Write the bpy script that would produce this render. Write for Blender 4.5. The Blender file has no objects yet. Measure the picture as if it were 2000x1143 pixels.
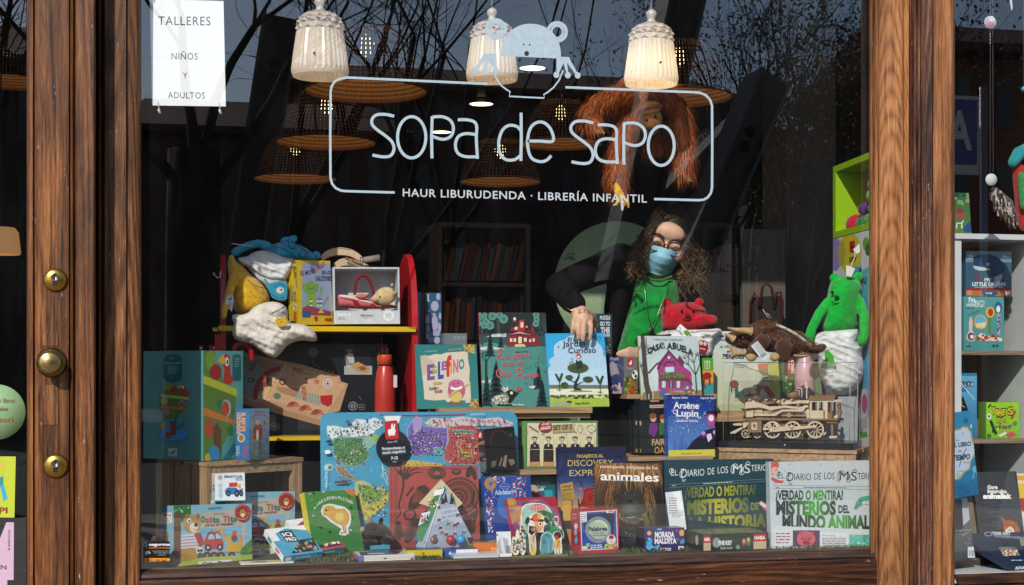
import bpy,bmesh,math,random
from mathutils import Vector,Matrix,geometry,noise
R=math.radians
scene=bpy.context.scene
COL=scene.collection
random.seed(7)

# ------------------------------------------------------------------ camera
YAW,DIST,FPX,CZ,HOR=R(12),4.16,2778.0,1.10,720.0
CAM=Vector((-DIST*math.sin(YAW),-DIST*math.cos(YAW),CZ))
FWD=Vector((math.sin(YAW),math.cos(YAW),0));RGT=Vector((math.cos(YAW),-math.sin(YAW),0));UPV=Vector((0,0,1))
cd=bpy.data.cameras.new('camera');cam=bpy.data.objects.new('camera',cd);COL.objects.link(cam)
cam.location=CAM;cam.rotation_euler=(R(90),0,-YAW)
cd.sensor_width=36;cd.lens=50;cd.shift_y=(HOR-571.5)/2000;cd.clip_end=400;cd.clip_start=.05
scene.camera=cam
# ------------------------------------------------------------------ sky, sun, exposure
SUND=Vector((.55,1,-.75)).normalized()  # the way the sunlight travels
w=bpy.data.worlds.new('World');scene.world=w;w.use_nodes=True
nt=w.node_tree;N=nt.nodes;L=nt.links;bg=N['Background']
sky=N.new('ShaderNodeTexSky');sky.sky_type='NISHITA';sky.sun_disc=False
sky.sun_elevation=math.asin(-SUND.z);sky.sun_rotation=math.atan2(-SUND.x,-SUND.y);sky.ozone_density=3;sky.dust_density=.8;sky.air_density=1.0
tc=N.new('ShaderNodeTexCoord');mp=N.new('ShaderNodeMapping');mp.inputs['Scale'].default_value=(2.2,2.2,7)
nz=N.new('ShaderNodeTexNoise');nz.inputs['Scale'].default_value=1.4;nz.inputs['Detail'].default_value=7
rp=N.new('ShaderNodeValToRGB');rp.color_ramp.elements[0].position=.42;rp.color_ramp.elements[1].position=.72
rp.color_ramp.elements[1].color=(.34,.34,.34,1)
mx=N.new('ShaderNodeMixRGB');mx.inputs[2].default_value=(5.5,5.6,6.2,1)
L.new(tc.outputs['Generated'],mp.inputs[0]);L.new(mp.outputs[0],nz.inputs['Vector']);L.new(nz.outputs['Fac'],rp.inputs[0])
L.new(rp.outputs[0],mx.inputs[0]);L.new(sky.outputs[0],mx.inputs[1]);L.new(mx.outputs[0],bg.inputs[0])
bg.inputs[1].default_value=.15
sd=bpy.data.lights.new('sun','SUN');sd.energy=4.6;sd.angle=R(.5);sd.color=(1,.93,.84)
so=bpy.data.objects.new('sun',sd);COL.objects.link(so);so.rotation_euler=SUND.to_track_quat('-Z','Y').to_euler();so.location=(-4,-8,8)
scene.view_settings.view_transform='Standard';scene.view_settings.look='None';scene.view_settings.exposure=0;scene.view_settings.gamma=1
cy=scene.cycles;cy.use_denoising=True;cy.max_bounces=8;cy.transparent_max_bounces=12;cy.caustics_reflective=False;cy.caustics_refractive=False
cy.sample_clamp_indirect=4

# ------------------------------------------------------------------ pixels of the photograph to places in the world
FULL=(0,0,1)
ZA=(780,560,.23);ZB=(1050,400,.28);ZC=(1180,640,.27);ZD=(1380,300,.3676);ZE=(270,880,.2301)
ZF=(600,790,.28);ZG=(900,800,.2713);ZH=(1220,860,.25);ZI=(400,440,.245);ZJ=(270,660,.275)
ZK=(630,20,.385);ZL=(1840,0,.402);ZM=(1840,440,.315);ZN=(1840,780,.3175);ZO=(0,740,.3526)
ZP=(640,1000,.21);ZQ=(960,940,.2);ZR=(800,400,.245)
def pix(p,V=FULL):return(V[0]+p[0]*V[2],V[1]+p[1]*V[2])
def ray(px,py):return FWD+RGT*((px-1000)/FPX)+UPV*((HOR-py)/FPX)
def at(px,py,Y,V=FULL):
 px,py=pix((px,py),V);d=ray(px,py);return CAM+d*((Y-CAM.y)/d.y)
def mpp(px,Y):  # metres per photo pixel at this column and depth
 d=ray(px,HOR);return(Y-CAM.y)/d.y/FPX
def srgb(h):
 if isinstance(h,(tuple,list)):return tuple(h[:3])
 h=h.lstrip('#');h=h if len(h)>3 else ''.join(c*2 for c in h);v=[int(h[i:i+2],16)/255 for i in(0,2,4)]
 return tuple(c/12.92 if c<=.04045 else((c+.055)/1.055)**2.4 for c in v)

# ------------------------------------------------------------------ materials (all procedural)
MATS={}
def newmat(name):
 m=bpy.data.materials.new(name);m.use_nodes=True
 return m,m.node_tree.nodes,m.node_tree.links,m.node_tree.nodes['Principled BSDF']
def surf(kind,col=None):
 """kind of surface, coloured by col, or by the mesh's own colours when col is None"""
 key=(kind,col)
 if key in MATS:return MATS[key]
 m,N,L,b=newmat(kind+'_surface');MATS[key]=m
 rough,spec,nscale,var,bump,bscale,met={
  'print':(.32,.5,90,.06,.02,300,0),'matte':(.65,.35,60,.10,.05,200,0),'paper':(.75,.25,400,.12,.1,300,0),
  'plush':(.95,.15,55,.28,.55,420,0),'cloth':(.9,.2,40,.10,.35,60,0),'plastic':(.25,.5,20,.04,.02,50,0),
  'paint':(.3,.5,12,.08,.03,60,0),'skin':(.5,.4,60,.10,.06,500,0),'hair':(.5,.4,30,.2,0,10,0),
  'metal':(.3,.5,40,.15,.05,80,1),'knit':(.95,.15,30,.35,.9,260,0),'stone':(.85,.3,3,.25,.3,30,0),
  'bark':(.9,.2,6,.4,.6,14,0),'leaf':(.6,.3,4,.35,0,10,0),'dark':(.6,.3,8,.3,.05,40,0)}[kind]
 tc=N.new('ShaderNodeTexCoord');nz=N.new('ShaderNodeTexNoise');nz.inputs['Scale'].default_value=nscale;nz.inputs['Detail'].default_value=4
 L.new(tc.outputs['Object'],nz.inputs['Vector'])
 mr=N.new('ShaderNodeMapRange');mr.inputs[1].default_value=.25;mr.inputs[2].default_value=.75;mr.inputs[3].default_value=1-var;mr.inputs[4].default_value=1+var
 L.new(nz.outputs['Fac'],mr.inputs[0])
 mul=N.new('ShaderNodeVectorMath');mul.operation='SCALE';L.new(mr.outputs[0],mul.inputs['Scale'])
 if col is None:
  a=N.new('ShaderNodeVertexColor');a.layer_name='Col';L.new(a.outputs[0],mul.inputs[0])
 else:mul.inputs[0].default_value=srgb(col)
 L.new(mul.outputs[0],b.inputs['Base Color'])
 b.inputs['Roughness'].default_value=rough;b.inputs['Specular IOR Level'].default_value=spec;b.inputs['Metallic'].default_value=met
 if kind in('plush','knit'):b.inputs['Sheen Weight'].default_value=.25;b.inputs['Sheen Roughness'].default_value=.5
 if kind=='skin':b.inputs['Subsurface Weight'].default_value=.08;b.inputs['Subsurface Radius'].default_value=(.01,.004,.002)
 if bump:
  n2=N.new('ShaderNodeTexNoise');n2.inputs['Scale'].default_value=bscale;n2.inputs['Detail'].default_value=3;L.new(tc.outputs['Object'],n2.inputs['Vector'])
  bp=N.new('ShaderNodeBump');bp.inputs['Strength'].default_value=bump;bp.inputs['Distance'].default_value=.004
  L.new(n2.outputs['Fac'],bp.inputs['Height']);L.new(bp.outputs[0],b.inputs['Normal'])
 return m
def glow(name,col,strength,base=(.8,.8,.8)):
 key=('glow',name)
 if key in MATS:return MATS[key]
 m,N,L,b=newmat(name);MATS[key]=m
 b.inputs['Base Color'].default_value=(*base,1);b.inputs['Emission Color'].default_value=(*col,1);b.inputs['Emission Strength'].default_value=strength
 return m
def glass_mat(name,refl=.09,tint=(.97,.985,.98),rough=0.0,film=0.0):
 key=('glass',name)
 if key in MATS:return MATS[key]
 m,N,L,b=newmat(name);MATS[key]=m;N.remove(b);out=N['Material Output']
 t=N.new('ShaderNodeBsdfTransparent');t.inputs[0].default_value=(*tint,1)
 g=N.new('ShaderNodeBsdfGlossy');g.inputs['Roughness'].default_value=rough;g.inputs[0].default_value=(1,1,1,1)
 lw=N.new('ShaderNodeLayerWeight');lw.inputs[0].default_value=.12
 mr=N.new('ShaderNodeMapRange');mr.inputs[1].default_value=.0;mr.inputs[2].default_value=1;mr.inputs[3].default_value=refl;mr.inputs[4].default_value=.6
 L.new(lw.outputs['Facing'],mr.inputs[0])
 pw=N.new('ShaderNodeMath');pw.operation='POWER';pw.inputs[1].default_value=4;L.new(lw.outputs['Facing'],pw.inputs[0]);L.new(pw.outputs[0],mr.inputs[0])
 mix=N.new('ShaderNodeMixShader');L.new(mr.outputs[0],mix.inputs[0]);L.new(t.outputs[0],mix.inputs[1]);L.new(g.outputs[0],mix.inputs[2]);end=mix.outputs[0]
 if film:  # wiped-on smears and dust
  tc=N.new('ShaderNodeTexCoord');mp=N.new('ShaderNodeMapping');mp.inputs['Rotation'].default_value=(0,R(35),0);mp.inputs['Scale'].default_value=(9,9,2.2);L.new(tc.outputs['Object'],mp.inputs[0])
  nz=N.new('ShaderNodeTexNoise');nz.inputs['Scale'].default_value=1;nz.inputs['Detail'].default_value=8;nz.inputs['Roughness'].default_value=.7;L.new(mp.outputs[0],nz.inputs['Vector'])
  fr=N.new('ShaderNodeMapRange');fr.inputs[1].default_value=.45;fr.inputs[2].default_value=.8;fr.inputs[3].default_value=.001;fr.inputs[4].default_value=film;L.new(nz.outputs['Fac'],fr.inputs[0])
  d=N.new('ShaderNodeBsdfDiffuse');m3=N.new('ShaderNodeMixShader');L.new(fr.outputs[0],m3.inputs[0]);L.new(end,m3.inputs[1]);L.new(d.outputs[0],m3.inputs[2]);end=m3.outputs[0]
 L.new(end,out.inputs[0])
 return m
def wood(name,dark,mid,light,scale=1.0,axis='Z',stain=.5,rough=.42,wear=0.0,bump=.5,arch=None):
 """long grain along one axis with growth-ring figure, pores, stains and pale worn specks"""
 key=('wood',name)
 if key in MATS:return MATS[key]
 m,N,L,b=newmat(name);MATS[key]=m
 tc=N.new('ShaderNodeTexCoord')
 def mapped(s):
  mp=N.new('ShaderNodeMapping');v={'Z':(s[0],s[0],s[1]),'X':(s[1],s[0],s[0]),'Y':(s[0],s[1],s[0])}[axis]
  mp.inputs['Scale'].default_value=tuple(x*scale for x in v);L.new(tc.outputs['Object'],mp.inputs[0]);return mp.outputs[0]
 def nse(s,detail=5,rgh=.6,dist=0):
  n=N.new('ShaderNodeTexNoise');n.inputs['Scale'].default_value=1;n.inputs['Detail'].default_value=detail;n.inputs['Roughness'].default_value=rgh;n.inputs['Distortion'].default_value=dist
  L.new(mapped(s),n.inputs['Vector']);return n.outputs['Fac']
 def math_(op,a,c=None):
  n=N.new('ShaderNodeMath');n.operation=op
  for i,v in enumerate((a,c)):
   if v is None:continue
   if isinstance(v,(int,float)):n.inputs[i].default_value=v
   else:L.new(v,n.inputs[i])
  return n.outputs[0]
 figure=nse((7,.40),2,.5,.25)
 rings=math_('SINE',math_('MULTIPLY',figure,120.0))
 rings=math_('MULTIPLY',math_('ADD',rings,1.0),.5)
 if arch is not None:  # flat-sawn figure: nested arches about one line
  sp=N.new('ShaderNodeSeparateXYZ');L.new(tc.outputs['Object'],sp.inputs[0]);dx=math_('SUBTRACT',math_('ADD',sp.outputs[0],math_('MULTIPLY',nse((14,3),2),.022)),arch+.011)
  ph=math_('ADD',math_('ADD',sp.outputs[2],math_('MULTIPLY',math_('MULTIPLY',dx,dx),70.0)),math_('MULTIPLY',nse((10,2.0),3,.5),.20))
  rings=math_('POWER',math_('MULTIPLY',math_('ADD',math_('SINE',math_('MULTIPLY',ph,82.0)),1.0),.5),.6)
 streak=nse((95,2.6),8,.72)
 pores=nse((330,16),4,.75)
 tone=math_('ADD',math_('MULTIPLY',rings,.17 if arch is None else.16),math_('MULTIPLY',streak,.85))
 tone=math_('ADD',tone,math_('MULTIPLY',math_('SUBTRACT',pores,.5),.85))
 rp=N.new('ShaderNodeValToRGB');e=rp.color_ramp.elements
 e[0].position=.32;e[0].color=(*dark,1);e[1].position=.80;e[1].color=(*light,1);k=e.new(.54);k.color=(*mid,1)
 L.new(tone,rp.inputs[0])
 st=nse((5,.9),4,.6,.8)
 sr=N.new('ShaderNodeMapRange');sr.inputs[1].default_value=.38;sr.inputs[2].default_value=.60;sr.inputs[3].default_value=1;sr.inputs[4].default_value=1-stain;L.new(st,sr.inputs[0])
 mul=N.new('ShaderNodeVectorMath');mul.operation='SCALE';L.new(rp.outputs[0],mul.inputs[0]);L.new(sr.outputs[0],mul.inputs['Scale'])
 outc=mul.outputs[0]
 if wear:
  wn=nse((150,26),4,.75);wm=nse((22,2.0),2,.5)
  f=math_('MULTIPLY',math_('GREATER_THAN',wn,.66),math_('GREATER_THAN',wm,.55));f=math_('MULTIPLY',f,wear)
  mxr=N.new('ShaderNodeMixRGB');mxr.inputs[2].default_value=(.42,.36,.31,1);L.new(f,mxr.inputs[0]);L.new(outc,mxr.inputs[1]);outc=mxr.outputs[0]
 L.new(outc,b.inputs['Base Color'])
 rr=N.new('ShaderNodeMapRange');rr.inputs[3].default_value=rough-.1;rr.inputs[4].default_value=rough+.2;L.new(pores,rr.inputs[0]);L.new(rr.outputs[0],b.inputs['Roughness'])
 b.inputs['Specular IOR Level'].default_value=.35
 bp=N.new('ShaderNodeBump');bp.inputs['Strength'].default_value=bump;bp.inputs['Distance'].default_value=.002
 L.new(math_('ADD',math_('MULTIPLY',streak,.6),pores),bp.inputs['Height']);L.new(bp.outputs[0],b.inputs['Normal'])
 return m
def pine(axis):return wood('pine_'+axis.lower(),(.25,.15,.075),(.42,.27,.15),(.55,.38,.22),1.3,axis,.22,.6,0,.25)

# ------------------------------------------------------------------ objects
def tag(o,label=None,cat=None,group=None,kind=None):
 if label:o['label']=label
 if cat:o['category']=cat
 if group:o['group']=group
 if kind:o['kind']=kind
 return o
def thing(name,label,cat,loc,group=None):
 o=bpy.data.objects.new(name,None);COL.objects.link(o);o.location=loc;o.empty_display_size=.05
 return tag(o,label,cat,group)
def origin_of(o):
 v=Vector((0,0,0))
 while o is not None:v=v+o.location;o=o.parent
 return v
def copy_tree(o,parent=None):
 c=o.copy();COL.objects.link(c);c.parent=parent
 for ch in list(o.children):copy_tree(ch,c)
 return c

class MB:
 """collects shapes given in world coordinates; build() links them as ONE mesh"""
 def __init__(s):s.v=[];s.f=[];s.c=[];s.sm=[]
 def add(s,vs,fs,col=(.8,.8,.8),smooth=False):
  b=len(s.v);s.v+=[Vector(p)for p in vs];c=srgb(col)if isinstance(col,str)else col
  for f in fs:s.f.append([b+i for i in f]);s.c.append(c);s.sm.append(smooth)
  return s
 def hexa(s,p,col=(.8,.8,.8)):  # eight corners: bottom four counter-clockwise, then top four
  return s.add(p,[(3,2,1,0),(4,5,6,7),(0,1,5,4),(1,2,6,5),(2,3,7,6),(3,0,4,7)],col)
 def slab(s,O,U,V,W,col=(.8,.8,.8)):  # parallelepiped from corner O and three edge vectors
  O,U,V,W=map(Vector,(O,U,V,W));return s.hexa([O,O+U,O+U+V,O+V,O+W,O+U+W,O+U+V+W,O+V+W],col)
 def box(s,x0,x1,y0,y1,z0,z1,col=(.8,.8,.8)):return s.slab((x0,y0,z0),(x1-x0,0,0),(0,y1-y0,0),(0,0,z1-z0),col)
 def bevelbox(s,O,U,V,W,r,col=(.8,.8,.8)):  # box whose U-V face has rounded corners, extruded along W
  O,U,V,W=map(Vector,(O,U,V,W));lu,lv=U.length,V.length;pts=[]
  for cx,cy,a0 in((lu-r,lv-r,0),(r,lv-r,90),(r,r,180),(lu-r,r,270)):
   for k in range(6):a=R(a0+k*18);pts.append(O+U/lu*(cx+r*math.cos(a))+V/lv*(cy+r*math.sin(a)))
  return s.extrude(pts,W,col)
 def extrude(s,pts,W,col=(.8,.8,.8),smooth=False):  # closed outline pushed along W
  n=len(pts);W=Vector(W);P=[Vector(p)for p in pts];tri=geometry.tessellate_polygon([P])
  fs=[tuple(t)for t in tri]+[tuple(i+n for i in reversed(t))for t in tri]+[(i,(i+1)%n,(i+1)%n+n,i+n)for i in range(n)]
  return s.add(P+[p+W for p in P],fs,col,smooth)
 def rings(s,rs,col=(.8,.8,.8),cap=True,smooth=True):
  n=len(rs[0]);vs=[p for r in rs for p in r];fs=[]
  for i in range(len(rs)-1):
   for j in range(n):fs.append((i*n+j,i*n+(j+1)%n,(i+1)*n+(j+1)%n,(i+1)*n+j))
  if cap:fs+=[tuple(reversed(range(n))),tuple(range((len(rs)-1)*n,len(rs)*n))]
  return s.add(vs,fs,col,smooth)
 def lathe(s,C,prof,n=24,col=(.8,.8,.8),axis=(0,0,1),cap=True,smooth=True,flute=0,nf=0):
  A=Vector(axis).normalized();X=A.orthogonal().normalized();Y=A.cross(X);C=Vector(C)
  rs=[[C+A*z+(X*math.cos(2*math.pi*k/n)+Y*math.sin(2*math.pi*k/n))*(r*(1+(flute*math.cos(nf*2*math.pi*k/n)if nf else 0)))for k in range(n)]for r,z in prof]
  return s.rings(rs,col,cap,smooth)
 def tube(s,pts,rad,n=8,col=(.8,.8,.8),cap=True):
  pts=[Vector(p)for p in pts];m=len(pts);rs=[]
  rad=[rad]*m if isinstance(rad,(int,float))else list(rad);X=None
  for i,p in enumerate(pts):
   T=(pts[min(i+1,m-1)]-pts[max(i-1,0)])
   T=T.normalized()if T.length>1e-9 else Vector((0,0,1))
   X=T.orthogonal().normalized()if X is None else(X-T*X.dot(T)).normalized()if(X-T*X.dot(T)).length>1e-6 else T.orthogonal().normalized()
   Y=T.cross(X);rs.append([p+(X*math.cos(2*math.pi*k/n)+Y*math.sin(2*math.pi*k/n))*rad[i]for k in range(n)])
  return s.rings(rs,col,cap)
 def limb(s,pts,rad,n=12,col=(.8,.8,.8)):  # tube with round ends
  pts=[Vector(p)for p in pts];a=(pts[0]-pts[1]).normalized();b=(pts[-1]-pts[-2]).normalized();r0,r1=rad[0],rad[-1]
  P=[pts[0]+a*r0*.97,pts[0]+a*r0*.7]+pts+[pts[-1]+b*r1*.7,pts[-1]+b*r1*.97];Q=[r0*.2,r0*.7]+list(rad)+[r1*.7,r1*.2]
  return s.tube(P,Q,n,col)
 def ell(s,C,r,rot=None,n=20,m=12,col=(.8,.8,.8)):
  C=Vector(C);M=rot or Matrix.Identity(3);rs=[]
  for i in range(m+1):
   a=math.pi*(i+.0)/m;a=min(max(a,.02),math.pi-.02)
   rs.append([C+M@Vector((r[0]*math.sin(a)*math.cos(2*math.pi*k/n),r[1]*math.sin(a)*math.sin(2*math.pi*k/n),r[2]*math.cos(a)))for k in range(n)])
  return s.rings(list(reversed(rs)),col)
 def blob(s,px,py,Y,rx,rz,ry=None,rot=0,V=FULL,col=(.8,.8,.8),n=18,m=10):
  """ellipsoid seen at photo pixel (px,py) with pixel radii rx, rz; ry is its depth radius in pixels; rot turns it in the picture (degrees)"""
  q=pix((px,py),V);k=mpp(q[0],Y)*V[2];ry=ry if ry is not None else(rx+rz)/2
  return s.ell(at(px,py,Y,V),(rx*k,ry*k,rz*k),Matrix.Rotation(R(rot),3,'Y'),n,m,col)
 def build(s,name,mat,parent=None,voxel=0,smooth=4,sub=0):
  o0=origin_of(parent)if parent is not None else Vector((0,0,0))
  me=bpy.data.meshes.new(name);me.from_pydata([p-o0 for p in s.v],[],s.f);me.update()
  at_=me.color_attributes.new('Col','FLOAT_COLOR','CORNER');buf=[]
  for f,c in zip(s.f,s.c):
   if isinstance(c,list):
    for k in c:buf+=[k[0],k[1],k[2],1]
   else:buf+=[c[0],c[1],c[2],1]*len(f)
  if len(buf)==len(me.loops)*4:at_.data.foreach_set('color',buf)
  me.polygons.foreach_set('use_smooth',s.sm)
  me.materials.append(mat)
  o=bpy.data.objects.new(name,me);COL.objects.link(o)
  if parent is not None:o.parent=parent
  if voxel:
   d=o.modifiers.new('union','REMESH');d.mode='VOXEL';d.voxel_size=voxel;d.use_smooth_shade=True
   if smooth:e=o.modifiers.new('soft','SMOOTH');e.iterations=smooth;e.factor=.5
  if sub:d=o.modifiers.new('sub','SUBSURF');d.levels=sub;d.render_levels=sub
  return o

# ------------------------------------------------------------------ lettering: outlines of the built-in face, cut into triangles
GLY={}
def glyphs(s,bold=0.0,serif=False,track=1.0):
 key=(s,bold,serif,track)
 if key in GLY:return GLY[key]
 c=bpy.data.curves.new('lettering','FONT');c.body=s;c.offset=bold;c.resolution_u=3;c.space_character=track
 o=bpy.data.objects.new('lettering',c)
 me=o.to_mesh();me.calc_loop_triangles()
 vs=[(v.co.x,v.co.y)for v in me.vertices];tris=[tuple(vs[i]for i in t.vertices)for t in me.loop_triangles]
 if serif:
  use={}
  for p in me.polygons:
   for e in p.edge_keys:use[e]=use.get(e,0)+1
  W=.155+2*bold
  for(a,b),n in use.items():
   if n!=1:continue
   (x0,y0),(x1,y1)=sorted((vs[a],vs[b]))
   if abs(y0-y1)>.004 or not(.03<x1-x0<W):continue
   e,t=.055,.032
   if y0<.03 and y0>-.26:q=[(x0-e,y0),(x1+e,y0),(x1+e,y0+t),(x0-e,y0+t)]
   elif y0>.35:q=[(x0-e*1.3,y0-t),(x1+e*.2,y0-t),(x1+e*.2,y0),(x0-e*1.3,y0)]
   else:continue
   tris+=[(q[0],q[1],q[2]),(q[0],q[2],q[3])]
 xs=[p[0]for t in tris for p in t]or[0,1]
 res=(tris,min(xs),max(xs));o.to_mesh_clear();bpy.data.objects.remove(o);bpy.data.curves.remove(c);GLY[key]=res
 return res

class Face:
 """a flat rectangle in the world: corner O, edges U*w and V*h, outward normal N"""
 def __init__(s,O,U,V,w,h):s.O,s.U,s.V,s.w,s.h=Vector(O),Vector(U).normalized(),Vector(V).normalized(),w,h;s.N=s.U.cross(s.V).normalized()
 def hit(s,px,py):
  d=ray(px,py);t=(s.O-CAM).dot(s.N)/d.dot(s.N);p=CAM+d*t-s.O;return(p.dot(s.U),p.dot(s.V))
 def pt(s,u,v,n=0):return s.O+s.U*u+s.V*v+s.N*n
EPS=4e-5
class Art:
 """printing on a Face: flat coloured shapes in photo-pixel (or zoomed) coordinates, each call a hair above the last, cut off at the face's edges"""
 def __init__(s,F,V=FULL,lift=.0003):s.F=F;s.V=V;s.z=lift;s.mb=MB();s.clip=True
 def tri(s,pts,cols):
  F=s.F;P=[(*F.hit(*pix(p,s.V)),*c)for p,c in zip(pts,cols)]
  if s.clip:
   e=.0004
   for ax,lim,sg in((0,e,1),(0,F.w-e,-1),(1,e,1),(1,F.h-e,-1)):
    Q=[]
    for i in range(len(P)):
     a,b=P[i],P[(i+1)%len(P)];da,db=(a[ax]-lim)*sg,(b[ax]-lim)*sg
     if da>=0:Q.append(a)
     if(da>=0)!=(db>=0):t=da/(da-db);Q.append(tuple(x+(y-x)*t for x,y in zip(a,b)))
    P=Q
    if len(P)<3:return
  vs=[F.pt(p[0],p[1],s.z)for p in P]
  ar=sum(P[i][0]*P[(i+1)%len(P)][1]-P[(i+1)%len(P)][0]*P[i][1]for i in range(len(P)))
  idx=list(range(len(P)))if ar>0 else list(reversed(range(len(P))))
  s.mb.add(vs,[idx],[tuple(P[i][2:5])for i in idx])
 def poly(s,pts,col):
  if callable(col):cs=[srgb(col(*p))for p in pts]
  elif isinstance(col,list):cs=[srgb(c)for c in col]
  else:cs=[srgb(col)]*len(pts)
  for t in geometry.tessellate_polygon([[Vector((p[0],p[1],0))for p in pts]]):s.tri([pts[i]for i in t],[cs[i]for i in t])
  s.z+=EPS;return s
 def rect(s,x0,y0,x1,y1,col,sk=0):  # sk: how far the right end sits lower than the left
  return s.poly([(x0,y0),(x1,y0+sk),(x1,y1+sk),(x0,y1)],col)
 def fill(s,c0,c1=None):  # the whole face, optionally graded top to bottom
  F=s.F;c0=srgb(c0);c1=srgb(c1)if c1 else c0;e=.0004
  s.mb.add([F.pt(e,e,s.z),F.pt(F.w-e,e,s.z),F.pt(F.w-e,F.h-e,s.z),F.pt(e,F.h-e,s.z)],[(0,1,2,3)],[c1,c1,c0,c0]);s.z+=EPS;return s
 def ell(s,cx,cy,rx,ry,col,rot=0,n=22,c2=None,a0=0,a1=360):
  ca,sa=math.cos(R(rot)),math.sin(R(rot));full=a1-a0>=360
  pts=[(cx+rx*math.cos(t)*ca-ry*math.sin(t)*sa,cy+rx*math.cos(t)*sa+ry*math.sin(t)*ca)for t in(R(a0+(a1-a0)*k/n)for k in range(n if full else n+1))]
  c=srgb(col);o=srgb(c2)if c2 else c
  for i in range(len(pts)if full else len(pts)-1):s.tri([(cx,cy),pts[i],pts[(i+1)%len(pts)]],[c,o,o])
  s.z+=EPS;return s
 def ring(s,cx,cy,rx,ry,wd,col,a0=0,a1=360,rot=0,n=28):
  ca,sa=math.cos(R(rot)),math.sin(R(rot))
  return s.line([(cx+rx*math.cos(t)*ca-ry*math.sin(t)*sa,cy+rx*math.cos(t)*sa+ry*math.sin(t)*ca)for t in(R(a0+(a1-a0)*k/n)for k in range(n+1))],wd,col)
 def line(s,pts,wd,col,w1=None):
  c=srgb(col);n=len(pts);w1=wd if w1 is None else w1;A=[];B=[]
  for i,p in enumerate(pts):
   a,b=pts[max(i-1,0)],pts[min(i+1,n-1)];dx,dy=b[0]-a[0],b[1]-a[1];l=math.hypot(dx,dy)or 1
   h=(wd+(w1-wd)*i/max(n-1,1))/2;A.append((p[0]-dy/l*h,p[1]+dx/l*h));B.append((p[0]+dy/l*h,p[1]-dx/l*h))
  for i in range(n-1):s.tri([A[i],A[i+1],B[i+1]],[c]*3);s.tri([A[i],B[i+1],B[i]],[c]*3)
  s.z+=EPS;return s
 def text(s,t,x0,y0,x1,h,col,y1=None,bold=.0,serif=False,shear=0,track=1.0,wave=0,arc=0,up=None,grad=None):
  """t with its baseline from (x0,y0) to (x1,y1) and capitals h high; arc bows the line upward, shear slants it, up is the letters' up direction"""
  y1=y0 if y1 is None else y1;tris,a,b=glyphs(t,bold,serif,track);k=1/max(b-a,1e-6);dx,dy=x1-x0,y1-y0
  ux,uy=up or(0,-1);c=srgb(col)
  def f(p):
   q=(p[0]-a)*k;v=p[1]/.73*h;x=x0+dx*q+ux*v+shear*v;y=y0+dy*q+uy*v-arc*4*q*(1-q)+(wave*math.sin(q*11)if wave else 0);return(x,y)
  for tr in tris:
   P=[f(p)for p in tr];s.tri(P,[srgb(grad((p[0]-a)*k))if grad else c for p in tr])
  s.z+=EPS;return s
 def words(s,x0,y0,x1,h,col,rows=1,gap=2.0,sk=0):  # small print too fine to read: word-long dashes
  for r in range(rows):
   x=x0;y=y0+r*h*gap;end=x1-(random.random()*.25*(x1-x0)if r==rows-1 else 0)
   while x<end:
    l=min(h*random.uniform(1.5,5),end-x);yy=y+sk*(x-x0)/(x1-x0+1e-6);s.tri([(x,yy),(x+l,yy),(x+l,yy+h)],[srgb(col)]*3);s.tri([(x,yy),(x+l,yy+h),(x,yy+h)],[srgb(col)]*3);x+=l+h*.8
  s.z+=EPS;return s
 def scatter(s,n,box,size,cols,shape='ell',asp=(1,1)):
  for i in range(n):
   x=random.uniform(box[0],box[2]);y=random.uniform(box[1],box[3]);r=size*random.uniform(.5,1.2);c=random.choice(cols)
   s.z+=EPS*.2
   if shape=='ell':s.ell(x,y,r*asp[0],r*asp[1],c,random.uniform(0,180),7);s.z-=EPS
   elif shape=='tri':s.poly([(x-r*.5,y+r),(x+r*.5,y+r),(x,y-r)],c);s.z-=EPS
   elif shape=='bar':s.line([(x,y),(x+r*random.uniform(-1,1),y+r*random.uniform(-1,1))],r*.35,c);s.z-=EPS
  s.z+=EPS;return s
 def fir(s,x,y,w_,h_,col,tiers=5):  # y is the foot
  for k in range(tiers):
   t=k/tiers;ww=w_*(1-t*.8);yy=y-h_*t*.85
   s.poly([(x-ww/2,yy-h_*.02),(x-ww*.2,yy-h_*.06),(x+ww*.2,yy-h_*.06),(x+ww/2,yy-h_*.02),(x,yy-h_*.32)],col);s.z-=EPS
  s.z+=EPS;return s
 def bare(s,x,y,h_,col,wd=6,lean=0,depth=3,ang=-90):
  def br(x,y,l,a,wd,d):
   x1,y1=x+l*math.cos(R(a)),y+l*math.sin(R(a));s.line([(x,y),(x1,y1)],wd,col,wd*.65);s.z-=EPS
   if d:
    for da in(-32+random.uniform(-8,8),26+random.uniform(-8,8),random.uniform(-6,6)):br(x1,y1,l*.62,a+da,wd*.6,d-1)
  br(x,y,h_*.42,ang+lean,wd,depth);s.z+=EPS;return s
 def done(s,name,parent,kind='print'):return s.mb.build(name,surf(kind),parent)

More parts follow.
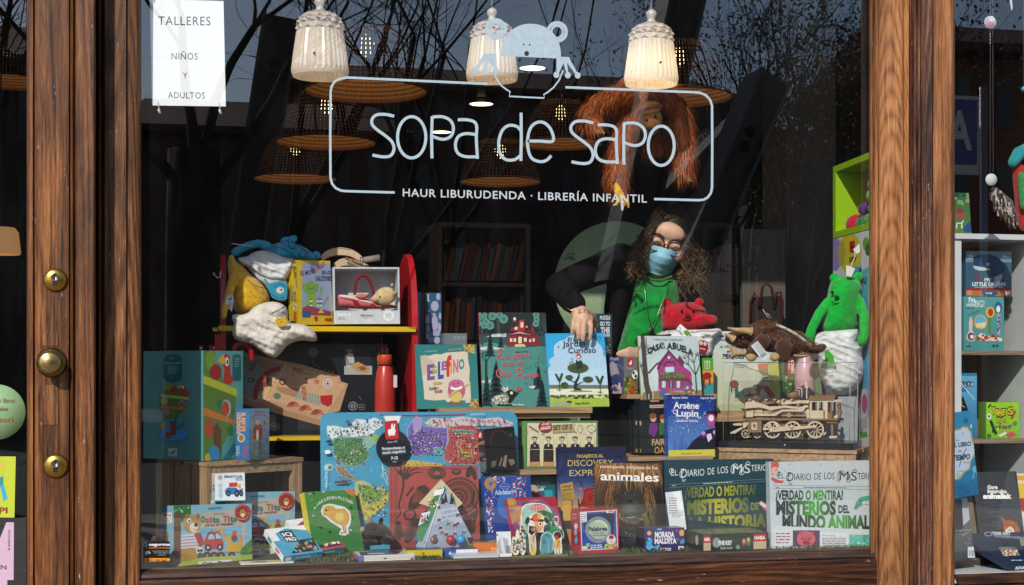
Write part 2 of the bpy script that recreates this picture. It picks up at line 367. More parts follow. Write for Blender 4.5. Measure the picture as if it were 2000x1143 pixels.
def frame_from(BL,BR,TL,ys,V=FULL):
 O=at(*BL,ys[0],V);U=at(*BR,ys[1],V)-O;T=at(*TL,ys[2],V)-O;w_=U.length;U=U/w_;T=T-U*T.dot(U);return Face(O,U,T,w_,T.length)
def side_faces(F,th):
 """left side, right side and top of a box of thickness th behind front face F"""
 N=F.N
 return{'left':Face(F.O-N*th,N,F.V,th,F.h),'right':Face(F.O+F.U*F.w,-N,F.V,th,F.h),'top':Face(F.O+F.V*F.h,F.U,-N,F.w,th)}
def book(name,label,cat,BL,BR,TL,ys,th,cover,V=FULL,group=None,pages='#d9d2c2',hard=True):
 """a standing book: boards and spine, page block, and its printed front (returned open to draw on)"""
 F=frame_from(BL,BR,TL,ys,V);c=srgb(cover);t=thing(name,label,cat,F.pt(F.w/2,0,-th/2),group);N=F.N;b=.0024 if hard else.0006
 m=MB();m.slab(F.O,F.U*F.w,F.V*F.h,-N*b,c);m.slab(F.O-N*(th-b),F.U*F.w,F.V*F.h,-N*b,c);m.slab(F.O-N*b-F.U*.0005,F.U*.002,F.V*F.h,-N*(th-2*b),c)
 m.build('cover',surf('print'),t)
 g=.003 if hard else.0004;p=MB();pc=srgb(pages)
 p.slab(F.pt(.002,g,-b),F.U*(F.w-.002-g),F.V*(F.h-2*g),-N*(th-2*b),pc);p.build('pages',surf('paper'),t)
 return t,F,Art(F,V)
def carton(name,label,cat,BL,BR,TL,ys,th,col,V=FULL,group=None,kind='print'):
 F=frame_from(BL,BR,TL,ys,V);t=thing(name,label,cat,F.pt(F.w/2,0,-th/2),group)
 MB().slab(F.O,F.U*F.w,F.V*F.h,-F.N*th,srgb(col)).build('box_body',surf(kind),t)
 return t,F,Art(F,V)
# ================================================================== THE SHOP FRONT
W_DOOR=wood('oak_door',(.026,.008,.003),(.18,.060,.015),(.36,.150,.044),1.0,'Z',.72,.42,.8,.9)
W_JAMB=wood('oak_jamb',(.035,.012,.004),(.22,.082,.024),(.44,.20,.070),1.0,'Z',.55,.42,.5,.8)
W_PALE=wood('weathered_oak',(.10,.034,.012),(.36,.145,.052),(.54,.27,.12),.9,'Z',.5,.5,.8,.6)
XA=at(1740,600,-.042).x;W_ARCH=wood('arched_oak',(.13,.05,.018),(.36,.15,.054),(.54,.27,.12),.9,'Z',.42,.5,.6,.5,XA-(at(273,600,0).x+at(1699,600,0).x)/2)
W_WORN=wood('stained_oak',(.03,.012,.008),(.15,.05,.025),(.42,.22,.12),1.3,'Z',.7,.5,1.0,.8)
W_RISER=wood('dark_riser',(.016,.005,.002),(.080,.025,.008),(.23,.088,.027),1.0,'X',.6,.35,.6)
W_RAIL=wood('dark_rail',(.02,.010,.009),(.06,.03,.022),(.13,.07,.05),1.4,'X',.5,.5,.9)
def prof(m,pts,z0,z1,py=600):
 """upright moulding: its section runs through (photo column, depth) points"""
 q=[Vector((at(px,py,Y).x,Y,0))for px,Y in pts];n=len(q)
 vs=[p+Vector((0,0,z0))for p in q]+[p+Vector((0,0,z1))for p in q]
 m.add(vs,[(i,i+1,i+1+n,i+n)for i in range(n-1)]);return m
Z0,Z1=-.15,2.95
SILL=at(1000,1092,-.02).z  # top of the window's bottom rail
DOORY=-.125
door=thing('shop_door','brown varnished oak shop door with brass knob, two brass locks and glass','door',at(100,720,-.1)*1.0)
door.location.z=0
m=MB();prof(m,[(52,.01),(54,-.085),(57,-.112),(64,-.116),(67,-.106),(69,DOORY),(134,DOORY),(136,-.116),(138,DOORY)],Z0,Z1);m.build('stile',W_DOOR,door)
m=MB();prof(m,[(138.2,DOORY),(139,-.133),(142,-.140),(145,-.133),(146,-.128),(147,-.134),(149,-.140),(183,-.146),(186,-.138),(187.5,-.05),(188,.03)],Z0,Z1);m.build('edge_band',W_DOOR,door)
# the patches let into the stile where older fittings sat
for(x0,x1,y0,y1)in((83,113,650,676),(86,114,752,830)):
 a,b=at(x0,y1,DOORY),at(x1,y0,DOORY);m=MB();pts=[(a.x,a.z),(b.x,a.z),(b.x,b.z)]
 o=[Vector((a.x,DOORY+.001,a.z)),Vector((b.x,DOORY+.001,a.z)),Vector((b.x,DOORY+.001,b.z-.006)),Vector((b.x-.006,DOORY+.001,b.z)),Vector((a.x+.006,DOORY+.001,b.z)),Vector((a.x,DOORY+.001,b.z-.006))]
 m.extrude(o,(0,-.0035,0));m.build('patch',W_JAMB,door)
brass=surf('metal','#a5823c');brass_d=surf('metal','#6d5a34')
def escutcheon(px,py,r):
 c=at(px,py,DOORY);k=mpp(px,DOORY)*r
 e=MB().lathe(c,[(k,-.001),(k*1.0,.002),(k*.96,.006),(k*.8,.0105),(k*.4,.013),(.0005,.0135)],40,axis=(0,-1,0)).build('lock_escutcheon',brass,door)
 m=MB();p=c+Vector((0,-.0128,0));s=k/22
 m.lathe(p+Vector((0,0,s*5)),[(s*7.2,0),(s*7.2,.0035),(s*5.6,.0042),(s*5.5,.002),(.0004,.002)],20,axis=(0,-1,0))
 m.build('cylinder_rim',surf('metal','#8d8a86'),e)
 m=MB();m.slab(p+Vector((-s*3.6,.0003,-s*11)),(s*7.2,0,0),(0,-.0026,0),(0,0,s*12));m.slab(p+Vector((-s*1,-.0022,s*1)),(s*2,0,0),(0,-.0006,0),(0,0,s*8));m.build('keyhole',surf('dark','#1a1512'),e)
escutcheon(108,547,23);escutcheon(109,910,24)
c=at(101,708,DOORY);k=mpp(101,DOORY)
kn=MB().lathe(c,[(k*17,.012),(k*15,.030),(k*16,.036),(k*20,.041),(k*22.5,.048),(k*22.5,.055),(k*20,.062),(k*15,.066),(k*13.5,.0655),(k*12,.067),(k*6,.069),(.0004,.0695)],40,axis=(0,-1,0)).build('door_knob',surf('metal','#a08a5c'),door)
MB().lathe(c,[(k*29,-.001),(k*29,.003),(k*27,.007),(k*21,.011),(k*18,.012),(.001,.012)],40,axis=(0,-1,0)).build('rose',brass_d,kn)
PANE=glass_mat('shop_glass',.14,film=.006)
def pane(x0,x1,z0,z1,y,parent):return MB().add([(x0,y,z0),(x1,y,z0),(x1,y,z1),(x0,y,z1)],[(0,1,2,3)]).build('pane',PANE,parent)
pane(-2.4,at(53,600,0).x,.3,Z1,-.02,door)
MB().box(-2.4,at(53,600,0).x,-.05,.01,0,.3).build('bottom_rail',W_RISER,door)

XL,XR=at(273,600,0).x,at(1699,600,0).x
win=thing('shop_window','large shop window pane set in an oak frame above the dark riser','window',((XL+XR)/2,0,SILL))
m=MB();prof(m,[(188,.02),(190,-.03),(193,-.05),(197,-.052),(199,-.036),(202,-.05),(205,-.058),(246,-.058),(247,-.048),(250,-.050),(266,-.044),(268,-.050),(272,-.046),(274,-.028),(275.5,.0),(276,.03)],Z0,Z1);m.build('jamb',W_JAMB,win)
m=MB();prof(m,[(1697.5,.03),(1698,-.012),(1700,-.028),(1703,-.036),(1707,-.030),(1710,-.040),(1714,-.040),(1716,-.036),(1718,-.042)],Z0,Z1);m.build('jamb',W_PALE,win)
m=MB();prof(m,[(1718,-.0422),(1763,-.0422),(1766,-.036),(1775,-.036),(1776,.0)],Z0,Z1);m.build('jamb_board',W_ARCH,win)
def railprof(m,x0,x1,pts):
 n=len(pts);vs=[Vector((x0,y,z))for y,z in pts]+[Vector((x1,y,z))for y,z in pts];m.add(vs,[(i,i+n,i+1+n,i+1)for i in range(n-1)]);return m
S=SILL
railprof(MB(),XL-.004,XR+.004,[(.05,S-.012),(.006,S-.012),(.004,S-.004),(-.010,S-.002),(-.030,S-.010),(-.036,S-.014),(-.038,S-.022),(-.034,S-.026)]).build('bottom_bead',W_RAIL,win)
railprof(MB(),XL-.002,XR+.002,[(-.034,S-.026),(-.040,S-.028),(-.044,S-.034),(-.044,S-.22),(-.034,S-.225),(-.03,S-.25)]).build('bottom_rail',W_RISER,win)
pane(XL,XR,SILL-.01,Z1,0,win)
pil=thing('wooden_pilaster','pale weathered oak pilaster with ribbed dark stained moulding between the two windows','pilaster',(at(1800,600,-.05).x,0,0))
m=MB();prof(m,[(1776,-.02),(1777,-.075),(1780,-.086),(1783,-.082),(1785,-.090),(1789,-.090),(1791,-.084),(1794,-.093),(1797,-.093),(1799,-.087),(1800.5,-.09),(1801,-.096),(1820,-.096),(1822,-.088),(1822.6,-.02)],Z0,Z1);m.build('ribbed_moulding',W_WORN,pil)
m=MB();prof(m,[(1822.6,-.03),(1823,-.036),(1839,-.036),(1840,-.043),(1858,-.043),(1861,-.036),(1863,-.028),(1864.5,.0),(1865,.03)],Z0,Z1);m.build('flat_board',W_PALE,pil)
XS=at(1864,600,0).x
sw=thing('side_window','narrow side window pane next to the oak pilaster','window',(XS+.3,0,SILL))
pane(XS,XS+1.6,SILL-.02,Z1,0,sw)
ZS=at(1930,1120,-.02).z
railprof(MB(),XS-.004,XS+1.6,[(.05,ZS-.006),(.004,ZS-.004),(-.012,ZS-.002),(-.032,ZS-.010),(-.036,ZS-.03),(-.03,ZS-.034),(-.044,ZS-.04),(-.044,ZS-.3)]).build('bottom_rail',W_RISER,sw)
m=MB();x9=XS+1.6
m.box(-3.2,x9,-.06,.12,Z1,6);m.box(x9,x9+4,-.06,.12,-.2,6);m.box(-7,-2.4,-.06,.12,-.2,6);m.box(XL-.02,x9,-.02,.03,-.2,SILL-.21)
tag(m.build('facade_wall',surf('stone','#a89a86')),kind='structure')

# ================================================================== INSIDE
def struct(name,m,mat):return tag(m.build(name,mat),kind='structure')
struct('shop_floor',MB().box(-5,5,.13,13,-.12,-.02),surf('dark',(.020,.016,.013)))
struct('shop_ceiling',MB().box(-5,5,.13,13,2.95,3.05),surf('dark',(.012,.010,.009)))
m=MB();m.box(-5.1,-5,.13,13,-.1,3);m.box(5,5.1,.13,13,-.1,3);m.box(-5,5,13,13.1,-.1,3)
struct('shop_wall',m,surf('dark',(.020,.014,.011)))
DZ=.543  # top of the display floor behind the glass
tag(MB().box(XL+.003,XR+.02,.012,.80,DZ-.03,DZ).build('window_display_deck',wood('deck_board',(.10,.06,.03),(.2,.12,.07),(.3,.2,.12),1,'X',.4,.6)),'pale board behind the glass on which the window goods stand','display deck')
# lamps: woven shades deep in the shop, each with its bulb showing through the weave
def weave(name,inner):
 key=('weave',name)
 if key in MATS:return MATS[key]
 m,N,L,b=newmat(name);MATS[key]=m;N.remove(b);out=N['Material Output']
 uv=N.new('ShaderNodeTexCoord');sep=N.new('ShaderNodeSeparateXYZ');L.new(uv.outputs['Object'],sep.inputs[0])
 def M(op,a,c=None):
  n=N.new('ShaderNodeMath');n.operation=op
  for i,v in enumerate((a,c)):
   if v is None:continue
   if isinstance(v,(int,float)):n.inputs[i].default_value=v
   else:L.new(v,n.inputs[i])
  return n.outputs[0]
 ang=M('ARCTAN2',sep.outputs[1],sep.outputs[0])
 rad=M('POWER',M('ADD',M('MULTIPLY',sep.outputs[0],sep.outputs[0]),M('MULTIPLY',sep.outputs[1],sep.outputs[1])),.5)
 a=M('GREATER_THAN',M('SINE',M('MULTIPLY',ang,70.0)),.94);r=M('GREATER_THAN',M('SINE',M('MULTIPLY',M('ADD',rad,M('MULTIPLY',sep.outputs[2],1.0)),620.0)),.0)
 hole=M('MULTIPLY',a,r)
 d=N.new('ShaderNodeBsdfDiffuse');mixc=N.new('ShaderNodeMixRGB');mixc.inputs[1].default_value=(.34,.19,.08,1);mixc.inputs[2].default_value=(.20,.10,.04,1);L.new(r,mixc.inputs[0])
 geo=N.new('ShaderNodeNewGeometry');outer=N.new('ShaderNodeMixRGB');outer.inputs[1].default_value=(.008,.006,.005,1);L.new(geo.outputs['Backfacing'],outer.inputs[0]);L.new(mixc.outputs[0],outer.inputs[2]);L.new(outer.outputs[0],d.inputs[0])  # unlit look painted in: outer side near black, inner side keeps the tan
 tr=N.new('ShaderNodeBsdfTransparent');mix=N.new('ShaderNodeMixShader');L.new(M('MULTIPLY',hole,.8),mix.inputs[0]);L.new(d.outputs[0],mix.inputs[1]);L.new(tr.outputs[0],mix.inputs[2]);L.new(mix.outputs[0],out.inputs[0])
 return m
def point(parent,loc,power,col,rad=.03):
 l=bpy.data.lights.new('bulb_light','POINT');l.energy=power;l.color=col;l.shadow_soft_size=rad;o=bpy.data.objects.new('bulb_light',l);COL.objects.link(o)
 o.parent=parent;o.location=Vector(loc)-origin_of(parent);return o
def woven_lamp(px,py,rx,label,drop=95):
 D=.25/rx*FPX;d=ray(px,py);p=CAM+d*D;r=.25
 t=thing('woven_pendant_lamp',label,'pendant lamp',p,'woven pendant lamps over the shop floor');h=.30
 s=MB();n=56
 s.lathe(p,[(r,0),(r*.985,.012),(r*.84,h*.34),(r*.62,h*.70),(r*.36,h*.95),(r*.12,h)],n,cap=False).build('lamp_shade',weave('rattan_weave',0),t)
 MB().ell(p+Vector((0,0,h*.62)),(.034,.034,.045)).build('bulb',glow('warm_bulb',(1,.72,.34),7),t)
 MB().tube([p+Vector((0,0,h)),(p.x,p.y,2.95)],.004,6).build('cord',surf('dark','#0c0a09'),t)
 rim=[p+Vector((r*math.cos(a),r*math.sin(a),0))for a in(2*math.pi*k/40 for k in range(41))]
 MB().tube(rim,.006,6,cap=False).build('rim',surf('matte','#6a3c18'),t)
 point(t,p+Vector((0,0,h*.30)),.75,(1,.68,.34),.04);return t
for px,py,rx,lab in((715,178,120,'big round woven rattan lamp hanging behind the top edge of the rounded sign'),(637,278,98,'woven rattan lamp crossed by the side line of the rounded window sign'),
  (577,349,81,'woven rattan lamp at the lower corner of the rounded window sign, below another'),(977,355,80,'small woven rattan lamp between the word de and the small capital letters'),
  (1095,281,82,'woven rattan lamp behind the first letter of the word sapo'),(1325,190,105,'woven rattan lamp partly hidden behind the hanging orange ape toy'),
  (18,160,82,'woven rattan lamp seen at the top of the door glass'),(62,260,50,'smaller woven rattan lamp seen through the door glass below another')):
 woven_lamp(px,py,rx,lab)
for px,py,rx,lab in((1040,133,25,'lit round ceiling spot just under the frog emblem'),(940,203,23,'lit round ceiling spot below the bowl drawing on the glass'),(862,258,19,'lit round ceiling spot inside the letter p')):
 D=.075/rx*FPX;p=CAM+ray(px,py)*D;t=thing('ceiling_spot',lab,'ceiling light',p)
 MB().lathe(p,[(.075,0),(.075,.012),(.001,.012)],28).build('diffuser',glow('spot_glow',(1,.86,.55),4.5),t)
 MB().lathe(p,[(.076,-.003),(.088,-.003),(.088,.03),(.076,.03)],28,cap=False).build('trim_ring',surf('metal','#9a958c'),t)
 MB().tube([p+Vector((0,0,.012)),(p.x,p.y,2.96)],.03,10).build('housing',surf('dark','#15120f'),t)
# the glass pendants behind the window
def pressed_glass():
 key=('pressed',)
 if key in MATS:return MATS[key]
 m,N,L,b=newmat('opal_glass');MATS[key]=m
 b.inputs['Base Color'].default_value=(.58,.54,.50,1);b.inputs['Roughness'].default_value=.2;b.inputs['Subsurface Weight'].default_value=0
 tl=N.new('ShaderNodeBsdfTranslucent');tl.inputs[0].default_value=(.9,.84,.76,1);mix=N.new('ShaderNodeMixShader');mix.inputs[0].default_value=.30
 L.new(b.outputs[0],mix.inputs[1]);L.new(tl.outputs[0],mix.inputs[2]);L.new(mix.outputs[0],N['Material Output'].inputs[0]);return m
def glass_pendant(px,pyb,Y,rpx,label,power,hpx=None):
 p=at(px,pyb,Y);k=mpp(px,Y)*rpx;t=thing('glass_pendant_lamp',label,'pendant lamp',p,'pressed glass pendant lamps at the window')
 prof_=[(k*.97,0),(k*1.0,k*.10),(k*.985,k*.22),(k*.93,k*.7),(k*.86,k*1.2),(k*.81,k*1.57),(k*.78,k*1.6)]
 n=64;m=MB();rs=[]
 C=p
 for r,z in prof_:rs.append([C+Vector((math.cos(2*math.pi*j/n)*r*(1+(.038 if.15*k<z<1.6*k and j%2 else 0)),math.sin(2*math.pi*j/n)*r*(1+(.038 if.15*k<z<1.6*k and j%2 else 0)),z))for j in range(n)])
 m.rings(rs,cap=False,smooth=False).build('ribbed_shade',pressed_glass(),t)
 # faceted cap: rows of diamonds
 m=MB();rows=[(k*.79,k*1.60),(k*.81,k*1.80),(k*.75,k*2.0),(k*.60,k*2.17),(k*.36,k*2.28),(k*.12,k*2.32)];n=13;V_=[];
 for i,(r,z)in enumerate(rows):V_.append([C+Vector((math.cos(2*math.pi*(j+.5*(i%2))/n)*r,math.sin(2*math.pi*(j+.5*(i%2))/n)*r,z))for j in range(n)])
 for i in range(len(rows)-1):
  for j in range(n):
   a,b_=V_[i][j],V_[i][(j+1)%n];c1=V_[i+1][j if i%2==0 else(j+1)%n]
   o=(a+b_+c1)/3;o=o+(o-Vector((C.x,C.y,o.z))).normalized()*.009
   m.add([a,b_,c1,o],[(0,1,3),(1,2,3),(2,0,3)])
   a2,b2=V_[i+1][j],V_[i+1][(j+1)%n];c2=V_[i][(j+1)%n if i%2==0 else j+0]
   if i%2:c2=V_[i][(j+1)%n]if False else V_[i][(j+1)%n]
   m.add([a2,c2,b2],[(0,1,2)])
 m.build('diamond_cap',pressed_glass(),t)
 MB().lathe(C,[(k*.30,k*2.28),(k*.14,k*2.42),(k*.15,k*2.5),(k*.20,k*2.58),(k*.20,k*2.72),(k*.12,k*2.8),(k*.05,k*2.84)],20).build('neck',surf('plastic','#b9b4ac'),t)
 MB().ell(p+Vector((0,0,k*.95)),(k*.30,k*.30,k*.4)).build('bulb',glow('bulb_%d'%int(power*10),(1,.76,.44),3+power*3),t)
 MB().tube([p+Vector((0,0,k*2.8)),(p.x,p.y,2.95)],.003,6).build('cord',surf('dark','#8b8983'),t)
 point(t,p+Vector((0,0,k*.55)),power,(1,.70,.38),.02)
 m=MB();q=at(px+rpx*.35*(1 if px>1000 else-.6),pyb-rpx*.85,p.y-k*1.0);m.lathe(q,[(.004,-.002),(.004,.001),(.0003,.0012)],10,axis=(0,-1,0));m.build('screw',surf('metal','#4a4641'),t)
glass_pendant(625,150,.42,55,'white pressed glass lamp nearest the paper notice, diamond cap in daylight',.25)
glass_pendant(961,157,.55,50,'white pressed glass lamp overlapped by the frog emblem',.3)
glass_pendant(1272,166,.38,52,'brightly lit white pressed glass lamp above the hanging ape toy',1.05)
p=at(2,497,2.6);k=mpp(2,2.6)*36
t=thing('amber_lamp','small glowing amber ribbed lamp seen through the door glass','pendant lamp',p)
MB().lathe(p,[(k*.97,0),(k,k*.1),(k*.88,k*1.2),(k*.7,k*1.45),(k*.2,k*1.5)],72,flute=.03,nf=36,cap=False).build('shade',glow('amber_shade',(1,.5,.17),.3,(.7,.5,.3)),t)
MB().tube([p+Vector((0,0,k*1.5)),(p.x,p.y,2.95)],.004,6).build('cord',surf('dark','#0c0a09'),t)

# ---- furniture in the dark
def spine_row(px0,px1,pyb,Y,hpx,lab,n,tilt=0,cols=None,grp='books on the dark shelves',wob=.25):
 x=px0;cols=cols or['#5a2a22','#7a3a1e','#39404e','#59626b','#8a8478','#2c3a3f','#6e2024','#a65a22','#4a5a50']
 for i in range(n):
  wd=(px1-px0)/n*random.uniform(.7,1.0);h=hpx*random.uniform(1-wob,1);z=at(x,pyb,Y);k=mpp(x,Y)
  tl=tilt*random.uniform(.8,1.15);c=random.choice(cols)
  o=MB();U=Vector((wd*k*math.cos(R(tl)),0,-wd*k*math.sin(R(tl))));V_=Vector((h*k*math.sin(R(tl)),0,h*k*math.cos(R(tl))))
  o.slab(z+Vector((0,0,wd*k*math.sin(R(tl)))),U,V_,(0,.16,0),srgb(c));b=o.build('shelved_book',surf('matte'))
  tag(b,lab,'book',grp+' '+lab.split()[-1]);x+=(px1-px0)/n
def bookcase(name,label,x0,x1,yt,yb,Y,shelves,col,th=9):
 a,b=at(x0,yt,Y),at(x1,yb,Y);k=mpp((x0+x1)/2,Y)*th;t=thing(name,label,'bookcase',((a.x+b.x)/2,Y,0));zb=max(b.z,0);mt=surf('matte',col)
 for xx in(a.x,b.x-k):MB().box(xx,xx+k,Y-.01,Y+.28,-.02,a.z).build('side_panel',mt,t)
 MB().box(a.x-.002,b.x+.002,Y-.012,Y+.28,a.z,a.z+k).build('top',mt,t)
 MB().box(a.x,b.x,Y+.28,Y+.29,-.02,a.z).build('back_panel',surf('dark',(.012,.010,.010)),t)
 for sy in shelves:z=at((x0+x1)/2,sy,Y).z;MB().box(a.x+k,b.x-k,Y,Y+.27,z-k*.8,z).build('shelf',mt,t)
bookcase('bookcase','grey bookcase of leaning picture books in the dark middle of the shop',854,1035,443,700,3.0,(552,668),'#5c564c')
spine_row(868,1018,549,3.0,84,'dim picture book leaning on the upper shelf of the grey bookcase',17,13)
spine_row(866,1020,664,3.0,88,'dim picture book on the lower shelf of the grey bookcase',15,4)
bookcase('dark_bookcase','dark bookcase beside the curly hair of the woman',1372,1452,445,760,2.2,(578,648),'#26221f')
spine_row(1380,1444,576,2.2,100,'dim book spine on the upper shelf of the dark bookcase',9,0,['#54606a','#6b6f66','#3b3a52','#777066','#823c2c'])
spine_row(1380,1444,646,2.2,58,'dim book spine on the lower shelf of the dark bookcase',8,0,['#94502c','#77703c','#4c5a50','#7f2f2a'])
bookcase('white_bookcase','small pale bookcase of thin books behind the bent arm',1128,1190,572,760,2.6,(598,640),'#8a8a82',4)
spine_row(1134,1182,596,2.6,22,'thin pale book on the top shelf of the small pale bookcase',12,2,['#a39a8a','#c0b8a8','#8a8f92','#7a5c44'])
spine_row(1134,1182,638,2.6,34,'thin pale book on the middle shelf of the small pale bookcase',12,3,['#a39a8a','#c0b8a8','#8a8f92','#7a5c44'])
a,b=at(1450,447,1.9),at(1534,720,1.9)
tag(MB().box(a.x,b.x,1.9,1.93,.0,a.z).build('pin_board',surf('matte','#5a544e')),'pale grey upright board behind the toy dinosaur','board')
a,b=at(1536,190,2.3),at(1632,720,2.3)
tag(MB().box(a.x,b.x,2.3,2.6,-.02,2.95).build('interior_pillar',surf('stone','#5e5652')),'plain grey brown pillar inside the shop behind the toy dinosaur','pillar')
p=at(1205,560,2.0);k=mpp(1205,2.0)
gd=thing('round_board','large round sage green board standing behind the woman','board',(p.x,2.0,0))
MB().lathe(p,[(k*127,0),(k*127,-.02),(.001,-.02)],72,axis=(0,1,0)).build('disc',surf('matte','#93ab8a'),gd)
MB().box(p.x-.02,p.x+.02,2.0,2.03,-.02,p.z).build('post',surf('matte','#93ab8a'),gd)
m=MB();q=at(1114,500,1.978);m.tube([q+Vector(v)*k for v in((-14,0,-6),(0,0,-3),(9,0,-7))],k*1.2,5);m.tube([q+Vector(v)*k for v in((-5,0,5),(5,0,5),(5,0,-2),(-5,0,-2),(-5,0,5))],k*.8,5);m.build('mark',surf('matte','#5f7058'),gd)
tb=thing('tote_bag','dark see-through tote bag with red handles on the grey board','bag',at(1497,640,1.8))
m=MB()
m.hexa([at(x,y,Y)for x,y,Y in((1464,645,1.75),(1530,645,1.75),(1530,645,1.86),(1464,645,1.86),(1468,582,1.76),(1526,580,1.76),(1524,578,1.85),(1470,580,1.85))],srgb('#2a2324'));m.build('bag_body',surf('cloth'),tb)
for pts in([(1465,640),(1466,590),(1474,572),(1480,584),(1482,600)],[(1484,600),(1489,562),(1497,553),(1507,562),(1513,598)],[(1512,602),(1517,572),(1524,570),(1529,590),(1527,640)]):
 MB().tube([at(x,y,1.745)for x,y in pts],.006,6).build('handle',surf('cloth','#4a1418'),tb)
for px,py,s in((1462,418,5),(1467,429,4),(1451,425,3),(1466,440,3)):
 pass
# ================================================================== OUTSIDE, seen only in the glass
def out(px,py,D):p=at(px,py,D);return Vector((p.x,-p.y,p.z))
struct('pavement',MB().box(-80,80,-9,-.06,-.35,-.2),surf('stone','#8f8a82'))
struct('street',MB().box(-120,120,-160,-9.0,-.40,-.32),surf('stone','#1e1e1f'))
def facade(name,label,px0,px1,pyt,D,col,fl,nw,roof='#4a2d24'):
 a,b=out(px0,pyt,D),out(px1,pyt,D);H=a.z;t=thing(name,label,'building',((a.x+b.x)/2,-D,0));x0,x1=min(a.x,b.x),max(a.x,b.x)
 MB().box(x0,x1,-D-9,-D,-.3,H).build('wall',surf('stone',col),t)
 m=MB();m.hexa([(x0-.8,-D+.9,H),(x1+.8,-D+.9,H),(x1+.8,-D-10,H),(x0-.8,-D-10,H),(x0-.8,-D+.9,H+.25),(x1+.8,-D+.9,H+.25),(x1,-D-5,H+2.2),(x0,-D-5,H+2.2)],srgb(roof));m.build('roof',surf('stone'),t)
 fh=H/fl;ww=(x1-x0)/nw
 for i in range(fl):
  for j in range(nw):
   cx=x0+ww*(j+.5);cz=fh*i+fh*.5
   f=MB().box(cx-ww*.2,cx+ww*.2,-D-.02,-D+.05,cz-fh*.3,cz+fh*.3,srgb('#6a6058')).build('window',surf('matte'),t)
   MB().box(cx-ww*.17,cx+ww*.17,-D-.0,-D+.07,cz-fh*.27,cz+fh*.27,srgb('#1c2126')).build('window_glass',surf('plastic'),f)
facade('apartment_house','brown apartment house across the street mirrored in the window',270,760,262,48,'#6b4a3c',4,8)
facade('apartment_house','taller brown apartment house with tiled roof mirrored behind the title letters',560,1420,172,60,'#5c4038',5,12)
facade('brick_house','red brick house mirrored in the narrow side window',1840,2300,110,34,'#8a4a38',4,6)
facade('brick_house','red brick house mirrored in the door glass',-300,80,130,30,'#5c4a42',4,6)
facade('concrete_house','grey house behind the shrubs mirrored beside the pilaster',1480,1830,330,40,'#6a5a52',3,6)
def tree(name,label,px,D,hgt,rad,seed,leaf=0,spread=1.0,bareh=.28,lean=0,cols=('#3a3320',),depth=6):
 rnd=random.Random(seed);base=out(px,700,D);base.z=-.3;t=thing(name,label,'tree',base);tr=MB();cr=MB();lf=[]
 def br(p,d,l,r,k):
  n=4;pts=[p];dd=d.copy();rr=[r]
  for i in range(n):
   dd=(dd+Vector((rnd.gauss(0,.12),rnd.gauss(0,.12),rnd.gauss(.03,.08)))).normalized();p=p+dd*l/n;pts.append(p);rr.append(r*(1-.4*(i+1)/n))
  (tr if k>=depth-1 else cr).tube(pts,rr,7 if k>=depth-1 else 4 if k>1 else 3,cap=False)
  if k<=2:lf.extend(pts[1:])
  if k:
   for _ in range(3 if k>1 else 2):
    q=pts[rnd.randint(2,n)];nd=(dd+Vector((rnd.gauss(0,.55),rnd.gauss(0,.55),rnd.gauss(.12,.4)))*spread).normalized();br(q,nd,l*rnd.uniform(.58,.8),r*(.54 if leaf else.42),k-1)
 d0=Vector((lean,0,1)).normalized();h0=hgt*bareh;tr.tube([base+d0*h0*s/4 for s in range(5)],[rad*(1.25-.3*s/4)*(1+rnd.uniform(-.08,.08))for s in range(5)],10)
 for _ in range(4):br(base+d0*h0*rnd.uniform(.8,1),(d0+Vector((rnd.gauss(0,.5),rnd.gauss(0,.5),.2))*spread).normalized(),hgt*.28,rad*(.24 if rad>.2 else.5),depth-1)
 tr.build('trunk',surf('bark','#2b2521'),t);cr.build('crown',surf('bark','#2e2722'),t)
 if leaf:
  m=MB();cc=[srgb(c)for c in cols]
  for p in lf:
   for _ in range(leaf):
    q=p+Vector((rnd.gauss(0,.18),rnd.gauss(0,.18),rnd.gauss(0,.16)));s=rnd.uniform(.022,.05);a=Vector((rnd.gauss(0,1),rnd.gauss(0,1),rnd.gauss(0,1))).normalized();b=a.orthogonal().normalized()
    m.add([q,q+a*s+b*s*.5,q+a*s*2,q+a*s-b*s*.5],[(0,1,2,3)],rnd.choice(cc))
  m.build('leaves',surf('leaf'),t)
tree('bare_tree','thick dark trunked bare tree mirrored below the paper notice',378,9,6.0,.24,3,0,.9,.56)
tree('bare_tree','bare branching tree mirrored behind the first glass lamp',560,20,14,.15,5,0,1.1,.25)
tree('bare_tree','bare branching tree mirrored behind the frame of the sign',760,24,17,.15,8,0,1.1,.22)
tree('bare_tree','slender bare tree mirrored near the frog emblem',880,30,18,.15,11,0,1.0,.25)
tree('leafy_tree','thin tree with few autumn leaves mirrored above the toy dinosaur',1560,16,9.5,.13,21,1,.7,.12,0,('#5c5430','#4a4526','#6e6038'))
tree('leafy_tree','thin autumn tree mirrored beside the oak pilaster',1660,20,9.5,.13,23,1,.7,.12,0,('#5c5430','#4a4526','#6e6038'))
tree('leafy_tree','thin autumn tree mirrored above the steel beams',1450,22,12,.15,27,1,.65,.14,0,('#5c5430','#4a4526','#6e6038'))
tree('bare_tree','bare tree mirrored in the door glass',-120,12,7,.14,31,0,.9,.4)
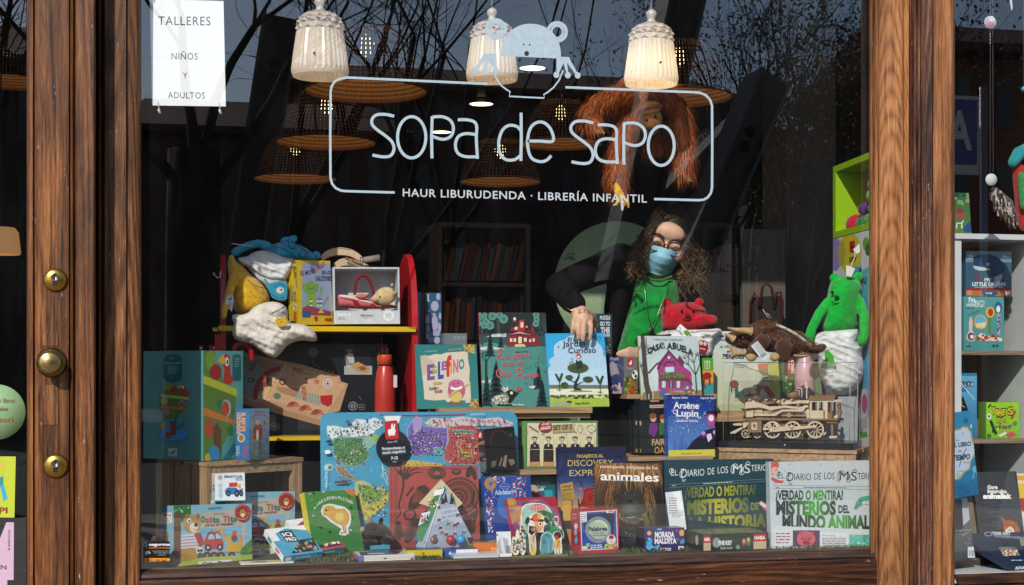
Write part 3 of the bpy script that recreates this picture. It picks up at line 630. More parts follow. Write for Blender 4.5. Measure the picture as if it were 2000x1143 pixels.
def beam(name,label,p0,p1,D0,D1,wd,holes=()):
 a,b=out(*p0,D0),out(*p1,D1);t=thing(name,label,'steel beam',b);d=(b-a);X=Vector((0,1,0)).cross(d).normalized()*wd
 MB().slab(a-X/2,X,(0,.5,0),d,srgb('#4b4745')).build('web',surf('matte'),t)
 for s in(-1,1):MB().slab(a+X*.5*s-X*.05,X*.1,(0,.62,0),d,srgb('#5f5d5b')).build('flange',surf('matte'),t)
 for h in holes:q=a+d*h+Vector((0,.505,0));MB().lathe(q,[(wd*.18,0),(wd*.18,.012),(.001,.012)],20,axis=(0,1,0)).build('hole_cap',surf('dark','#0e0d0d'),t)
beam('steel_beam','grey leaning steel slab mirrored beside the paper notice',(545,55),(455,640),11,11,.34,(.15,.2,.25))
beam('steel_beam','long leaning steel beam mirrored behind the lit lamp',(1330,-60),(1195,560),13,13,.42)
beam('steel_beam','leaning steel beam with bolt caps mirrored below the corner of the sign',(1480,165),(1330,520),12,12,.36,(.3,.38))
beam('steel_beam','steel beam crossing behind another beside the ape toy',(1450,230),(1210,480),14,14,.30)
bn=thing('blue_banner','blue banner with a white letter on a pole mirrored in the side window','banner',out(1920,700,9))
a,b=out(1856,186,9),out(1912,342,9)
MB().box(min(a.x,b.x),max(a.x,b.x),-9.02,-9,a.z-(a.z-b.z),a.z,srgb('#d8d6d0')).build('cloth',surf('cloth'),bn)
F=Face((max(a.x,b.x)-.02,-8.995,b.z+.1),(-1,0,0),(0,0,1),abs(a.x-b.x)-.04,a.z-b.z-.14);A=Art(F);A.fill('#2b3f8f');A.mb.build('blue_field',surf('print'),bn)
tr_,g0,g1=glyphs('A',.03);m=MB();k=(a.z-b.z)*.55/.73
for q in tr_:m.add([F.pt(.06+(x-g0)*k*.62,.16+y*k*.9,.004)for x,y in q],[(0,1,2)],srgb('#d8d6d0'))
m.build('letter',surf('print'),bn)
q=out(1926,178,9);MB().tube([(q.x,-9.05,-.2),(q.x,-9.05,q.z+.05)],.04,10).build('pole',surf('metal','#9a9a9a'),bn)
# ================================================================== SHAPES FOR SOFT THINGS
def pyz(px,Y,z):d=ray(px,HOR);t=(Y-CAM.y)/d.y;return HOR-(z-CZ)*FPX/t
def inside(p,poly):
 c=False;j=len(poly)-1
 for i in range(len(poly)):
  a,b=poly[i],poly[j]
  if(a[1]>p[1])!=(b[1]>p[1])and p[0]<(b[0]-a[0])*(p[1]-a[1])/(b[1]-a[1])+a[0]:c=not c
  j=i
 return c
def edge_d(p,poly):
 best=1e9
 for i in range(len(poly)):
  a,b=poly[i-1],poly[i];dx,dy=b[0]-a[0],b[1]-a[1];l=dx*dx+dy*dy or 1
  t=max(0,min(1,((p[0]-a[0])*dx+(p[1]-a[1])*dy)/l));best=min(best,math.hypot(a[0]+dx*t-p[0],a[1]+dy*t-p[1]))
 return best
def smooth_out(pts,k=2):
 for _ in range(k):pts=[q for i in range(len(pts))for q in((pts[i][0]*.75+pts[(i+1)%len(pts)][0]*.25,pts[i][1]*.75+pts[(i+1)%len(pts)][1]*.25),(pts[i][0]*.25+pts[(i+1)%len(pts)][0]*.75,pts[i][1]*.25+pts[(i+1)%len(pts)][1]*.75))]
 return pts
def pillow(m,outline,Y,thick,V=FULL,fold=0.0,fs=1.0,ang=0,grid=26,rnd=2,col=(.8,.8,.8),yfun=None,back=.6,seed=0):
 """a soft body: its outline is swollen towards and away from the viewer, with creases running at ang"""
 P=smooth_out([pix(p,V)for p in outline],rnd);xs=[p[0]for p in P];ys_=[p[1]for p in P];st=max(max(xs)-min(xs),max(ys_)-min(ys_))/grid
 pts=list(P);n=len(P);y=min(ys_)+st*.5;row=0
 while y<max(ys_):
  x=min(xs)+st*(.5 if row%2 else 1)
  while x<max(xs):
   if inside((x,y),P)and edge_d((x,y),P)>st*.45:pts.append((x,y))
   x+=st
  y+=st*.87;row+=1
 vs,es,fs_,*_=geometry.delaunay_2d_cdt([Vector(p)for p in pts],[(i,(i+1)%n)for i in range(n)],[],1,1e-4)
 half=max(edge_d(p,P)for p in pts[n:])if len(pts)>n else 1;ca,sa=math.cos(R(ang)),math.sin(R(ang));F,B,edge=[],[],[]
 for p in vs:
  d=edge_d(p,P);q=min(1,d/(half*(.45 if fold>.005 else 1)));h=math.sqrt(max(0,1-(1-q)**2));k=mpp(p.x,Y);yy=Y+(yfun(p.x,p.y)if yfun else 0)
  u,v=p.x*ca+p.y*sa,-p.x*sa+p.y*ca
  f=0
  if fold:f=(1-abs(noise.noise(Vector((u*.020*fs,v*.06*fs,seed+3.1))))*3.4)*.75+noise.noise(Vector((u*.03*fs,v*.1*fs,seed+9.7)))*.5+(1-abs(noise.noise(Vector((u*.07*fs,v*.13*fs,seed+1.7))))*3)*.28
  w_=min(1,d/(st*1.2));F.append(at(p.x,p.y,yy-(thick*h+fold*f*w_)));B.append(at(p.x,p.y,yy+thick*h*back));edge.append(d<1e-3)
 b=len(vs);m.add(F+[F[i]if edge[i]else B[i]for i in range(b)],[tuple(f)for f in fs_]+[tuple(i+b for i in reversed(f))for f in fs_],col,True);return m
def soft(name,mat,parent,outline,Y,thick,V=FULL,**k):return pillow(MB(),outline,Y,thick,V,**k).build(name,mat,parent)
def ptube(m,pts,Y,r,V=FULL,n=7,col=(.8,.8,.8)):
 """round line through photo pixels; r in pixels; Y a depth or one per point"""
 Ys=Y if isinstance(Y,list)else[Y]*len(pts);q=[at(p[0],p[1],y,V)for p,y in zip(pts,Ys)];k=mpp(pix(pts[0],V)[0],Ys[0])*V[2]
 return m.tube(q,[x*k for x in r]if isinstance(r,list)else r*k,n,col)
def plimb(m,pts,Y,r,V=FULL,n=12,col=(.8,.8,.8)):
 Ys=Y if isinstance(Y,list)else[Y]*len(pts);q=[at(p[0],p[1],y,V)for p,y in zip(pts,Ys)];k=mpp(pix(pts[0],V)[0],Ys[0])*V[2]
 return m.limb(q,[x*k for x in r],n,col)
def decal(name,parent,Y,draw,V=FULL,box=None,tilt=0,kind='print',lift=0):
 """a small flat printed piece standing at depth Y that covers photo box x0,y0,x1,y1"""
 x0,y0,x1,y1=box;F=frame_from((x0,y1),(x1,y1),(x0,y0),(Y,Y,Y+tilt),V);A=Art(F,V,lift or.0002);draw(A);return A.done(name,parent,kind)

# ================================================================== WRITING AND EMBLEM ON THE GLASS
VIN=(.33,.42,.48);VINW=(.42,.46,.50)
def glass_art():A=Art(Face((-3,-.0012,0),(1,0,0),(0,0,1),6,3),ZK,0);A.clip=False;return A
sign=thing('window_lettering','pale blue vinyl shop sign on the window: frog in a bowl, rounded frame and lettering','shop sign',at(1018,380,-.001))
A=glass_art();lw=15
A.line([(838,374)]+[(130,342)]+[(84+46*math.sin(R(90-a))-0,388-46*math.cos(R(90-a))-0)for a in(90,70)][:0]+[(108,343),(82,349),(60,364),(46,386),(41,412),(39,640),(40,850),(48,880),(66,902),(92,915),(118,918),(366,925)],12,VIN)
A.done('rounded_frame',sign,'matte');A=glass_art()
A.line([(1232,391),(1880,416),(1915,419),(1945,432),(1966,455),(1976,485),(1977,700),(1976,900),(1970,928),(1954,950),(1932,962),(1905,964),(1682,958)],12,VIN)
A.done('rounded_frame',sign,'matte')
A=glass_art()
pts=[(905,232)]+[(905+(1210-905)*(.5-.5*math.cos(R(t))),238+5*t/180-(172)*math.sin(R(t))**.8)for t in range(8,181,8)]+[(1212,246)]
A.poly(pts,VIN)
for cx,cy in((880,96),(1190,110)):
 A.ring(cx,cy,46,46,18,VIN);A.ring(cx,cy,29,31,11,VIN)
A.ell(1020,174,4,5,'#10141c');A.ell(1051,176,4,5,'#10141c');A.ell(1035,220,12,13,'#20252c')
for s,dx in((-1,0),(1,0)):
 X=lambda x:x
 if s>0:palm=[(1187,236),(1252,238),(1255,250),(1296,325),(1286,330),(1240,268),(1248,325),(1238,325),(1222,270),(1196,325),(1186,322)];tips=((1186,328),(1244,330),(1294,331))
 else:palm=[(880,222),(815,220),(812,232),(771,302),(781,307),(825,255),(818,305),(828,306),(846,255),(874,308),(884,305)];tips=((772,305),(826,310),(880,308))
 A.poly(palm,VIN)
 for x,y in tips:A.ell(x,y,15,16,VIN)
A.line([(872,140),(872,220)],5,VIN)
A.line([(866,305),(880,345),(905,382),(932,402),(951,414),(947,437),(1036,442),(1125,446),(1122,428),(1140,418),(1172,392),(1200,355),(1220,305)],8,VIN)
A.done('frog_emblem',sign,'matte')
def stroke(A,pts,wd=15):A.line(pts,wd,VIN)
def arc(cx,cy,rx,ry,a0,a1,n=18):return[(cx+rx*math.cos(R(a0+(a1-a0)*k/n)),cy+ry*math.sin(R(a0+(a1-a0)*k/n)))for k in range(n+1)]
def bez(*P):  # smooth line through points
 out_=[];n=len(P)
 for i in range(n-1):
  p0,p1,p2,p3=P[max(i-1,0)],P[i],P[i+1],P[min(i+2,n-1)]
  for k in range(6):
   t=k/6;out_.append(tuple(.5*((2*p1[j])+(-p0[j]+p2[j])*t+(2*p0[j]-5*p1[j]+4*p2[j]-p3[j])*t*t+(-p0[j]+3*p1[j]-3*p2[j]+p3[j])*t**3)for j in(0,1)))
 return out_+[P[-1]]
def let_s(ox,oy):return[[*bez((363+ox,538+oy),(320+ox,529+oy),(275+ox,531+oy),(252+ox,552+oy),(252+ox,580+oy),(275+ox,605+oy),(320+ox,638+oy),(352+ox,668+oy),(362+ox,705+oy),(345+ox,738+oy),(305+ox,744+oy),(253+ox,735+oy))]]
def let_a(ox,oy):return[[*bez((686+ox,556+oy),(730+ox,556+oy),(768+ox,566+oy),(782+ox,592+oy),(780+ox,650+oy),(786+ox,754+oy))],[*bez((780+ox,632+oy),(730+ox,626+oy),(690+ox,640+oy),(674+ox,680+oy),(684+ox,722+oy),(720+ox,742+oy),(784+ox,744+oy))]]
def let_p(ox,oy):return[[(556+ox,538+oy),(553+ox,645+oy),(555+ox,752+oy)],[*bez((558+ox,542+oy),(610+ox,541+oy),(650+ox,562+oy),(664+ox,600+oy),(650+ox,640+oy),(610+ox,655+oy),(556+ox,640+oy))]]
A=glass_art()
for s_ in let_s(0,0)+let_p(0,0)+let_a(0,0)+let_s(1010,34)+let_a(710,26)+let_p(974,32):stroke(A,s_)
stroke(A,arc(452,645,72,105,0,360,30));stroke(A,arc(1718,688,66,100,0,360,30))
stroke(A,[(1007,520),(1008,640),(1006,765)]);stroke(A,bez((1006,612),(985,590),(945,585),(912,610),(894,665),(900,725),(930,758),(975,758),(1006,735)))
stroke(A,bez((1040,664),(1100,664),(1168,664),(1160,610),(1130,575),(1095,568),(1060,590),(1042,640),(1042,700),(1060,750),(1100,768),(1135,762),(1160,738)))
A.done('title_lettering',sign,'matte')
A=glass_art();A.text('HAUR LIBURUDENDA · LIBRERÍA INFANTIL',407,944,1645,41,VINW,976,bold=.012,track=1.1);A.done('subtitle_lettering',sign,'matte')
# paper notice
nt_=thing('paper_notice','white hanging paper notice in plain capitals taped by clips inside the glass','notice',at(365,208,.02))
F=frame_from((297,206),(441,208),(291,-2),(.015,.012,.017));MB().slab(F.O,F.U*F.w,F.V*F.h,-F.N*.0006).build('sheet',surf('paper','#eef0f0'),nt_)
A=Art(F)
for t,x0,x1,y,h in(('TALLERES',309,411,49,18),('NIÑOS',335,386,116,13.5),('Y',357,366,153,12),('ADULTOS',328,400,192,13)):A.text(t,x0,y,x1,h,'#23262a',y+.8,track=1.12)
A.done('lettering',nt_)
for px,py in((310,207),(429,208)):
 m=MB();ptube(m,[(px-2,py-8),(px,py+2),(px+2,py+8)],.012,1.1);ptube(m,[(px-1,py+6),(px+3,py+15)],.012,2.6);m.build('clip',surf('plastic','#b9bcc0'),nt_)
m=MB();ptube(m,[(428,-10),(428,2)],.012,.8);ptube(m,[(301,-12),(301,3)],.014,.8);m.build('thread',surf('plastic','#b9bcc0'),nt_)
# stickers
st=thing('alarm_sticker','black and orange security company sticker in the corner of the window','sticker',at(305,1098,-.001))
F=frame_from((280,1098),(332,1096),(280,1059),(-.001,-.001,-.001));A=Art(F,ZE);A.fill('#0c0c0e')
A.text('segurma',88,808,270,24,'#d8dce2',bold=.03);A.ring(60,797,14,14,7,'#a9c8d8');A.text('SEGURIDAD INTEGRAL',62,832,268,11,'#d87a1e',bold=.02)
A.poly([(52,862),(90,848),(104,872),(66,886)],'#b9c0c6');A.line([(70,884),(58,890)],6,'#b9c0c6')
A.text('Local dotado de sistema',120,856,266,7,'#c8ccd2');A.text('de videovigilancia',135,872,262,7,'#c8ccd2');A.text('permanente',165,890,235,7,'#c8ccd2');A.rect(45,914,270,948,'#e08a22');A.text('902 108 068',75,940,240,17,'#1a1a1a',bold=.02)
A.done('printed_face',st)
st=thing('green_round_sticker','round pale green sticker with brown lettering on the door glass','sticker',at(0,860,-.022))
p=at(-7,805,-.0222);k=mpp(0,-.02)*54;MB().lathe(p,[(k,0),(k,-.0006),(.0004,-.0006)],60,axis=(0,1,0)).build('disc',surf('print','#86a87c'),st)
A=Art(Face((-3,-.0229,0),(1,0,0),(0,0,1),6,3),FULL,0)
for t,x0,x1,y,h,c in(('n libros',-2,29,787,9,'#5a3a1c'),('ales',-1,16,803,9,'#5a3a1c'),('sori',-2,26,825,11.5,'#7a3c14'),('r',-3,3,847,5,'#40301c')):A.text(t,x0,y,x1,h,c,bold=.02)
A.done('lettering',st)
st=thing('yellow_sticker','yellow green square sticker with a red word on the door glass','sticker',at(0,1011,-.022))
F=frame_from((-70,1011),(28,1011),(-70,891),(-.0215,)*3);MB().slab(F.O,F.U*F.w,F.V*F.h,-F.N*.0005).build('sheet',surf('print','#b3c23a'),st)
A=Art(F,ZO);A.text('A TAUETA',-80,718,25,10,'#2a8a7a',bold=.03);A.text('PI',-6,748,42,34,'#8a2f22',744,bold=.03)
A.ell(8,480,24,18,'#c8b04a');A.rect(-20,540,18,600,'#2f8a8a');A.poly([(0,590),(20,585),(40,660),(20,680)],'#3aa0cc');A.line([(18,520),(0,545)],8,'#c8b04a');A.done('printed_face',st)
st=thing('pink_sign','pale pink cut-corner sign on the lower door glass','sign',at(0,1135,-.022))
A=Art(Face((-3,-.0215,0),(1,0,0),(0,0,1),6,3),ZO,0)
o=[at(x,y,-.0215,ZO)for x,y in((-150,1160),(40,1160),(40,1115),(75,1115),(77,795),(35,795),(-30,960),(-150,960))];MB().extrude(o,(0,.0006,0)).build('sheet',surf('print','#c3a6bd'),st)
A.text('EN',-18,1056,36,26,'#17131a',bold=.03);A.text('BIRIBILKO.EUS',56,930,56,12,'#3a2f3c',838,bold=.02,up=(-1,0));A.text('B',56,948,56,12,'#3a2f3c',937,bold=.03,up=(-1,0));A.done('lettering',st)

# ================================================================== GOODS, THE SHADED END
# slatted crate stood on its side
def crate(name,label,c0,U,W,h,slats_side,nslat_back,th=.012,deep_top=True):
 """c0 near bottom corner, U along the open front, W along the slatted side"""
 t=thing(name,label,'crate',c0);U,W,Z=Vector(U),Vector(W),Vector((0,0,1));u,w_=U.normalized(),W.normalized();mt=pine('Z');mx_=pine('X')
 n,g=slats_side,.012;sw_=(W.length-g*(n-1))/n
 for i in range(n):MB().slab(c0+w_*(i*(sw_+g)),w_*sw_,u*th,Z*(h-th)).build('slat',mt,t)
 for i in range(n):MB().slab(c0+U-u*th+w_*(i*(sw_+g)),w_*sw_,u*th,Z*(h-th)).build('slat',mt,t)
 n=nslat_back;sb=(U.length-g*(n-1))/n
 for i in range(n):MB().slab(c0+W+u*(i*(sb+g)),u*sb,w_*th,Z*(h-th)).build('slat',mt,t)
 for a,b in((c0+u*th,1),(c0+U-u*(th+.022),1)):MB().slab(a+w_*.002,u*.022,w_*.02,Z*(h-th-.001)).build('corner_post',mt,t)
 MB().slab(c0-w_*.003-u*.003+Z*(h-th+.0005),U+u*.006,W*.46,Z*th).build('board',mx_,t);MB().slab(c0-u*.003+W*.52+Z*(h-th+.0005),U+u*.006,W*.48,Z*th).build('board',mx_,t)
 MB().slab(c0+u*(th+.023)+w_*.003+Z*(h-th-.026),U-u*(2*th+.046),w_*.014,Z*.025).build('rail',mx_,t)
 return t
c0=at(405,904,.21);zt=c0.z;a=at(590,889,.40);b=at(283,904,.40);c0.z=DZ
U=Vector((a.x-c0.x,a.y-c0.y,0));W=Vector((-U.y,U.x,0)).normalized()*.27
crate('wooden_crate','pale slatted wooden crate on its side under the teal toy box',c0,U,W,zt-DZ,3,5)
# teal box on the crate
ZB1=zt+.0025
t,F,A=carton('toy_box','big teal cardboard toy box with a ball tree picture on top of the crate','toy box',(280,pyz(280,.43,ZB1)),(397,pyz(397,.245,ZB1)),(280,686),(.43,.245,.43),.165,'#589694')
A=Art(F,ZJ);A.scatter(220,(30,90,460,890),2.2,['#78b0aa','#2d6668'],asp=(1,1))
def teal_label(A,x0,x1,y0,y1,t=1):
 r=(x1-x0)/2;A.rect(x0,y0+r*.6,x1,y1-r*.6,'#12656c');A.ell((x0+x1)/2,y0+r*.6,r,r*.6,'#12656c');A.ell((x0+x1)/2,y1-r*.6,r,r*.6,'#12656c')
 A.text('Toc boum pam',x0+6,y0+r*1.05,x1-6,r*.22,'#cfe2df');A.text('djeco',x0+r*.7,y0+r*.5,x1-r*.7,r*.14,'#cfe2df');A.words(x0+r*.5,y0+r*1.3,x1-r*.5,4,'#9cc4c2',5,3)
teal_label(A,180,312,115,315)
A.ell(250,690,107,50,'#2b86c4');A.ell(250,680,107,48,'#3a9ad6');A.rect(232,560,272,690,'#7a4a2c');A.ell(218,692,24,26,'#b8392c');A.ell(182,630,16,26,'#e0b32a');A.ell(182,635,8,12,'#a86e1e');A.ell(240,580,30,14,'#3a90c0');A.poly([(272,640),(330,595),(325,625),(275,665)],'#2c6f86')
A.poly([(150,440),(180,380),(205,330),(250,325),(285,350),(300,395),(330,440),(325,510),(285,545),(250,580),(200,575),(165,520)],'#5d7a35');A.ell(222,345,36,24,'#77943c');A.ell(255,375,28,26,'#a83030');A.ell(190,448,26,32,'#7fb0b8');A.ell(190,450,22,20,'#c8b23c');A.ell(205,525,26,30,'#5d93a0');A.ell(205,522,22,18,'#d08a3a');A.ell(312,470,24,26,'#86b4b0');A.ell(310,472,20,20,'#c0482f')
A.poly([(165,400),(368,422),(366,442),(162,418)],'#c3c83e');A.poly([(165,480),(360,500),(356,516),(162,494)],'#d08036')
A.poly([(300,345),(330,330),(342,370),(368,385),(350,410),(310,408),(305,375)],'#c03a30');A.poly([(276,350),(304,334),(306,362)],'#e2b23a');A.ell(322,350,9,12,'#e8e8e8')
A.rect(220,784,283,850,'#c3d3d2');A.poly([(232,815),(250,805),(262,796),(270,806),(258,818),(240,828)],'#3f7a3a');A.text('DJECO',222,848,282,12,'#24405e',bold=.03)
A.done('front_print',t)
B=Art(side_faces(F,.165)['right'],ZJ);B.fill('#5fa6a2')
B.poly([(460,90),(545,95),(540,180),(590,200),(600,330),(700,380),(680,560),(640,680),(600,760),(590,890),(460,890)],'#66883c');B.ell(510,160,36,65,'#7fa440');B.ell(548,245,40,58,'#a8302c');B.poly([(585,150),(625,110),(650,130),(655,260),(685,300),(650,335),(600,320),(612,230)],'#c03a30');B.poly([(560,165),(600,118),(618,150),(608,190)],'#e6b43a');B.ell(630,170,14,32,'#f0efe8');B.ell(632,172,7,16,'#24406a')
B.poly([(460,265),(700,365),(700,418),(460,325)],'#c6cb42');B.poly([(460,490),(690,585),(690,618),(460,550)],'#d5833a');B.ell(625,500,34,62,'#9cc4c0');B.ell(618,505,26,54,'#c8502f');B.ell(572,470,20,34,'#3f7a44');B.ell(500,640,32,70,'#c35538');B.poly([(530,640),(560,600),(590,660),(580,860),(540,860)],'#6f4a2c');B.ell(535,830,44,66,'#3f9ac8');B.ell(490,860,20,40,'#d8b83a');B.poly([(600,860),(680,740),(690,800),(640,870)],'#2f7f9a');B.ell(650,650,20,44,'#4f8a3c');teal_label(B,668,728,115,305)
B.done('side_print',t)
# dice box on the crate
t,F,A=carton('game_box','small blue dice game box with a red knight picture on the crate','game box',(487,pyz(487,.27,zt+.001)),(526,pyz(526,.33,zt+.001)),(487,799),(.27,.33,.27),.055,'#4a6f94')
A=Art(F,ZJ);A.fill('#7f9db4','#5a6f78');A.scatter(60,(795,560,925,840),10,['#6f8f78','#8a7f6a','#54788a','#a08f70','#7a5a4a']);A.poly([(815,640),(850,580),(880,640),(875,720),(820,720)],'#9a3a2e');A.ell(848,600,16,18,'#c8a488');A.ell(845,690,10,40,'#d8d0c4');A.ring(858,560,50,14,5,'#b0402c',180,360);A.text('DADOS',822,530,895,12,'#8a4032');A.rect(860,740,870,830,'#4a5a44');A.done('front_print',t)
B=Art(side_faces(F,.055)['left'],ZJ);B.fill('#2f78b4','#3a6aa0')
B.text('EL REY DE',735,532,735,26,'#e8a23a',665,bold=.05,up=(1,-.02));B.text('LOS DADOS',702,532,702,26,'#e8a23a',685,bold=.05,up=(1,-.02));B.ell(732,712,26,30,'#c8c0a4');B.ell(732,712,18,22,'#9a6a4a');B.text('Haba',752,770,752,24,'#c03040',845,bold=.03,up=(1,0));B.words(695,770,720,4,'#bcd0e0',7,2.6);B.done('spine_print',t)
# small white car box
t,F,A=carton('game_box','small white box with a blue and red toy car picture standing on the bear box','game box',(420,980),(479,977),(422,926),(.17,.185,.172),.05,'#e6e8ea')
A=Art(F,ZE);A.text('SMARTCAR',728,232,885,22,'#1f6f96',bold=.05);A.rect(826,238,886,256,'#1f6f96');A.text('mini',830,253,880,12,'#e8eef2',bold=.03);A.ring(695,230,18,20,5,'#b06a5a');A.ell(695,230,8,9,'#3a3a3a')
for y in(297,340,382):A.ring(697,y,17,18,3,'#7fb6c8');A.rect(692,y-8,702,y+8,'#6aa6bc')
A.poly([(735,340),(755,315),(830,315),(850,335),(885,320),(885,365),(740,378)],'#2273b8');A.rect(770,275,840,310,'#c8382e',-4);A.rect(845,285,870,318,'#d8b23a');
for x,r in((765,26),(835,30),(873,24)):A.ell(x,365,r*.7,r,'#1c1e22');A.ell(x,365,r*.3,r*.45,'#7a7e86')
A.rect(640,424,905,437,'#1c8aa6');A.done('front_print',t)
B=Art(side_faces(F,.05)['left'],ZE);B.fill('#e2e6e8','#d8dcdf');B.rect(636,290,660,310,'#c8382e');B.rect(636,320,658,345,'#2a8a62');B.done('side_print',t)
# the two bear book-and-puzzle boxes
def bear_box(BL,BR,TL,ys,lab,off):
 t,F,A=carton('toy_box',lab,'toy box',BL,BR,TL,ys,.075,'#7fb4ca',ZE,'bear toy boxes in front of the crate');ox,oy=off
 A=Art(F,(ZE[0]+ox*ZE[2],ZE[1]+oy*ZE[2],ZE[2]))
 A.rect(180,430,980,1010,'#86b9cc',-46);A.poly([(450,540),(910,490),(905,860),(450,900)],'#b9b5a8')
 A.poly([(520,665),(880,640),(880,870),(520,900)],'#7fb6d4');A.poly([(250,470),(445,462),(448,560),(380,620),(330,560),(290,600),(250,540)],'#2f7040');A.scatter(26,(260,480,440,590),11,['#86b06a','#c8d6a0','#3c8248'],asp=(1,.5));A.poly([(302,540),(360,520),(362,970),(300,990)],'#6f4c34')
 A.ell(455,620,78,78,'#b8925c');A.ell(415,560,20,24,'#a07a48');A.ell(505,560,18,24,'#a07a48');A.ell(470,655,36,42,'#e8dcc4');A.ell(488,632,15,17,'#1c1a1a');A.ell(430,595,17,20,'#eef0f0');A.ell(432,597,9,11,'#2a3a52');A.line([(478,668),(490,676),(500,668)],4,'#2a2020')
 A.poly([(360,720),(490,700),(505,830),(360,840)],'#d6cfd6');
 for k in range(4):A.line([(360,738+k*26),(500,726+k*26)],7,'#8d7f96')
 A.poly([(360,835),(480,825),(500,930),(365,940)],'#b58a34');A.poly([(470,705),(530,700),(560,790),(520,820)],'#b03a34')
 cs=['#3d8a4a','#c8693a','#c0524a','#3f7f8a']
 for i,(ch,x)in enumerate(zip('Osito',(528,570,606,626,656))):A.text(ch,x,610,x+(38 if ch in 'O' else 14 if ch in 'i' else 30),52 if ch=='O' else 50,cs[i%4],bold=.045)
 for i,(ch,x)in enumerate(zip('Tito',(716,758,776,804))):A.text(ch,x,604,x+(38 if ch=='T' else 12 if ch=='i' else 28),52,cs[(i+1)%4],bold=.045)
 A.text('¡Grúa al rescate!',562,646,805,24,'#9c3f3a',630,bold=.02);A.text('Osito Tito',640,546,730,14,'#8a6a5a',540)
 A.poly([(560,760),(590,700),(680,690),(720,780),(716,830),(560,840)],'#bd3c3a');A.poly([(585,755),(605,712),(640,708),(645,750)],'#a9cfe0');A.poly([(655,748),(655,706),(675,704),(705,745)],'#a9cfe0');A.ell(590,825,26,30,'#3a2f3a');A.ell(690,820,26,30,'#3a2f3a');A.ell(590,825,11,13,'#c8c0c0');A.ell(690,820,11,13,'#c8c0c0')
 A.line([(640,676),(700,668),(740,745),(760,780)],22,'#d8a83a');A.poly([(745,760),(765,720),(860,705),(875,760),(870,860),(750,866)],'#d8a83a');A.poly([(780,730),(850,718),(856,780),(782,786)],'#7fa9c4');A.ell(812,745,26,30,'#8a5a34');A.ell(812,700,18,20,'#c85a34');A.rect(540,858,880,872,'#c89a34',-10);A.line([(622,680),(590,700)],4,'#3a3030');A.line([(622,680),(664,770)],4,'#3a3030')
 for x in(580,640,700,790):A.ell(x,892,32,32,'#2c2a30');A.ell(x,892,13,14,'#8a8080')
 A.ell(520,850,32,30,'#e6e4e0');A.ell(508,850,12,14,'#2a2a2a');A.ell(532,850,12,14,'#2a2a2a');A.ell(522,895,26,30,'#4f4a4c')
 A.poly([(870,840),(910,790),(965,750),(970,960),(860,980)],'#3f7a3c');A.scatter(18,(880,800,960,920),10,['#5c9a48','#2f6030']);A.poly([(285,1015),(370,945),(560,905),(700,900),(970,880),(975,1000),(285,1030)],'#a9b84a')
 A.poly([(505,945),(785,925),(785,985),(505,1005)],'#e4dfd8');A.text('Osito Tito',540,980,750,34,'#4a3a6a',970,bold=.04)
 A.text('smartmax',585,500,700,18,'#2f6a86',488,bold=.02);A.ell(882,528,66,78,'#b0302e');A.ell(882,528,40,50,'#8a2a26');A.ell(882,535,27,36,'#c08a3c');A.ell(882,548,14,16,'#f0e0c0');A.ell(874,525,4,6,'#2a1a10');A.ell(890,524,4,6,'#2a1a10')
 A.text('¡Leo! para',838,482,925,12,'#f0e4e0',474,arc=16);A.text('pequeños genios',836,574,930,12,'#f0e4e0',566,arc=-18);A.done('front_print',t)
 B=Art(side_faces(F,.075)['left'],(ZE[0]+ox*ZE[2],ZE[1]+oy*ZE[2],ZE[2]));B.fill('#7fb4ca');B.rect(196,525,286,615,'#e2ded8');B.text('Osito Tito',200,560,280,18,'#9c3f5a',bold=.03);B.words(205,575,270,6,'#5a6a76',3,2.4);B.ell(230,720,30,40,'#a06a34');B.rect(205,730,255,800,'#8a5228');B.done('side_print',t);return t
bear_box((300,1000),(965,962),(300,468),(.035,.15,.05),'sky blue bear toy box with a stuffed bear window, corner turned to the glass',(0,0))
bear_box((645,915),(1332,880),(645,360),(.185,.30,.20),'second sky blue bear toy box standing behind the first inside the crate',(370,-100))
# ================================================================== RED SHELF UNIT AND ITS TOYS
RY=.50
zs=at(620,641,RY).z;zl=at(580,853,RY).z
ru=thing('toy_shelf_unit','red shelf unit with arched side panels, yellow shelves and a metal hook','shelf unit',at(615,850,.65));ru.location.z=DZ
red=surf('paint','#b01c22');yel=surf('paint','#d6b21e')
for pxf,w_ in((431,.016),(806,.020)):
 x=at(pxf,640,RY).x;o=[(x,RY+.015,DZ),(x,RY+.36,DZ)];top=at(pxf,497,RY+.2).z
 o+=[(x,RY+.36,top-.10)]+[(x,RY+.20+.16*math.cos(R(a)),top-.12+.12*math.sin(R(a)))for a in range(10,91,10)]+[(x,RY+.20-.185*math.sin(R(a)),top-.26+.26*math.cos(R(a)))for a in range(10,91,10)]
 MB().extrude([Vector(p)for p in o],(w_,0,0)).build('side_panel',red,ru)
xl,xr=at(427,640,RY).x,at(812,640,RY).x
MB().box(xl,xr,RY,RY+.33,zs-.010,zs+.006).build('shelf',yel,ru)
MB().box(xl+.02,xr-.02,RY+.0,RY+.33,zl-.012,zl).build('shelf',yel,ru)
MB().box(xl-.018,xl-.003,RY+.01,RY+.05,zs-.012,zs+.0).build('peg',yel,ru)
MB().box(xl-.012,xl+.016,RY+.02,RY+.06,zs-.16,zs-.02).build('bracket',red,ru)
m=MB();ptube(m,[(431,541),(425,543),(418,537),(417,532)],RY+.02,1.4);ptube(m,[(431,528),(430,545)],RY+.02,1.4);m.build('hook',surf('metal','#c9c9c9'),ru)
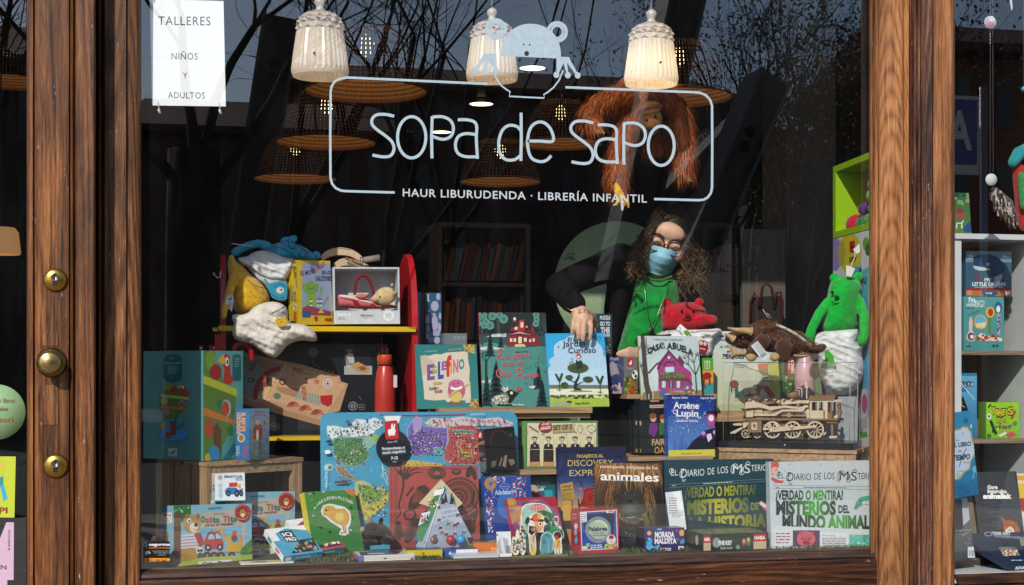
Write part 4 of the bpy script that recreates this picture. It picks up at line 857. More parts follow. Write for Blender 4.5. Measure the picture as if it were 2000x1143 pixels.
# card boxes: the sock game
t,F,A=carton('game_box','yellow board game box with a green creature on grey, upright on the yellow shelf','game box',(747,pyz(583,.52,zs+.0065)/1,)if False else(750,795),(1022,793),(752,278),(.52,.575,.53),.062,'#c9ac1e',ZI)
A.fill('#c9ac1e');A.poly([(775,300),(1005,310),(1005,720),(775,715)],'#8d97b4');
for i,(ch,x,y,c)in enumerate(zip('ELMONSTRUO',(762,780,800,822,845,866,884,902,918,934),(400,398,398,394,388,380,370,358,344,330),'#8a2f4a #24324a #24324a #24324a #24324a #8a2f3a #a03a3a #b04a3a #8a2f4a #6a2f5a'.split())):A.text(ch,x,y,x+(10 if ch=='L' and i==1 else 19),38,c,bold=.04)
A.text('DE LOS',932,392,1010,30,'#24324a',bold=.04);A.text('CALCETINES',880,442,1008,36,'#24324a',bold=.04)
A.ell(846,500,44,58,'#6f9a34');A.poly([(800,470),(775,475),(790,530),(815,540)],'#6f9a34');A.poly([(888,470),(905,450),(905,500),(895,540)],'#6f9a34');A.line([(818,498),(846,508),(875,498)],5,'#3f6420');A.poly([(815,550),(875,550),(890,640),(805,645)],'#7aa53a');A.line([(920,500),(930,540),(910,580),(890,560)],9,'#6f9a34');A.ell(930,505,10,12,'#6f9a34');A.line([(900,620),(950,630),(970,590),(985,570)],7,'#5f8a4a')
A.poly([(775,660),(820,640),(1005,690),(1005,720),(775,715)],'#8a3a4a');A.poly([(900,700),(925,665),(950,700)],'#c8b45a')
for x in(835,890,915):
 for k in range(4):A.line([(x,590+k*17),(x+20,588+k*17)],8,('#b03040','#e8e6e2')[k%2])
A.rect(775,685,840,735,'#2f4f86');A.text('HABA',955,765,1015,26,'#b02428',bold=.05);A.ell(885,745,14,22,'#a82e2e');A.done('front_print',t)
B=Art(side_faces(F,.062)['left'],ZI);B.fill('#c9ac1e','#bfa41c')
B.text('EL MONSTRUO',690,290,735,34,'#3a4a3a',510,bold=.05,up=(1,-.2),grad=lambda q:('#a03a4a','#2f6a3a','#24324a','#a0503a','#6a3a7a')[int(q*4.99)]);B.text('DE LOS',708,530,712,20,'#24324a',610,bold=.04,up=(1,0));B.text('CALCETINES',680,475,686,20,'#3a5a7a',610,bold=.04,up=(1,0));B.rect(706,630,732,670,'#c8c8c4');B.rect(710,635,720,650,'#3a3a3a');B.rect(722,650,730,668,'#3a3a3a');B.text('HABA',710,690,712,24,'#b02428',775,bold=.05,up=(1,0));B.done('spine_print',t)
# doll in a window box
F=frame_from((1028,788),(1556,786),(1022,333),(.535,.535,.54),ZI);th=.10;t=thing('doll_box','pale grey window box holding a small mouse doll in a pink carry basket','doll box',F.pt(F.w/2,0,-th/2))
bc=srgb('#bfc6cc');m=MB();e=.0016;N_=F.N;zb=F.h*.235;tw=F.h*.03
m.slab(F.O-N_*th,F.U*F.w,F.V*F.h,N_*e,srgb('#c3c8ca'));m.slab(F.O,F.U*F.w,F.V*zb,-N_*.004,bc);m.slab(F.pt(0,F.h-tw),F.U*F.w,F.V*tw,-N_*th*.99,bc)
m.slab(F.pt(0,zb),F.U*.005,F.V*(F.h-tw-zb),-N_*th*.98,bc);m.slab(F.pt(F.w-.005,zb),F.U*.005,F.V*(F.h-tw-zb),-N_*th*.98,bc);m.slab(F.O-N_*.004,F.U*F.w,F.V*.004,-N_*th*.9,bc);m.build('box_body',surf('matte'),t)
A=Art(F,ZI);A.text('lilliputiens',1240,728,1340,20,'#3a3a3e',bold=.01,shear=.2);A.words(1255,738,1330,4,'#7a7f86',1);A.ell(1465,722,44,42,'#e2e4e6');A.words(1440,700,1490,4,'#8a9096',5,2.4)
for x in(1068,1095,1122,1150):A.ell(x,714,10,9,'#dfe3e6')
A.words(1062,735,1120,6,'#b08a90',2,2);A.done('label_print',t)
Yd=.57;bk=thing('doll_basket','pink quilted carry basket with a dark red strap inside the grey window box','doll basket',at(1290,672,Yd,ZI))
soft('basket_body',surf('cloth','#c4686c'),bk,[(1048,545),(1110,560),(1200,570),(1330,585),(1400,620),(1530,640),(1535,668),(1075,668),(1052,620)],Yd,.032,ZI,fold=.002,fs=3)
soft('lining',surf('cloth','#e2c3c0'),bk,[(1060,552),(1180,560),(1215,585),(1340,610),(1330,630),(1200,600),(1080,580)],Yd-.03,.008,ZI,fold=.002)
soft('blanket',surf('cloth','#c06a66'),bk,[(1205,548),(1290,548),(1300,580),(1240,592),(1205,578)],Yd-.034,.010,ZI)
m=MB();pts=bez((1195,555),(1200,480),(1225,420),(1262,400),(1300,425),(1335,500),(1345,565));
for a,b in zip(pts,pts[1:]):pass
q=[at(x,y,Yd-.01,ZI)for x,y in pts];m.tube([p+Vector((0,-.004,0))for p in q],.0042,6);m.tube([p+Vector((0,.004,0))for p in q],.0042,6);m.build('strap',surf('cloth','#7e1420'),bk)
for pts in([(1170,590),(1225,605),(1240,668),(1205,668)],[(1315,625),(1350,625),(1365,668),(1335,668)]):soft('strap_end',surf('cloth','#8c1826'),bk,pts,Yd-.034,.004,ZI,rnd=1)
dl=thing('mouse_doll','small beige mouse doll lying in the pink basket of the window box','doll',at(1440,640,Yd,ZI));m=MB();m.blob(1440,565,Yd-.03,92,72,60,-12,ZI);m.blob(1365,585,Yd-.035,34,32,40,0,ZI);m.build('head',surf('plush','#cdb386'),dl,.003)
for x,y,r in((1492,478,14),(1512,545,20)):MB().lathe(at(x,y,Yd-.055,ZI),[(r*.00042,.004),(r*.00036,-.002),(r*.0002,0),(.0002,.001)],14,axis=(.2,-1,0)).build('ear',surf('plush','#c09a6a'),dl)
MB().blob(1396,574,Yd-.072,8,9,5,0,ZI).build('eye',surf('plastic','#15100e'),dl)
# bent wood arches on top
for i,(pts,yy,lab,col)in enumerate((([(925,250),(960,212),(1020,186),(1090,180),(1160,190),(1220,222),(1265,262)],.70,'pale plywood arch toy lying on top of the boxes','#c9b090'),([(1035,300),(1075,272),(1130,262),(1200,272),(1270,300),(1310,322)],.62,'smaller plywood arch toy with a dark underside on the boxes','#bda27c'))):
 t=thing('wooden_arch',lab,'wooden toy',at(*pts[3],yy,ZI));m=MB();f=bez(*pts);P=[at(x,y,yy,ZI)for x,y in f];Q=[at(x,y+58,yy,ZI)for x,y in f[3:-3]]
 m.extrude(P+list(reversed(Q)),(0,.05,0));m.build('arch_board',surf('matte',col),t)
 m=MB();ptube(m,pts[2:5],yy-.002,3,ZI);m.build('edge_strip',surf('plastic','#d8cbb4' if i==0 else '#a02a28'),t)
tl=thing('recorder_toy','grey brown toy tube with a metal band lying on the boxes','toy',at(1300,320,.60,ZI));m=MB();ptube(m,[(1120,262),(1260,325)],.60,11,ZI);m.build('tube',surf('plastic','#6a5a58'),tl);m=MB();ptube(m,[(1255,280),(1395,258)],.585,[24,26],ZI);m.build('barrel',surf('matte','#8f7c72'),tl);m=MB();ptube(m,[(1240,282),(1262,279)],.585,27,ZI);m.build('band',surf('metal','#b8b4ae'),tl)
# black wooden-game box below
zl_=zl+.0005
t,F,A=carton('game_box','large black box printed with a wooden pinball game, on the lower yellow shelf','game box',(462,pyz(462,.60,zl_)),(738,pyz(738,.60,zl_)),(462,671),(.60,.60,.612),.07,'#16181f')
A=Art(F,ZJ)
A.poly([(730,75),(770,110),(1160,190),(1430,270),(1440,310),(1490,325),(1430,520),(1320,540),(1320,630),(925,500),(730,420)],'#b28b6c');A.poly([(740,120),(1040,195),(900,450),(735,400)],'#8d7f72');A.poly([(1055,190),(1420,290),(1410,320),(1470,335),(1320,560),(920,440)],'#c09a78')
A.poly([(740,430),(1320,590),(1320,632),(740,468)],'#9c7858');A.line([(1048,185),(912,450)],12,'#d0b090');A.poly([(740,150),(880,180),(830,420),(738,400)],'#6f8a8c');A.poly([(780,230),(850,190),(830,240),(790,258)],'#a88a74')
pts=arc(1010,420,180,200,175,268);A.poly([(830,430),(1010,230),(900,445)],'#d3b795');A.line(pts,34,'#8e1a22')
for k in range(10):a=185+k*8.5;A.line([(1010+70*math.cos(R(a)),430+70*math.sin(R(a))),(1010+150*math.cos(R(a)),425+165*math.sin(R(a)))],6,'#c29a5a')
A.text('SUPER',885,385,905,26,'#8e3a22',322,bold=.05,up=(-.9,-.4));A.text('LOOP',912,352,940,34,'#8e2a22',290,bold=.05,up=(-.9,-.4));A.text('BUZZ',790,250,838,36,'#3f4f5f',205,bold=.03);A.ell(800,300,26,18,'#2f4f5a');A.ell(798,300,9,8,'#86a8a8')
A.text('Happy Pinball',1092,222,1170,20,'#9c3a3a',240,bold=.03);A.text('TARGET',1095,240,1235,12,'#8a5a4a',268,bold=.02);A.line([(1090,250),(1108,262),(1092,275)],5,'#b05a3a')
for x,y,r,c in((1025,312,24,'#8e2a2a'),(1025,312,14,'#d8c8b0'),(1345,325,34,'#e0d0c0'),(1345,325,27,'#6a7a86'),(1345,325,20,'#e0d0c0')):A.ell(x,y,r,r,c)
def star(A,x,y,r,c):
 A.poly([(x+(r if k%2==0 else r*.45)*math.cos(R(-90+36*k)),y+(r if k%2==0 else r*.45)*math.sin(R(-90+36*k)))for k in range(10)],c)
star(A,1192,290,26,'#d8c0b0');star(A,1192,290,18,'#b0402f');star(A,1268,308,26,'#b07a6a');star(A,1268,308,18,'#c05a34');star(A,1345,325,18,'#a02a2e')
A.poly([(975,345),(1140,365),(1110,420),(1000,380)],'#a27a58');A.ell(985,412,26,22,'#4f7a5a')
for k in range(9):A.line([(1140+k*20,370+k*5),(1122+k*20,430+k*6)],9,'#6f9aa4')
A.text('BONUS',1160,345,1170,26,'#b8602c',440,bold=.04,up=(1,-.1));A.poly([(1290,412),(1380,405),(1372,470),(1345,486),(1300,466)],'#a8222a')
for x,y in((1100,490),(1185,515),(1270,545)):
 for r in(42,32,22,12):A.ring(x,y,r,r*.85,5,'#a8483c',180,360)
for x,y,c in((1330,232,'#a03a34'),(1358,240,'#3a8a5a'),(1384,246,'#c86a34')):A.line([(x,y-10),(x,y+12)],9,c)
A.poly([(1458,60),(1655,52),(1660,262),(1462,265)],'#23262c');A.rect(1462,200,1660,262,'#a8a39c');A.ell(1500,82,22,26,'#8a6248');A.ell(1497,68,24,14,'#2c1f18');A.poly([(1470,125),(1495,108),(1525,112),(1535,160),(1530,205),(1480,215)],'#a9b0bc');A.line([(1475,130),(1490,185),(1535,190)],13,'#8f6850');A.poly([(1500,195),(1560,170),(1645,215),(1620,250),(1560,240)],'#b08a5c');A.poly([(1560,210),(1600,200),(1625,222),(1585,235)],'#8a4a3a')
for x,y in((1240,105),(1525,485),(970,630)):A.ring(x,y,30,28,4,'#9aa0a8');A.ring(x,y,15,14,4,'#9aa0a8');A.line([(x-14,y),(x+14,y)],4,'#9aa0a8')
A.line([(1240,165),(1250,190),(1285,208)],4,'#6a7078');A.words(1565,470,1610,4,'#7a8088',4,3);A.line([(1565,415),(1585,440)],4,'#6a7078');A.done('front_print',t)
# red bottle
p=at(752,400,.56);p.z=zl+.001;k=mpp(752,.56);H=(at(752,693,.56).z-p.z)
t=thing('drink_bottle','coral red steel drinking bottle with screw cap and cord on the lower shelf','bottle',p)
MB().lathe(p,[(k*19,0),(k*20,.004),(k*20,H*.55),(k*19.5,H*.66),(k*16,H*.80),(k*12.5,H*.86),(k*11.5,H*.875)],36,axis=(0,0,1)).build('bottle_body',surf('paint','#b8382e'),t)
MB().lathe(p,[(k*11,H*.875),(k*13.6,H*.88),(k*13.6,H*.985),(k*12.6,H)],36).build('cap',surf('plastic','#c8442f'),t)
m=MB();m.tube([p+Vector((math.cos(a)*k*13,math.sin(a)*k*13,H*.87))for a in(2*math.pi*i/24 for i in range(25))],k*1.3,5);m.tube([p+Vector((k*12,-.005,H*.87)),p+Vector((k*17,-.012,H*.83)),p+Vector((k*20,-.01,H*.74))],k*1.1,5);m.build('cord',surf('cloth','#1c1a1a'),t)
m=MB();q=at(772,745,.535);m.slab(q+Vector((-.006,0,-.02)),(.012,0,0),(0,-.0008,0),(0,0,.04));m.build('tag',surf('paper','#c9c4c0'),t)
t=thing('straw_bundle','small green straws standing behind the coral bottle','straws',at(752,700,.60));m=MB()
for x,y1,c in((740,688,0),(747,680,0),(753,684,0),(757,679,0),(738,692,0)):ptube(m,[(x+3,740),(x,y1)],.605,1.6)
m.build('straw',surf('plastic','#6f9a3f'),t)
t,F,A=carton('game_box','small magenta box behind the coral bottle','game box',(735,pyz(735,.70,zl_)),(757,pyz(757,.70,zl_)),(735,672),(.70,.70,.70),.05,'#8a2a6a');A.words(736,678,756,2,'#c890b0',3);A.done('front_print',t)
# red cane handle and loose red caps at the end of the shelf
t=thing('umbrella','dark red curved umbrella handle hooked behind the teal toy box','umbrella',at(492,720,.52));m=MB();ptube(m,bez((456,690),(460,676),(472,671),(484,675),(491,686),(492,704)),.50,[5.2]*31,n=10);m.build('handle',surf('plastic','#9c1420'),t);m=MB();ptube(m,[(456,688),(455,760),(454,900)],.52,3);m.build('shaft',surf('dark','#1a1412'),t)
for i,(x0,x1)in enumerate(((408,430),(389,397))):
 a,b=at(x0,690,.56),at(x1,675,.56);t=thing('toy_truck','red toy lid just above the teal box' if i==0 else 'tiny red button like toy above the teal box edge','toy',a);MB().bevelbox((a.x,.56,DZ+.25),(b.x-a.x,0,0),(0,0,b.z-DZ-.25),(0,.05,0),.004).build('body',surf('plastic','#c01f26'),t);m=MB();m.blob((x0+x1)/2,680,.558,2.2,1.6,1);m.build('button',surf('plastic','#e8e2e0'),t)

# ================================================================== CENTRE SHELF
ZSB=at(1000,796,.37).z
def board(name,lab,x0,x1,yt,Y,dep,thpx,cat='shelf board'):
 a,b=at(x0,yt,Y),at(x1,yt,Y);z=at((x0+x1)/2,yt,Y).z;k=mpp(x0,Y)*thpx;o=MB().box(a.x,b.x,Y,Y+dep,z-k,z).build(name,pine('X'));return tag(o,lab,cat)
board('shelf_board','pale wooden shelf board carrying the picture books in the middle',858,1157,796.5,.37,.42,11)
board('shelf_board','second pale board directly under the middle book shelf',985,1153,808,.39,.38,9)
board('shelf_board','low pale board below the green framed portrait box',940,1160,918,.30,.40,9)
for px,Y in((1150,.60),(880,.70)):a=at(px,800,Y);tag(MB().box(a.x-.012,a.x+.012,Y,Y+.03,DZ,ZSB-.02).build('shelf_post',pine('Z')),'hidden pale post holding up the middle shelf board near '+('the black panel' if px>1000 else 'the red unit'),'post')
a,b=at(1158,782,.60),at(1232,872,.60)
t,F,A=carton('display_case','plain black upright case beside the end of the middle shelf','case',(1158,pyz(1158,.58,DZ+.001)),(1236,pyz(1236,.58,DZ+.001)),(1158,782),(.58,.58,.58),.12,'#0c0d0f');A.line([(1196,790),(1196,868)],1.5,'#1c1e22');A.done('front_print',t)
z=ZSB+.0005
# Eglefino-coloured teal book
t,F,A=book('picture_book','teal picture book with a pink grinning creature, beside the red shelf panel','book',(150,1040),(677,1034),(122,492),(.43,.43,.47),.012,'#2c7170',ZA)
A.fill('#2a7273','#2e7c78');A.poly([(540,490),(636,488),(640,570),(600,560),(575,535),(545,520)],'#b59a44');A.poly([(585,1035),(620,960),(665,950),(678,1035)],'#a5884a');A.scatter(26,(545,492,634,560),7,['#8a6a2a','#d0b860','#6a5a2a']);A.scatter(20,(595,965,672,1030),9,['#8a4a3a','#3a7a6a','#d0b860'])
A.poly([(178,590),(215,582),(250,590),(300,572),(355,575),(400,560),(470,556),(555,551),(580,562),(585,640),(598,700),(592,790),(604,850),(608,965),(500,966),(420,958),(300,968),(212,958),(205,850),(192,740),(182,660)],'#cfc2ae');A.poly([(178,590),(215,582),(300,640),(210,760),(192,740)],'#bcae99');A.words(215,548,350,7,'#8ab0a4',1,sk=-8);A.text('Txema de Miguel',410,546,530,16,'#c9b25a',532,shear=.2)
for ch,x0,x1,y,h,c in(('E',235,300,790,125,'#7a4a86'),('G',280,318,742,62,'#8aa040'),('L',326,376,780,140,'#2f4f9a'),('E',358,402,710,72,'#8a5aa0'),('f',392,442,758,168,'#b8392f'),('I',432,446,742,96,'#c8952f'),('N',455,500,734,112,'#c86a8a'),('O',502,552,702,82,'#3a8a8a')):A.text(ch,x0,y,x1,h,c,y-8,bold=.05)
for ch,x,y,c in(('txa-',286,840,'#b88a2a'),('txa-',250,882,'#3a5a6a'),('txa',296,908,'#a0403a')):A.text(ch,x,y,x+(84 if '-' in ch else 70),34,c,y-10,bold=.04,serif=True)
A.ell(485,880,74,92,'#b0587e');A.ell(484,835,68,48,'#bd6488');A.ell(480,935,52,50,'#c9b56a');A.poly([(432,845),(480,862),(536,838),(528,868),(480,882),(438,872)],'#ece6da');A.line([(432,843),(480,860),(538,836)],4,'#5a2a44');A.ell(462,826,5,7,'#2a1a24');A.ell(498,822,5,7,'#2a1a24');A.line([(405,950),(470,905),(560,850),(590,825)],9,'#a8893a');A.ell(592,824,14,12,'#d0b458');A.ell(415,962,24,20,'#d0c4b0');A.poly([(555,945),(605,940),(602,985),(562,990)],'#c8c2b4');A.ell(470,990,62,10,'#8f5a3a');A.done('front_cover_print',t)
# the big forest-house book
t,F,A=book('picture_book','tall dark green forest picture book with a red house on its cover','book',(706,1032),(1282,1026),(640,220),(.47,.47,.53),.014,'#a3262a',ZA)
A.fill('#20302f','#3f7a74');A.poly([(650,500),(760,470),(920,500),(1060,520),(1200,505),(1290,520),(1290,1030),(690,1030)],'#4b8780');A.poly([(640,220),(1200,220),(1215,380),(650,400)],'#1d2624')
for x,w_,y1 in((700,20,500),(840,26,400),(1190,16,480)):A.line([(x-6,220),(x,(220+y1)/2),(x+6,y1)],w_,'#3c4238')
for x,y,r in((672,245,26),(690,262,20),(672,310,26),(735,300,30),(770,330,34),(725,245,22),(790,250,34),(850,242,28),(885,275,36),(1160,240,26),(1165,280,24),(1158,315,26),(720,330,26)):A.ell(x,y,r,r*1.05,'#2f5a52',c2='#5f9a8a')
for p in([(735,428),(800,402),(910,400),(905,428)],[(665,520),(760,508),(850,520),(900,532),(700,540)],[(690,800),(780,790),(775,815),(695,818)],[(1090,850),(1150,838),(1190,856),(1130,868)]):A.poly(p,'#c3ccc4')
A.poly([(905,500),(930,400),(1010,372),(1110,372),(1160,400),(1195,500)],'#7c1f22');A.poly([(925,410),(1022,385),(1120,412),(1020,396)],'#d4d0c0');A.poly([(1000,390),(1020,285),(1058,282),(1066,385)],'#b8262a');A.poly([(940,382),(945,350),(1005,345),(1060,378)],'#9c2226');A.poly([(962,300),(995,300),(992,270),(978,262),(965,272)],'#a8282a');A.ell(978,274,11,14,'#e0d8c8');A.poly([(1115,380),(1130,330),(1140,380)],'#a8282a')
for x,y,w_,h in((1040,325,22,44),(990,355,22,26),(1080,342,12,16),(1024,455,26,56),(948,455,20,30),(1068,452,22,32),(980,455,20,30),(1110,460,16,26),(1140,455,16,30)):A.rect(x-w_/2,y-h/2,x+w_/2,y+h/2,'#dfe3c0');A.line([(x,y-h/2),(x,y+h/2)],3,'#7c1f22')
A.poly([(905,498),(985,490),(985,510),(910,508)],'#8e2428');A.poly([(985,490),(1060,490),(1075,512),(975,514)],'#c8bd92');A.poly([(1090,490),(1195,490),(1195,500),(1095,502)],'#8e2428')
for x,y,w_,h in((770,600,90,210),(860,520,60,100),(820,960,150,330),(740,1030,110,300),(1210,1030,120,240),(1180,880,90,210)):A.fir(x,y,w_,h,'#132a2a',6)
A.bare(735,720,180,'#15302e',10);A.line([(735,830),(735,620)],18,'#183230');A.line([(1150,840),(1152,780)],26,'#18302e')
T='#d2525a'
A.line(bez((818,610),(838,600),(862,560),(872,535),(852,530),(838,560),(842,596),(868,612),(886,606)),9,T);A.text('a gran',905,612,1100,46,T,600,bold=.01,shear=.12);A.text('casa de',870,678,1055,46,T,668,bold=.01,shear=.12)
A.ring(850,735,26,36,9,T);A.text('sito',880,766,945,46,T,760,bold=.012,shear=.12);A.line(bez((990,700),(1000,740),(998,795)),9,T);A.ring(1010,722,30,26,9,T,-110,120);A.text('ompón',1040,782,1178,42,T,768,bold=.012,shear=.12);A.text('Benjamin Chaud',985,562,1090,15,'#1c2c2a',556)
A.ell(860,965,72,44,'#d0ccbc');A.scatter(120,(800,930,915,1000),5,['#4a4a3a','#8a8674']);A.poly([(865,880),(880,850),(900,865),(915,845),(925,880),(900,900)],'#d8d0c4');A.scatter(20,(870,860,920,890),4,['#a8484a']);A.poly([(905,890),(940,875),(1010,905),(985,930),(945,985),(915,985),(930,940)],'#1c1612');A.ell(950,905,12,12,'#e0d8c8');A.line([(1000,915),(1015,880)],4,'#3a2a20');A.ell(1014,870,22,18,'#b04a4a');A.line([(830,1005),(1000,1008)],9,'#14100e');A.scatter(26,(1000,580,1250,1000),14,['#1f4240','#2a5450'],'bar');A.text('Nuevo Mundo',955,1012,1060,16,'#c8d0c8',bold=.03)
A.done('front_cover_print',t)
# garden book held by the hand
t,F,A=book('picture_book','bright blue garden picture book with the hand of the woman on its top edge','book',(1283,1028),(1785,1018),(1222,398),(.40,.40,.455),.012,'#2f9bd0',ZA)
A.fill('#2a9fd8','#3aa8dc');cl='#a9c7df'
for x,y,rx,ry in((1520,470,120,66),(1420,530,110,80),(1600,520,100,90),(1380,640,110,60),(1660,640,110,76),(1520,640,210,110),(1340,730,90,70),(1700,730,110,80),(1520,760,260,90),(1600,560,130,110),(1440,560,130,110)):A.ell(x,y,rx,ry,cl)
A.poly([(1240,720),(1770,690),(1790,850),(1260,850)],'#b0cde4');A.poly([(1255,835),(1790,835),(1790,872),(1262,870)],'#6a6e5c');A.poly([(1262,868),(1792,868),(1795,920),(1268,930)],'#d9dbc4');A.poly([(1268,922),(1795,912),(1795,1030),(1275,1030)],'#9db23c')
for k in range(40):x=1270+k*13;A.ell(x,936+random.uniform(-10,10),random.uniform(8,16),random.uniform(6,12),random.choice(['#3c4434','#565e48','#c8ccb8','#2a3026']))
A.poly([(1300,1005),(1320,980),(1400,975),(1460,995),(1440,1015),(1320,1018)],'#9a9c86');A.ell(1440,980,22,9,'#2a2c20')
A.line([(1510,888),(1490,850),(1498,810),(1520,770),(1526,730)],34,'#26292c',10);A.line([(1495,820),(1455,797),(1430,795)],10,'#26292c',5);A.line([(1505,835),(1560,808)],10,'#26292c',5);A.poly([(1470,892),(1495,860),(1540,870),(1560,892)],'#26292c');A.ell(1540,888,100,5,'#8a8c78')
for x,y,rx,ry in((1515,692,90,44),(1440,772,33,20),(1600,790,45,26),(1400,840,34,28)):A.ell(x,y,rx,ry,'#2c3a1c',c2='#46551f');A.scatter(26,(x-rx*.6,y-ry*.6,x+rx*.6,y+ry*.6),5,['#55662a','#223014'],asp=(1,.6))
for x,y in((1355,770),(1700,790)):
 A.poly([(x-40,y-30),(x-20,y-28),(x,y+8),(x+18,y-34),(x+34,y-30),(x+10,y+40),(x-14,y+30)],'#33421f');A.line([(x,y+20),(x+4,y+120)],6,'#26292c');A.ell(x,y+106,24,3,'#8a8c78')
A.poly([(1500,620),(1516,640),(1535,625),(1552,642),(1545,690),(1505,690),(1495,645)],'#222a2a');A.ell(1520,590,22,20,'#d0503a');A.ell(1520,602,13,9,'#e6c9b0');A.line([(1460,605),(1468,640),(1440,650)],5,'#3a4430')
A.text('El',1425,468,1458,36,'#1c2026',shear=.15,serif=True);A.text('Jardín',1382,512,1578,52,'#1c2026',506,serif=True);A.text('Curioso',1430,566,1665,50,'#1c2026',562,serif=True);A.ell(1348,514,5,6,'#1c2026');A.text('Peter Brown',1490,1003,1612,17,'#2c3320',996,bold=.02,serif=True)
for x in(1646,1672,1698):A.ell(x,436,8,9,'#1c2a3a');A.ell(x,442,4,4,'#e0e8f0')
A.done('front_cover_print',t)
# boxes behind
def zbook(*a,**k):return carton(*a,**k)
t,F,A=carton('puzzle_box','slim blue picture puzzle box next to the red shelf panel','puzzle box',(802,pyz(802,.68,z)),(823,pyz(823,.68,z)),(802,571),(.68,.68,.68),.08,'#5f87ac');A=Art(F,ZA);A.scatter(34,(105,60,180,470),9,['#3f6288','#8a6a8a','#a05a5a','#87a4bc'],'bar');A.text('LONDJI',128,60,128,16,'#3a5878',150,up=(1,0));A.done('spine_print',t)
t,F,A=carton('puzzle_box','thin brown kraft edge between the two blue puzzle boxes','puzzle box',(824,pyz(824,.68,z)),(830.5,pyz(830,.68,z)),(824,572),(.68,.68,.68),.08,'#7c5a34');A.done('front_print',t)
t,F,A=carton('puzzle_box','dark blue puzzle box covered with pale rounded pebbles','puzzle box',(831,pyz(831,.66,z)),(862,pyz(862,.66,z)),(831,572),(.66,.66,.66),.08,'#2f5a78');A=Art(F,ZA)
for x,y,rx,ry in((300,165,33,44),(330,85,18,30),(300,310,28,68),(240,280,18,40),(245,360,16,36),(245,420,22,26),(290,400,24,22),(325,395,20,26),(270,455,26,28),(320,455,26,30),(295,235,15,10),(340,345,14,40),(345,250,12,30)):A.ell(x,y,rx,ry,'#a9a8c4')
A.text('londji',238,66,238,18,'#c9d6e0',128,up=(1,0),bold=.03)
for y in(205,240,270,298):A.ring(250,y,8,9,4,'#c9d6e0')
A.done('front_print',t)
t,F,A=carton('puzzle_box','plain grey puzzle box peeping above the teal picture book','puzzle box',(869,pyz(869,.58,z)),(912,pyz(912,.58,z)),(869,651),(.58,.58,.58),.07,'#6f7a82');A=Art(F,ZA)
for x in(470,505,545):A.ring(x,434,12,11,4,'#aab4bc')
A.done('front_print',t)
t,F,A=carton('puzzle_box','narrow dark teal box with stacked white capitals behind the blue garden book','puzzle box',(1165,pyz(1165,.55,z)),(1196,pyz(1196,.55,z)),(1167,613),(.55,.55,.555),.06,'#21404e');A=Art(F,ZA)
for s_,x0,x1,y,h in(('PUZZLE',1703,1790,278,30),('GO TO',1703,1790,332,36),('THE',1708,1788,392,48),('FUTURE',1706,1790,424,24)):A.text(s_,x0,y,x1,h,'#c8d0d4',bold=.05)
A.scatter(40,(1730,430,1806,590),10,['#2f6a6a','#7a4a4a','#8a8a4a','#16303a']);A.done('front_print',t)
B=Art(side_faces(F,.06)['left'],ZA);B.fill('#b9b6a8');B.done('side_print',t)
zc=at(1240,778,.43).z;board('shelf_board','short pale wooden board under the grandmother house book',1224,1400,770,.42,.30,9)
z3=at(1312,770,.42).z+.0005
t,F,A=carton('puzzle_box','small navy box printed with snowy town houses','puzzle box',(1186,pyz(1186,.50,z3)),(1218,pyz(1218,.50,z3)),(1186,697),(.50,.47,.50),.05,'#27345e');A=Art(F,ZC);A.scatter(60,(20,260,130,360),9,['#8a8a9a','#c8c4c8','#6a5a6a','#3a4a7a'],'bar');A.text('Puzzle',44,236,104,24,'#b9bccc',shear=.2);A.poly([(40,260),(60,240),(90,270),(110,330),(40,350)],'#8f8a94');A.poly([(40,430),(80,410),(130,430),(130,522),(60,522)],'#a08088');A.poly([(40,462),(75,420),(105,460)],'#2a3a66');A.rect(105,400,116,440,'#c8c0c4');A.scatter(60,(60,460,130,515),7,['#c8a0a0','#6a4a54','#d0c8c8'],'bar');A.done('front_print',t)
t,F,A=carton('puzzle_box','small grey puzzle box with a jungle panda picture and red corner mark','puzzle box',(1219,pyz(1219,.455,z3)),(1246,pyz(1246,.455,z3)),(1217,697),(.455,.455,.46),.05,'#6a6d70');A=Art(F,ZC);A.poly([(168,224),(208,222),(210,278),(172,280)],'#b8262a');A.poly([(182,270),(180,250),(190,252),(192,236),(200,240),(198,268)],'#e8e2e0');A.text('Puzzle',166,300,212,12,'#b9bcc0');A.poly([(140,370),(180,340),(240,380),(240,490),(150,490)],'#4a6a34');A.scatter(50,(150,370,238,480),11,['#3a5a24','#8a9a3a','#b0502f','#6a8a4a','#2a3a24']);A.ell(222,340,22,32,'#e0dfdc');A.ell(212,328,8,12,'#1c1c1e');A.ell(228,352,10,12,'#1c1c1e');A.ell(205,460,26,16,'#a83a24');A.done('front_print',t)
# grandmother's house
t,F,A=book('picture_book','pale picture book with a pink wooden house between bare trees','book',(270,522),(710,520),(233,60),(.36,.36,.40),.012,'#9a9a50',ZC)
A.fill('#b7c4c6','#9fc0bc');A.ell(440,330,200,150,'#c9d3d0',c2='#b2c6c6');A.poly([(385,262),(468,160),(560,272),(600,300),(632,330),(636,460),(392,462),(392,345),(384,300)],'#a33a78');A.poly([(378,300),(466,158),(575,280),(566,290),(468,182),(392,305)],'#5f2a4c');A.poly([(525,235),(545,200),(580,250),(570,290)],'#7c2c5c')
for y in range(300,460,14):A.line([(396,y),(626,y+2)],2.2,'#862c62')
A.ell(468,218,15,16,'#5a3a5a');A.ell(468,218,10,11,'#b9d0d8');A.line([(430,280),(450,250),(500,248),(516,280)],14,'#5f2f40');A.poly([(432,285),(510,280),(512,326),(434,330)],'#7f5aa0');A.poly([(440,288),(505,284),(506,320),(442,324)],'#a9c9d2')
for x in(455,472,489):A.line([(x,286),(x,322)],3,'#f0eaf0')
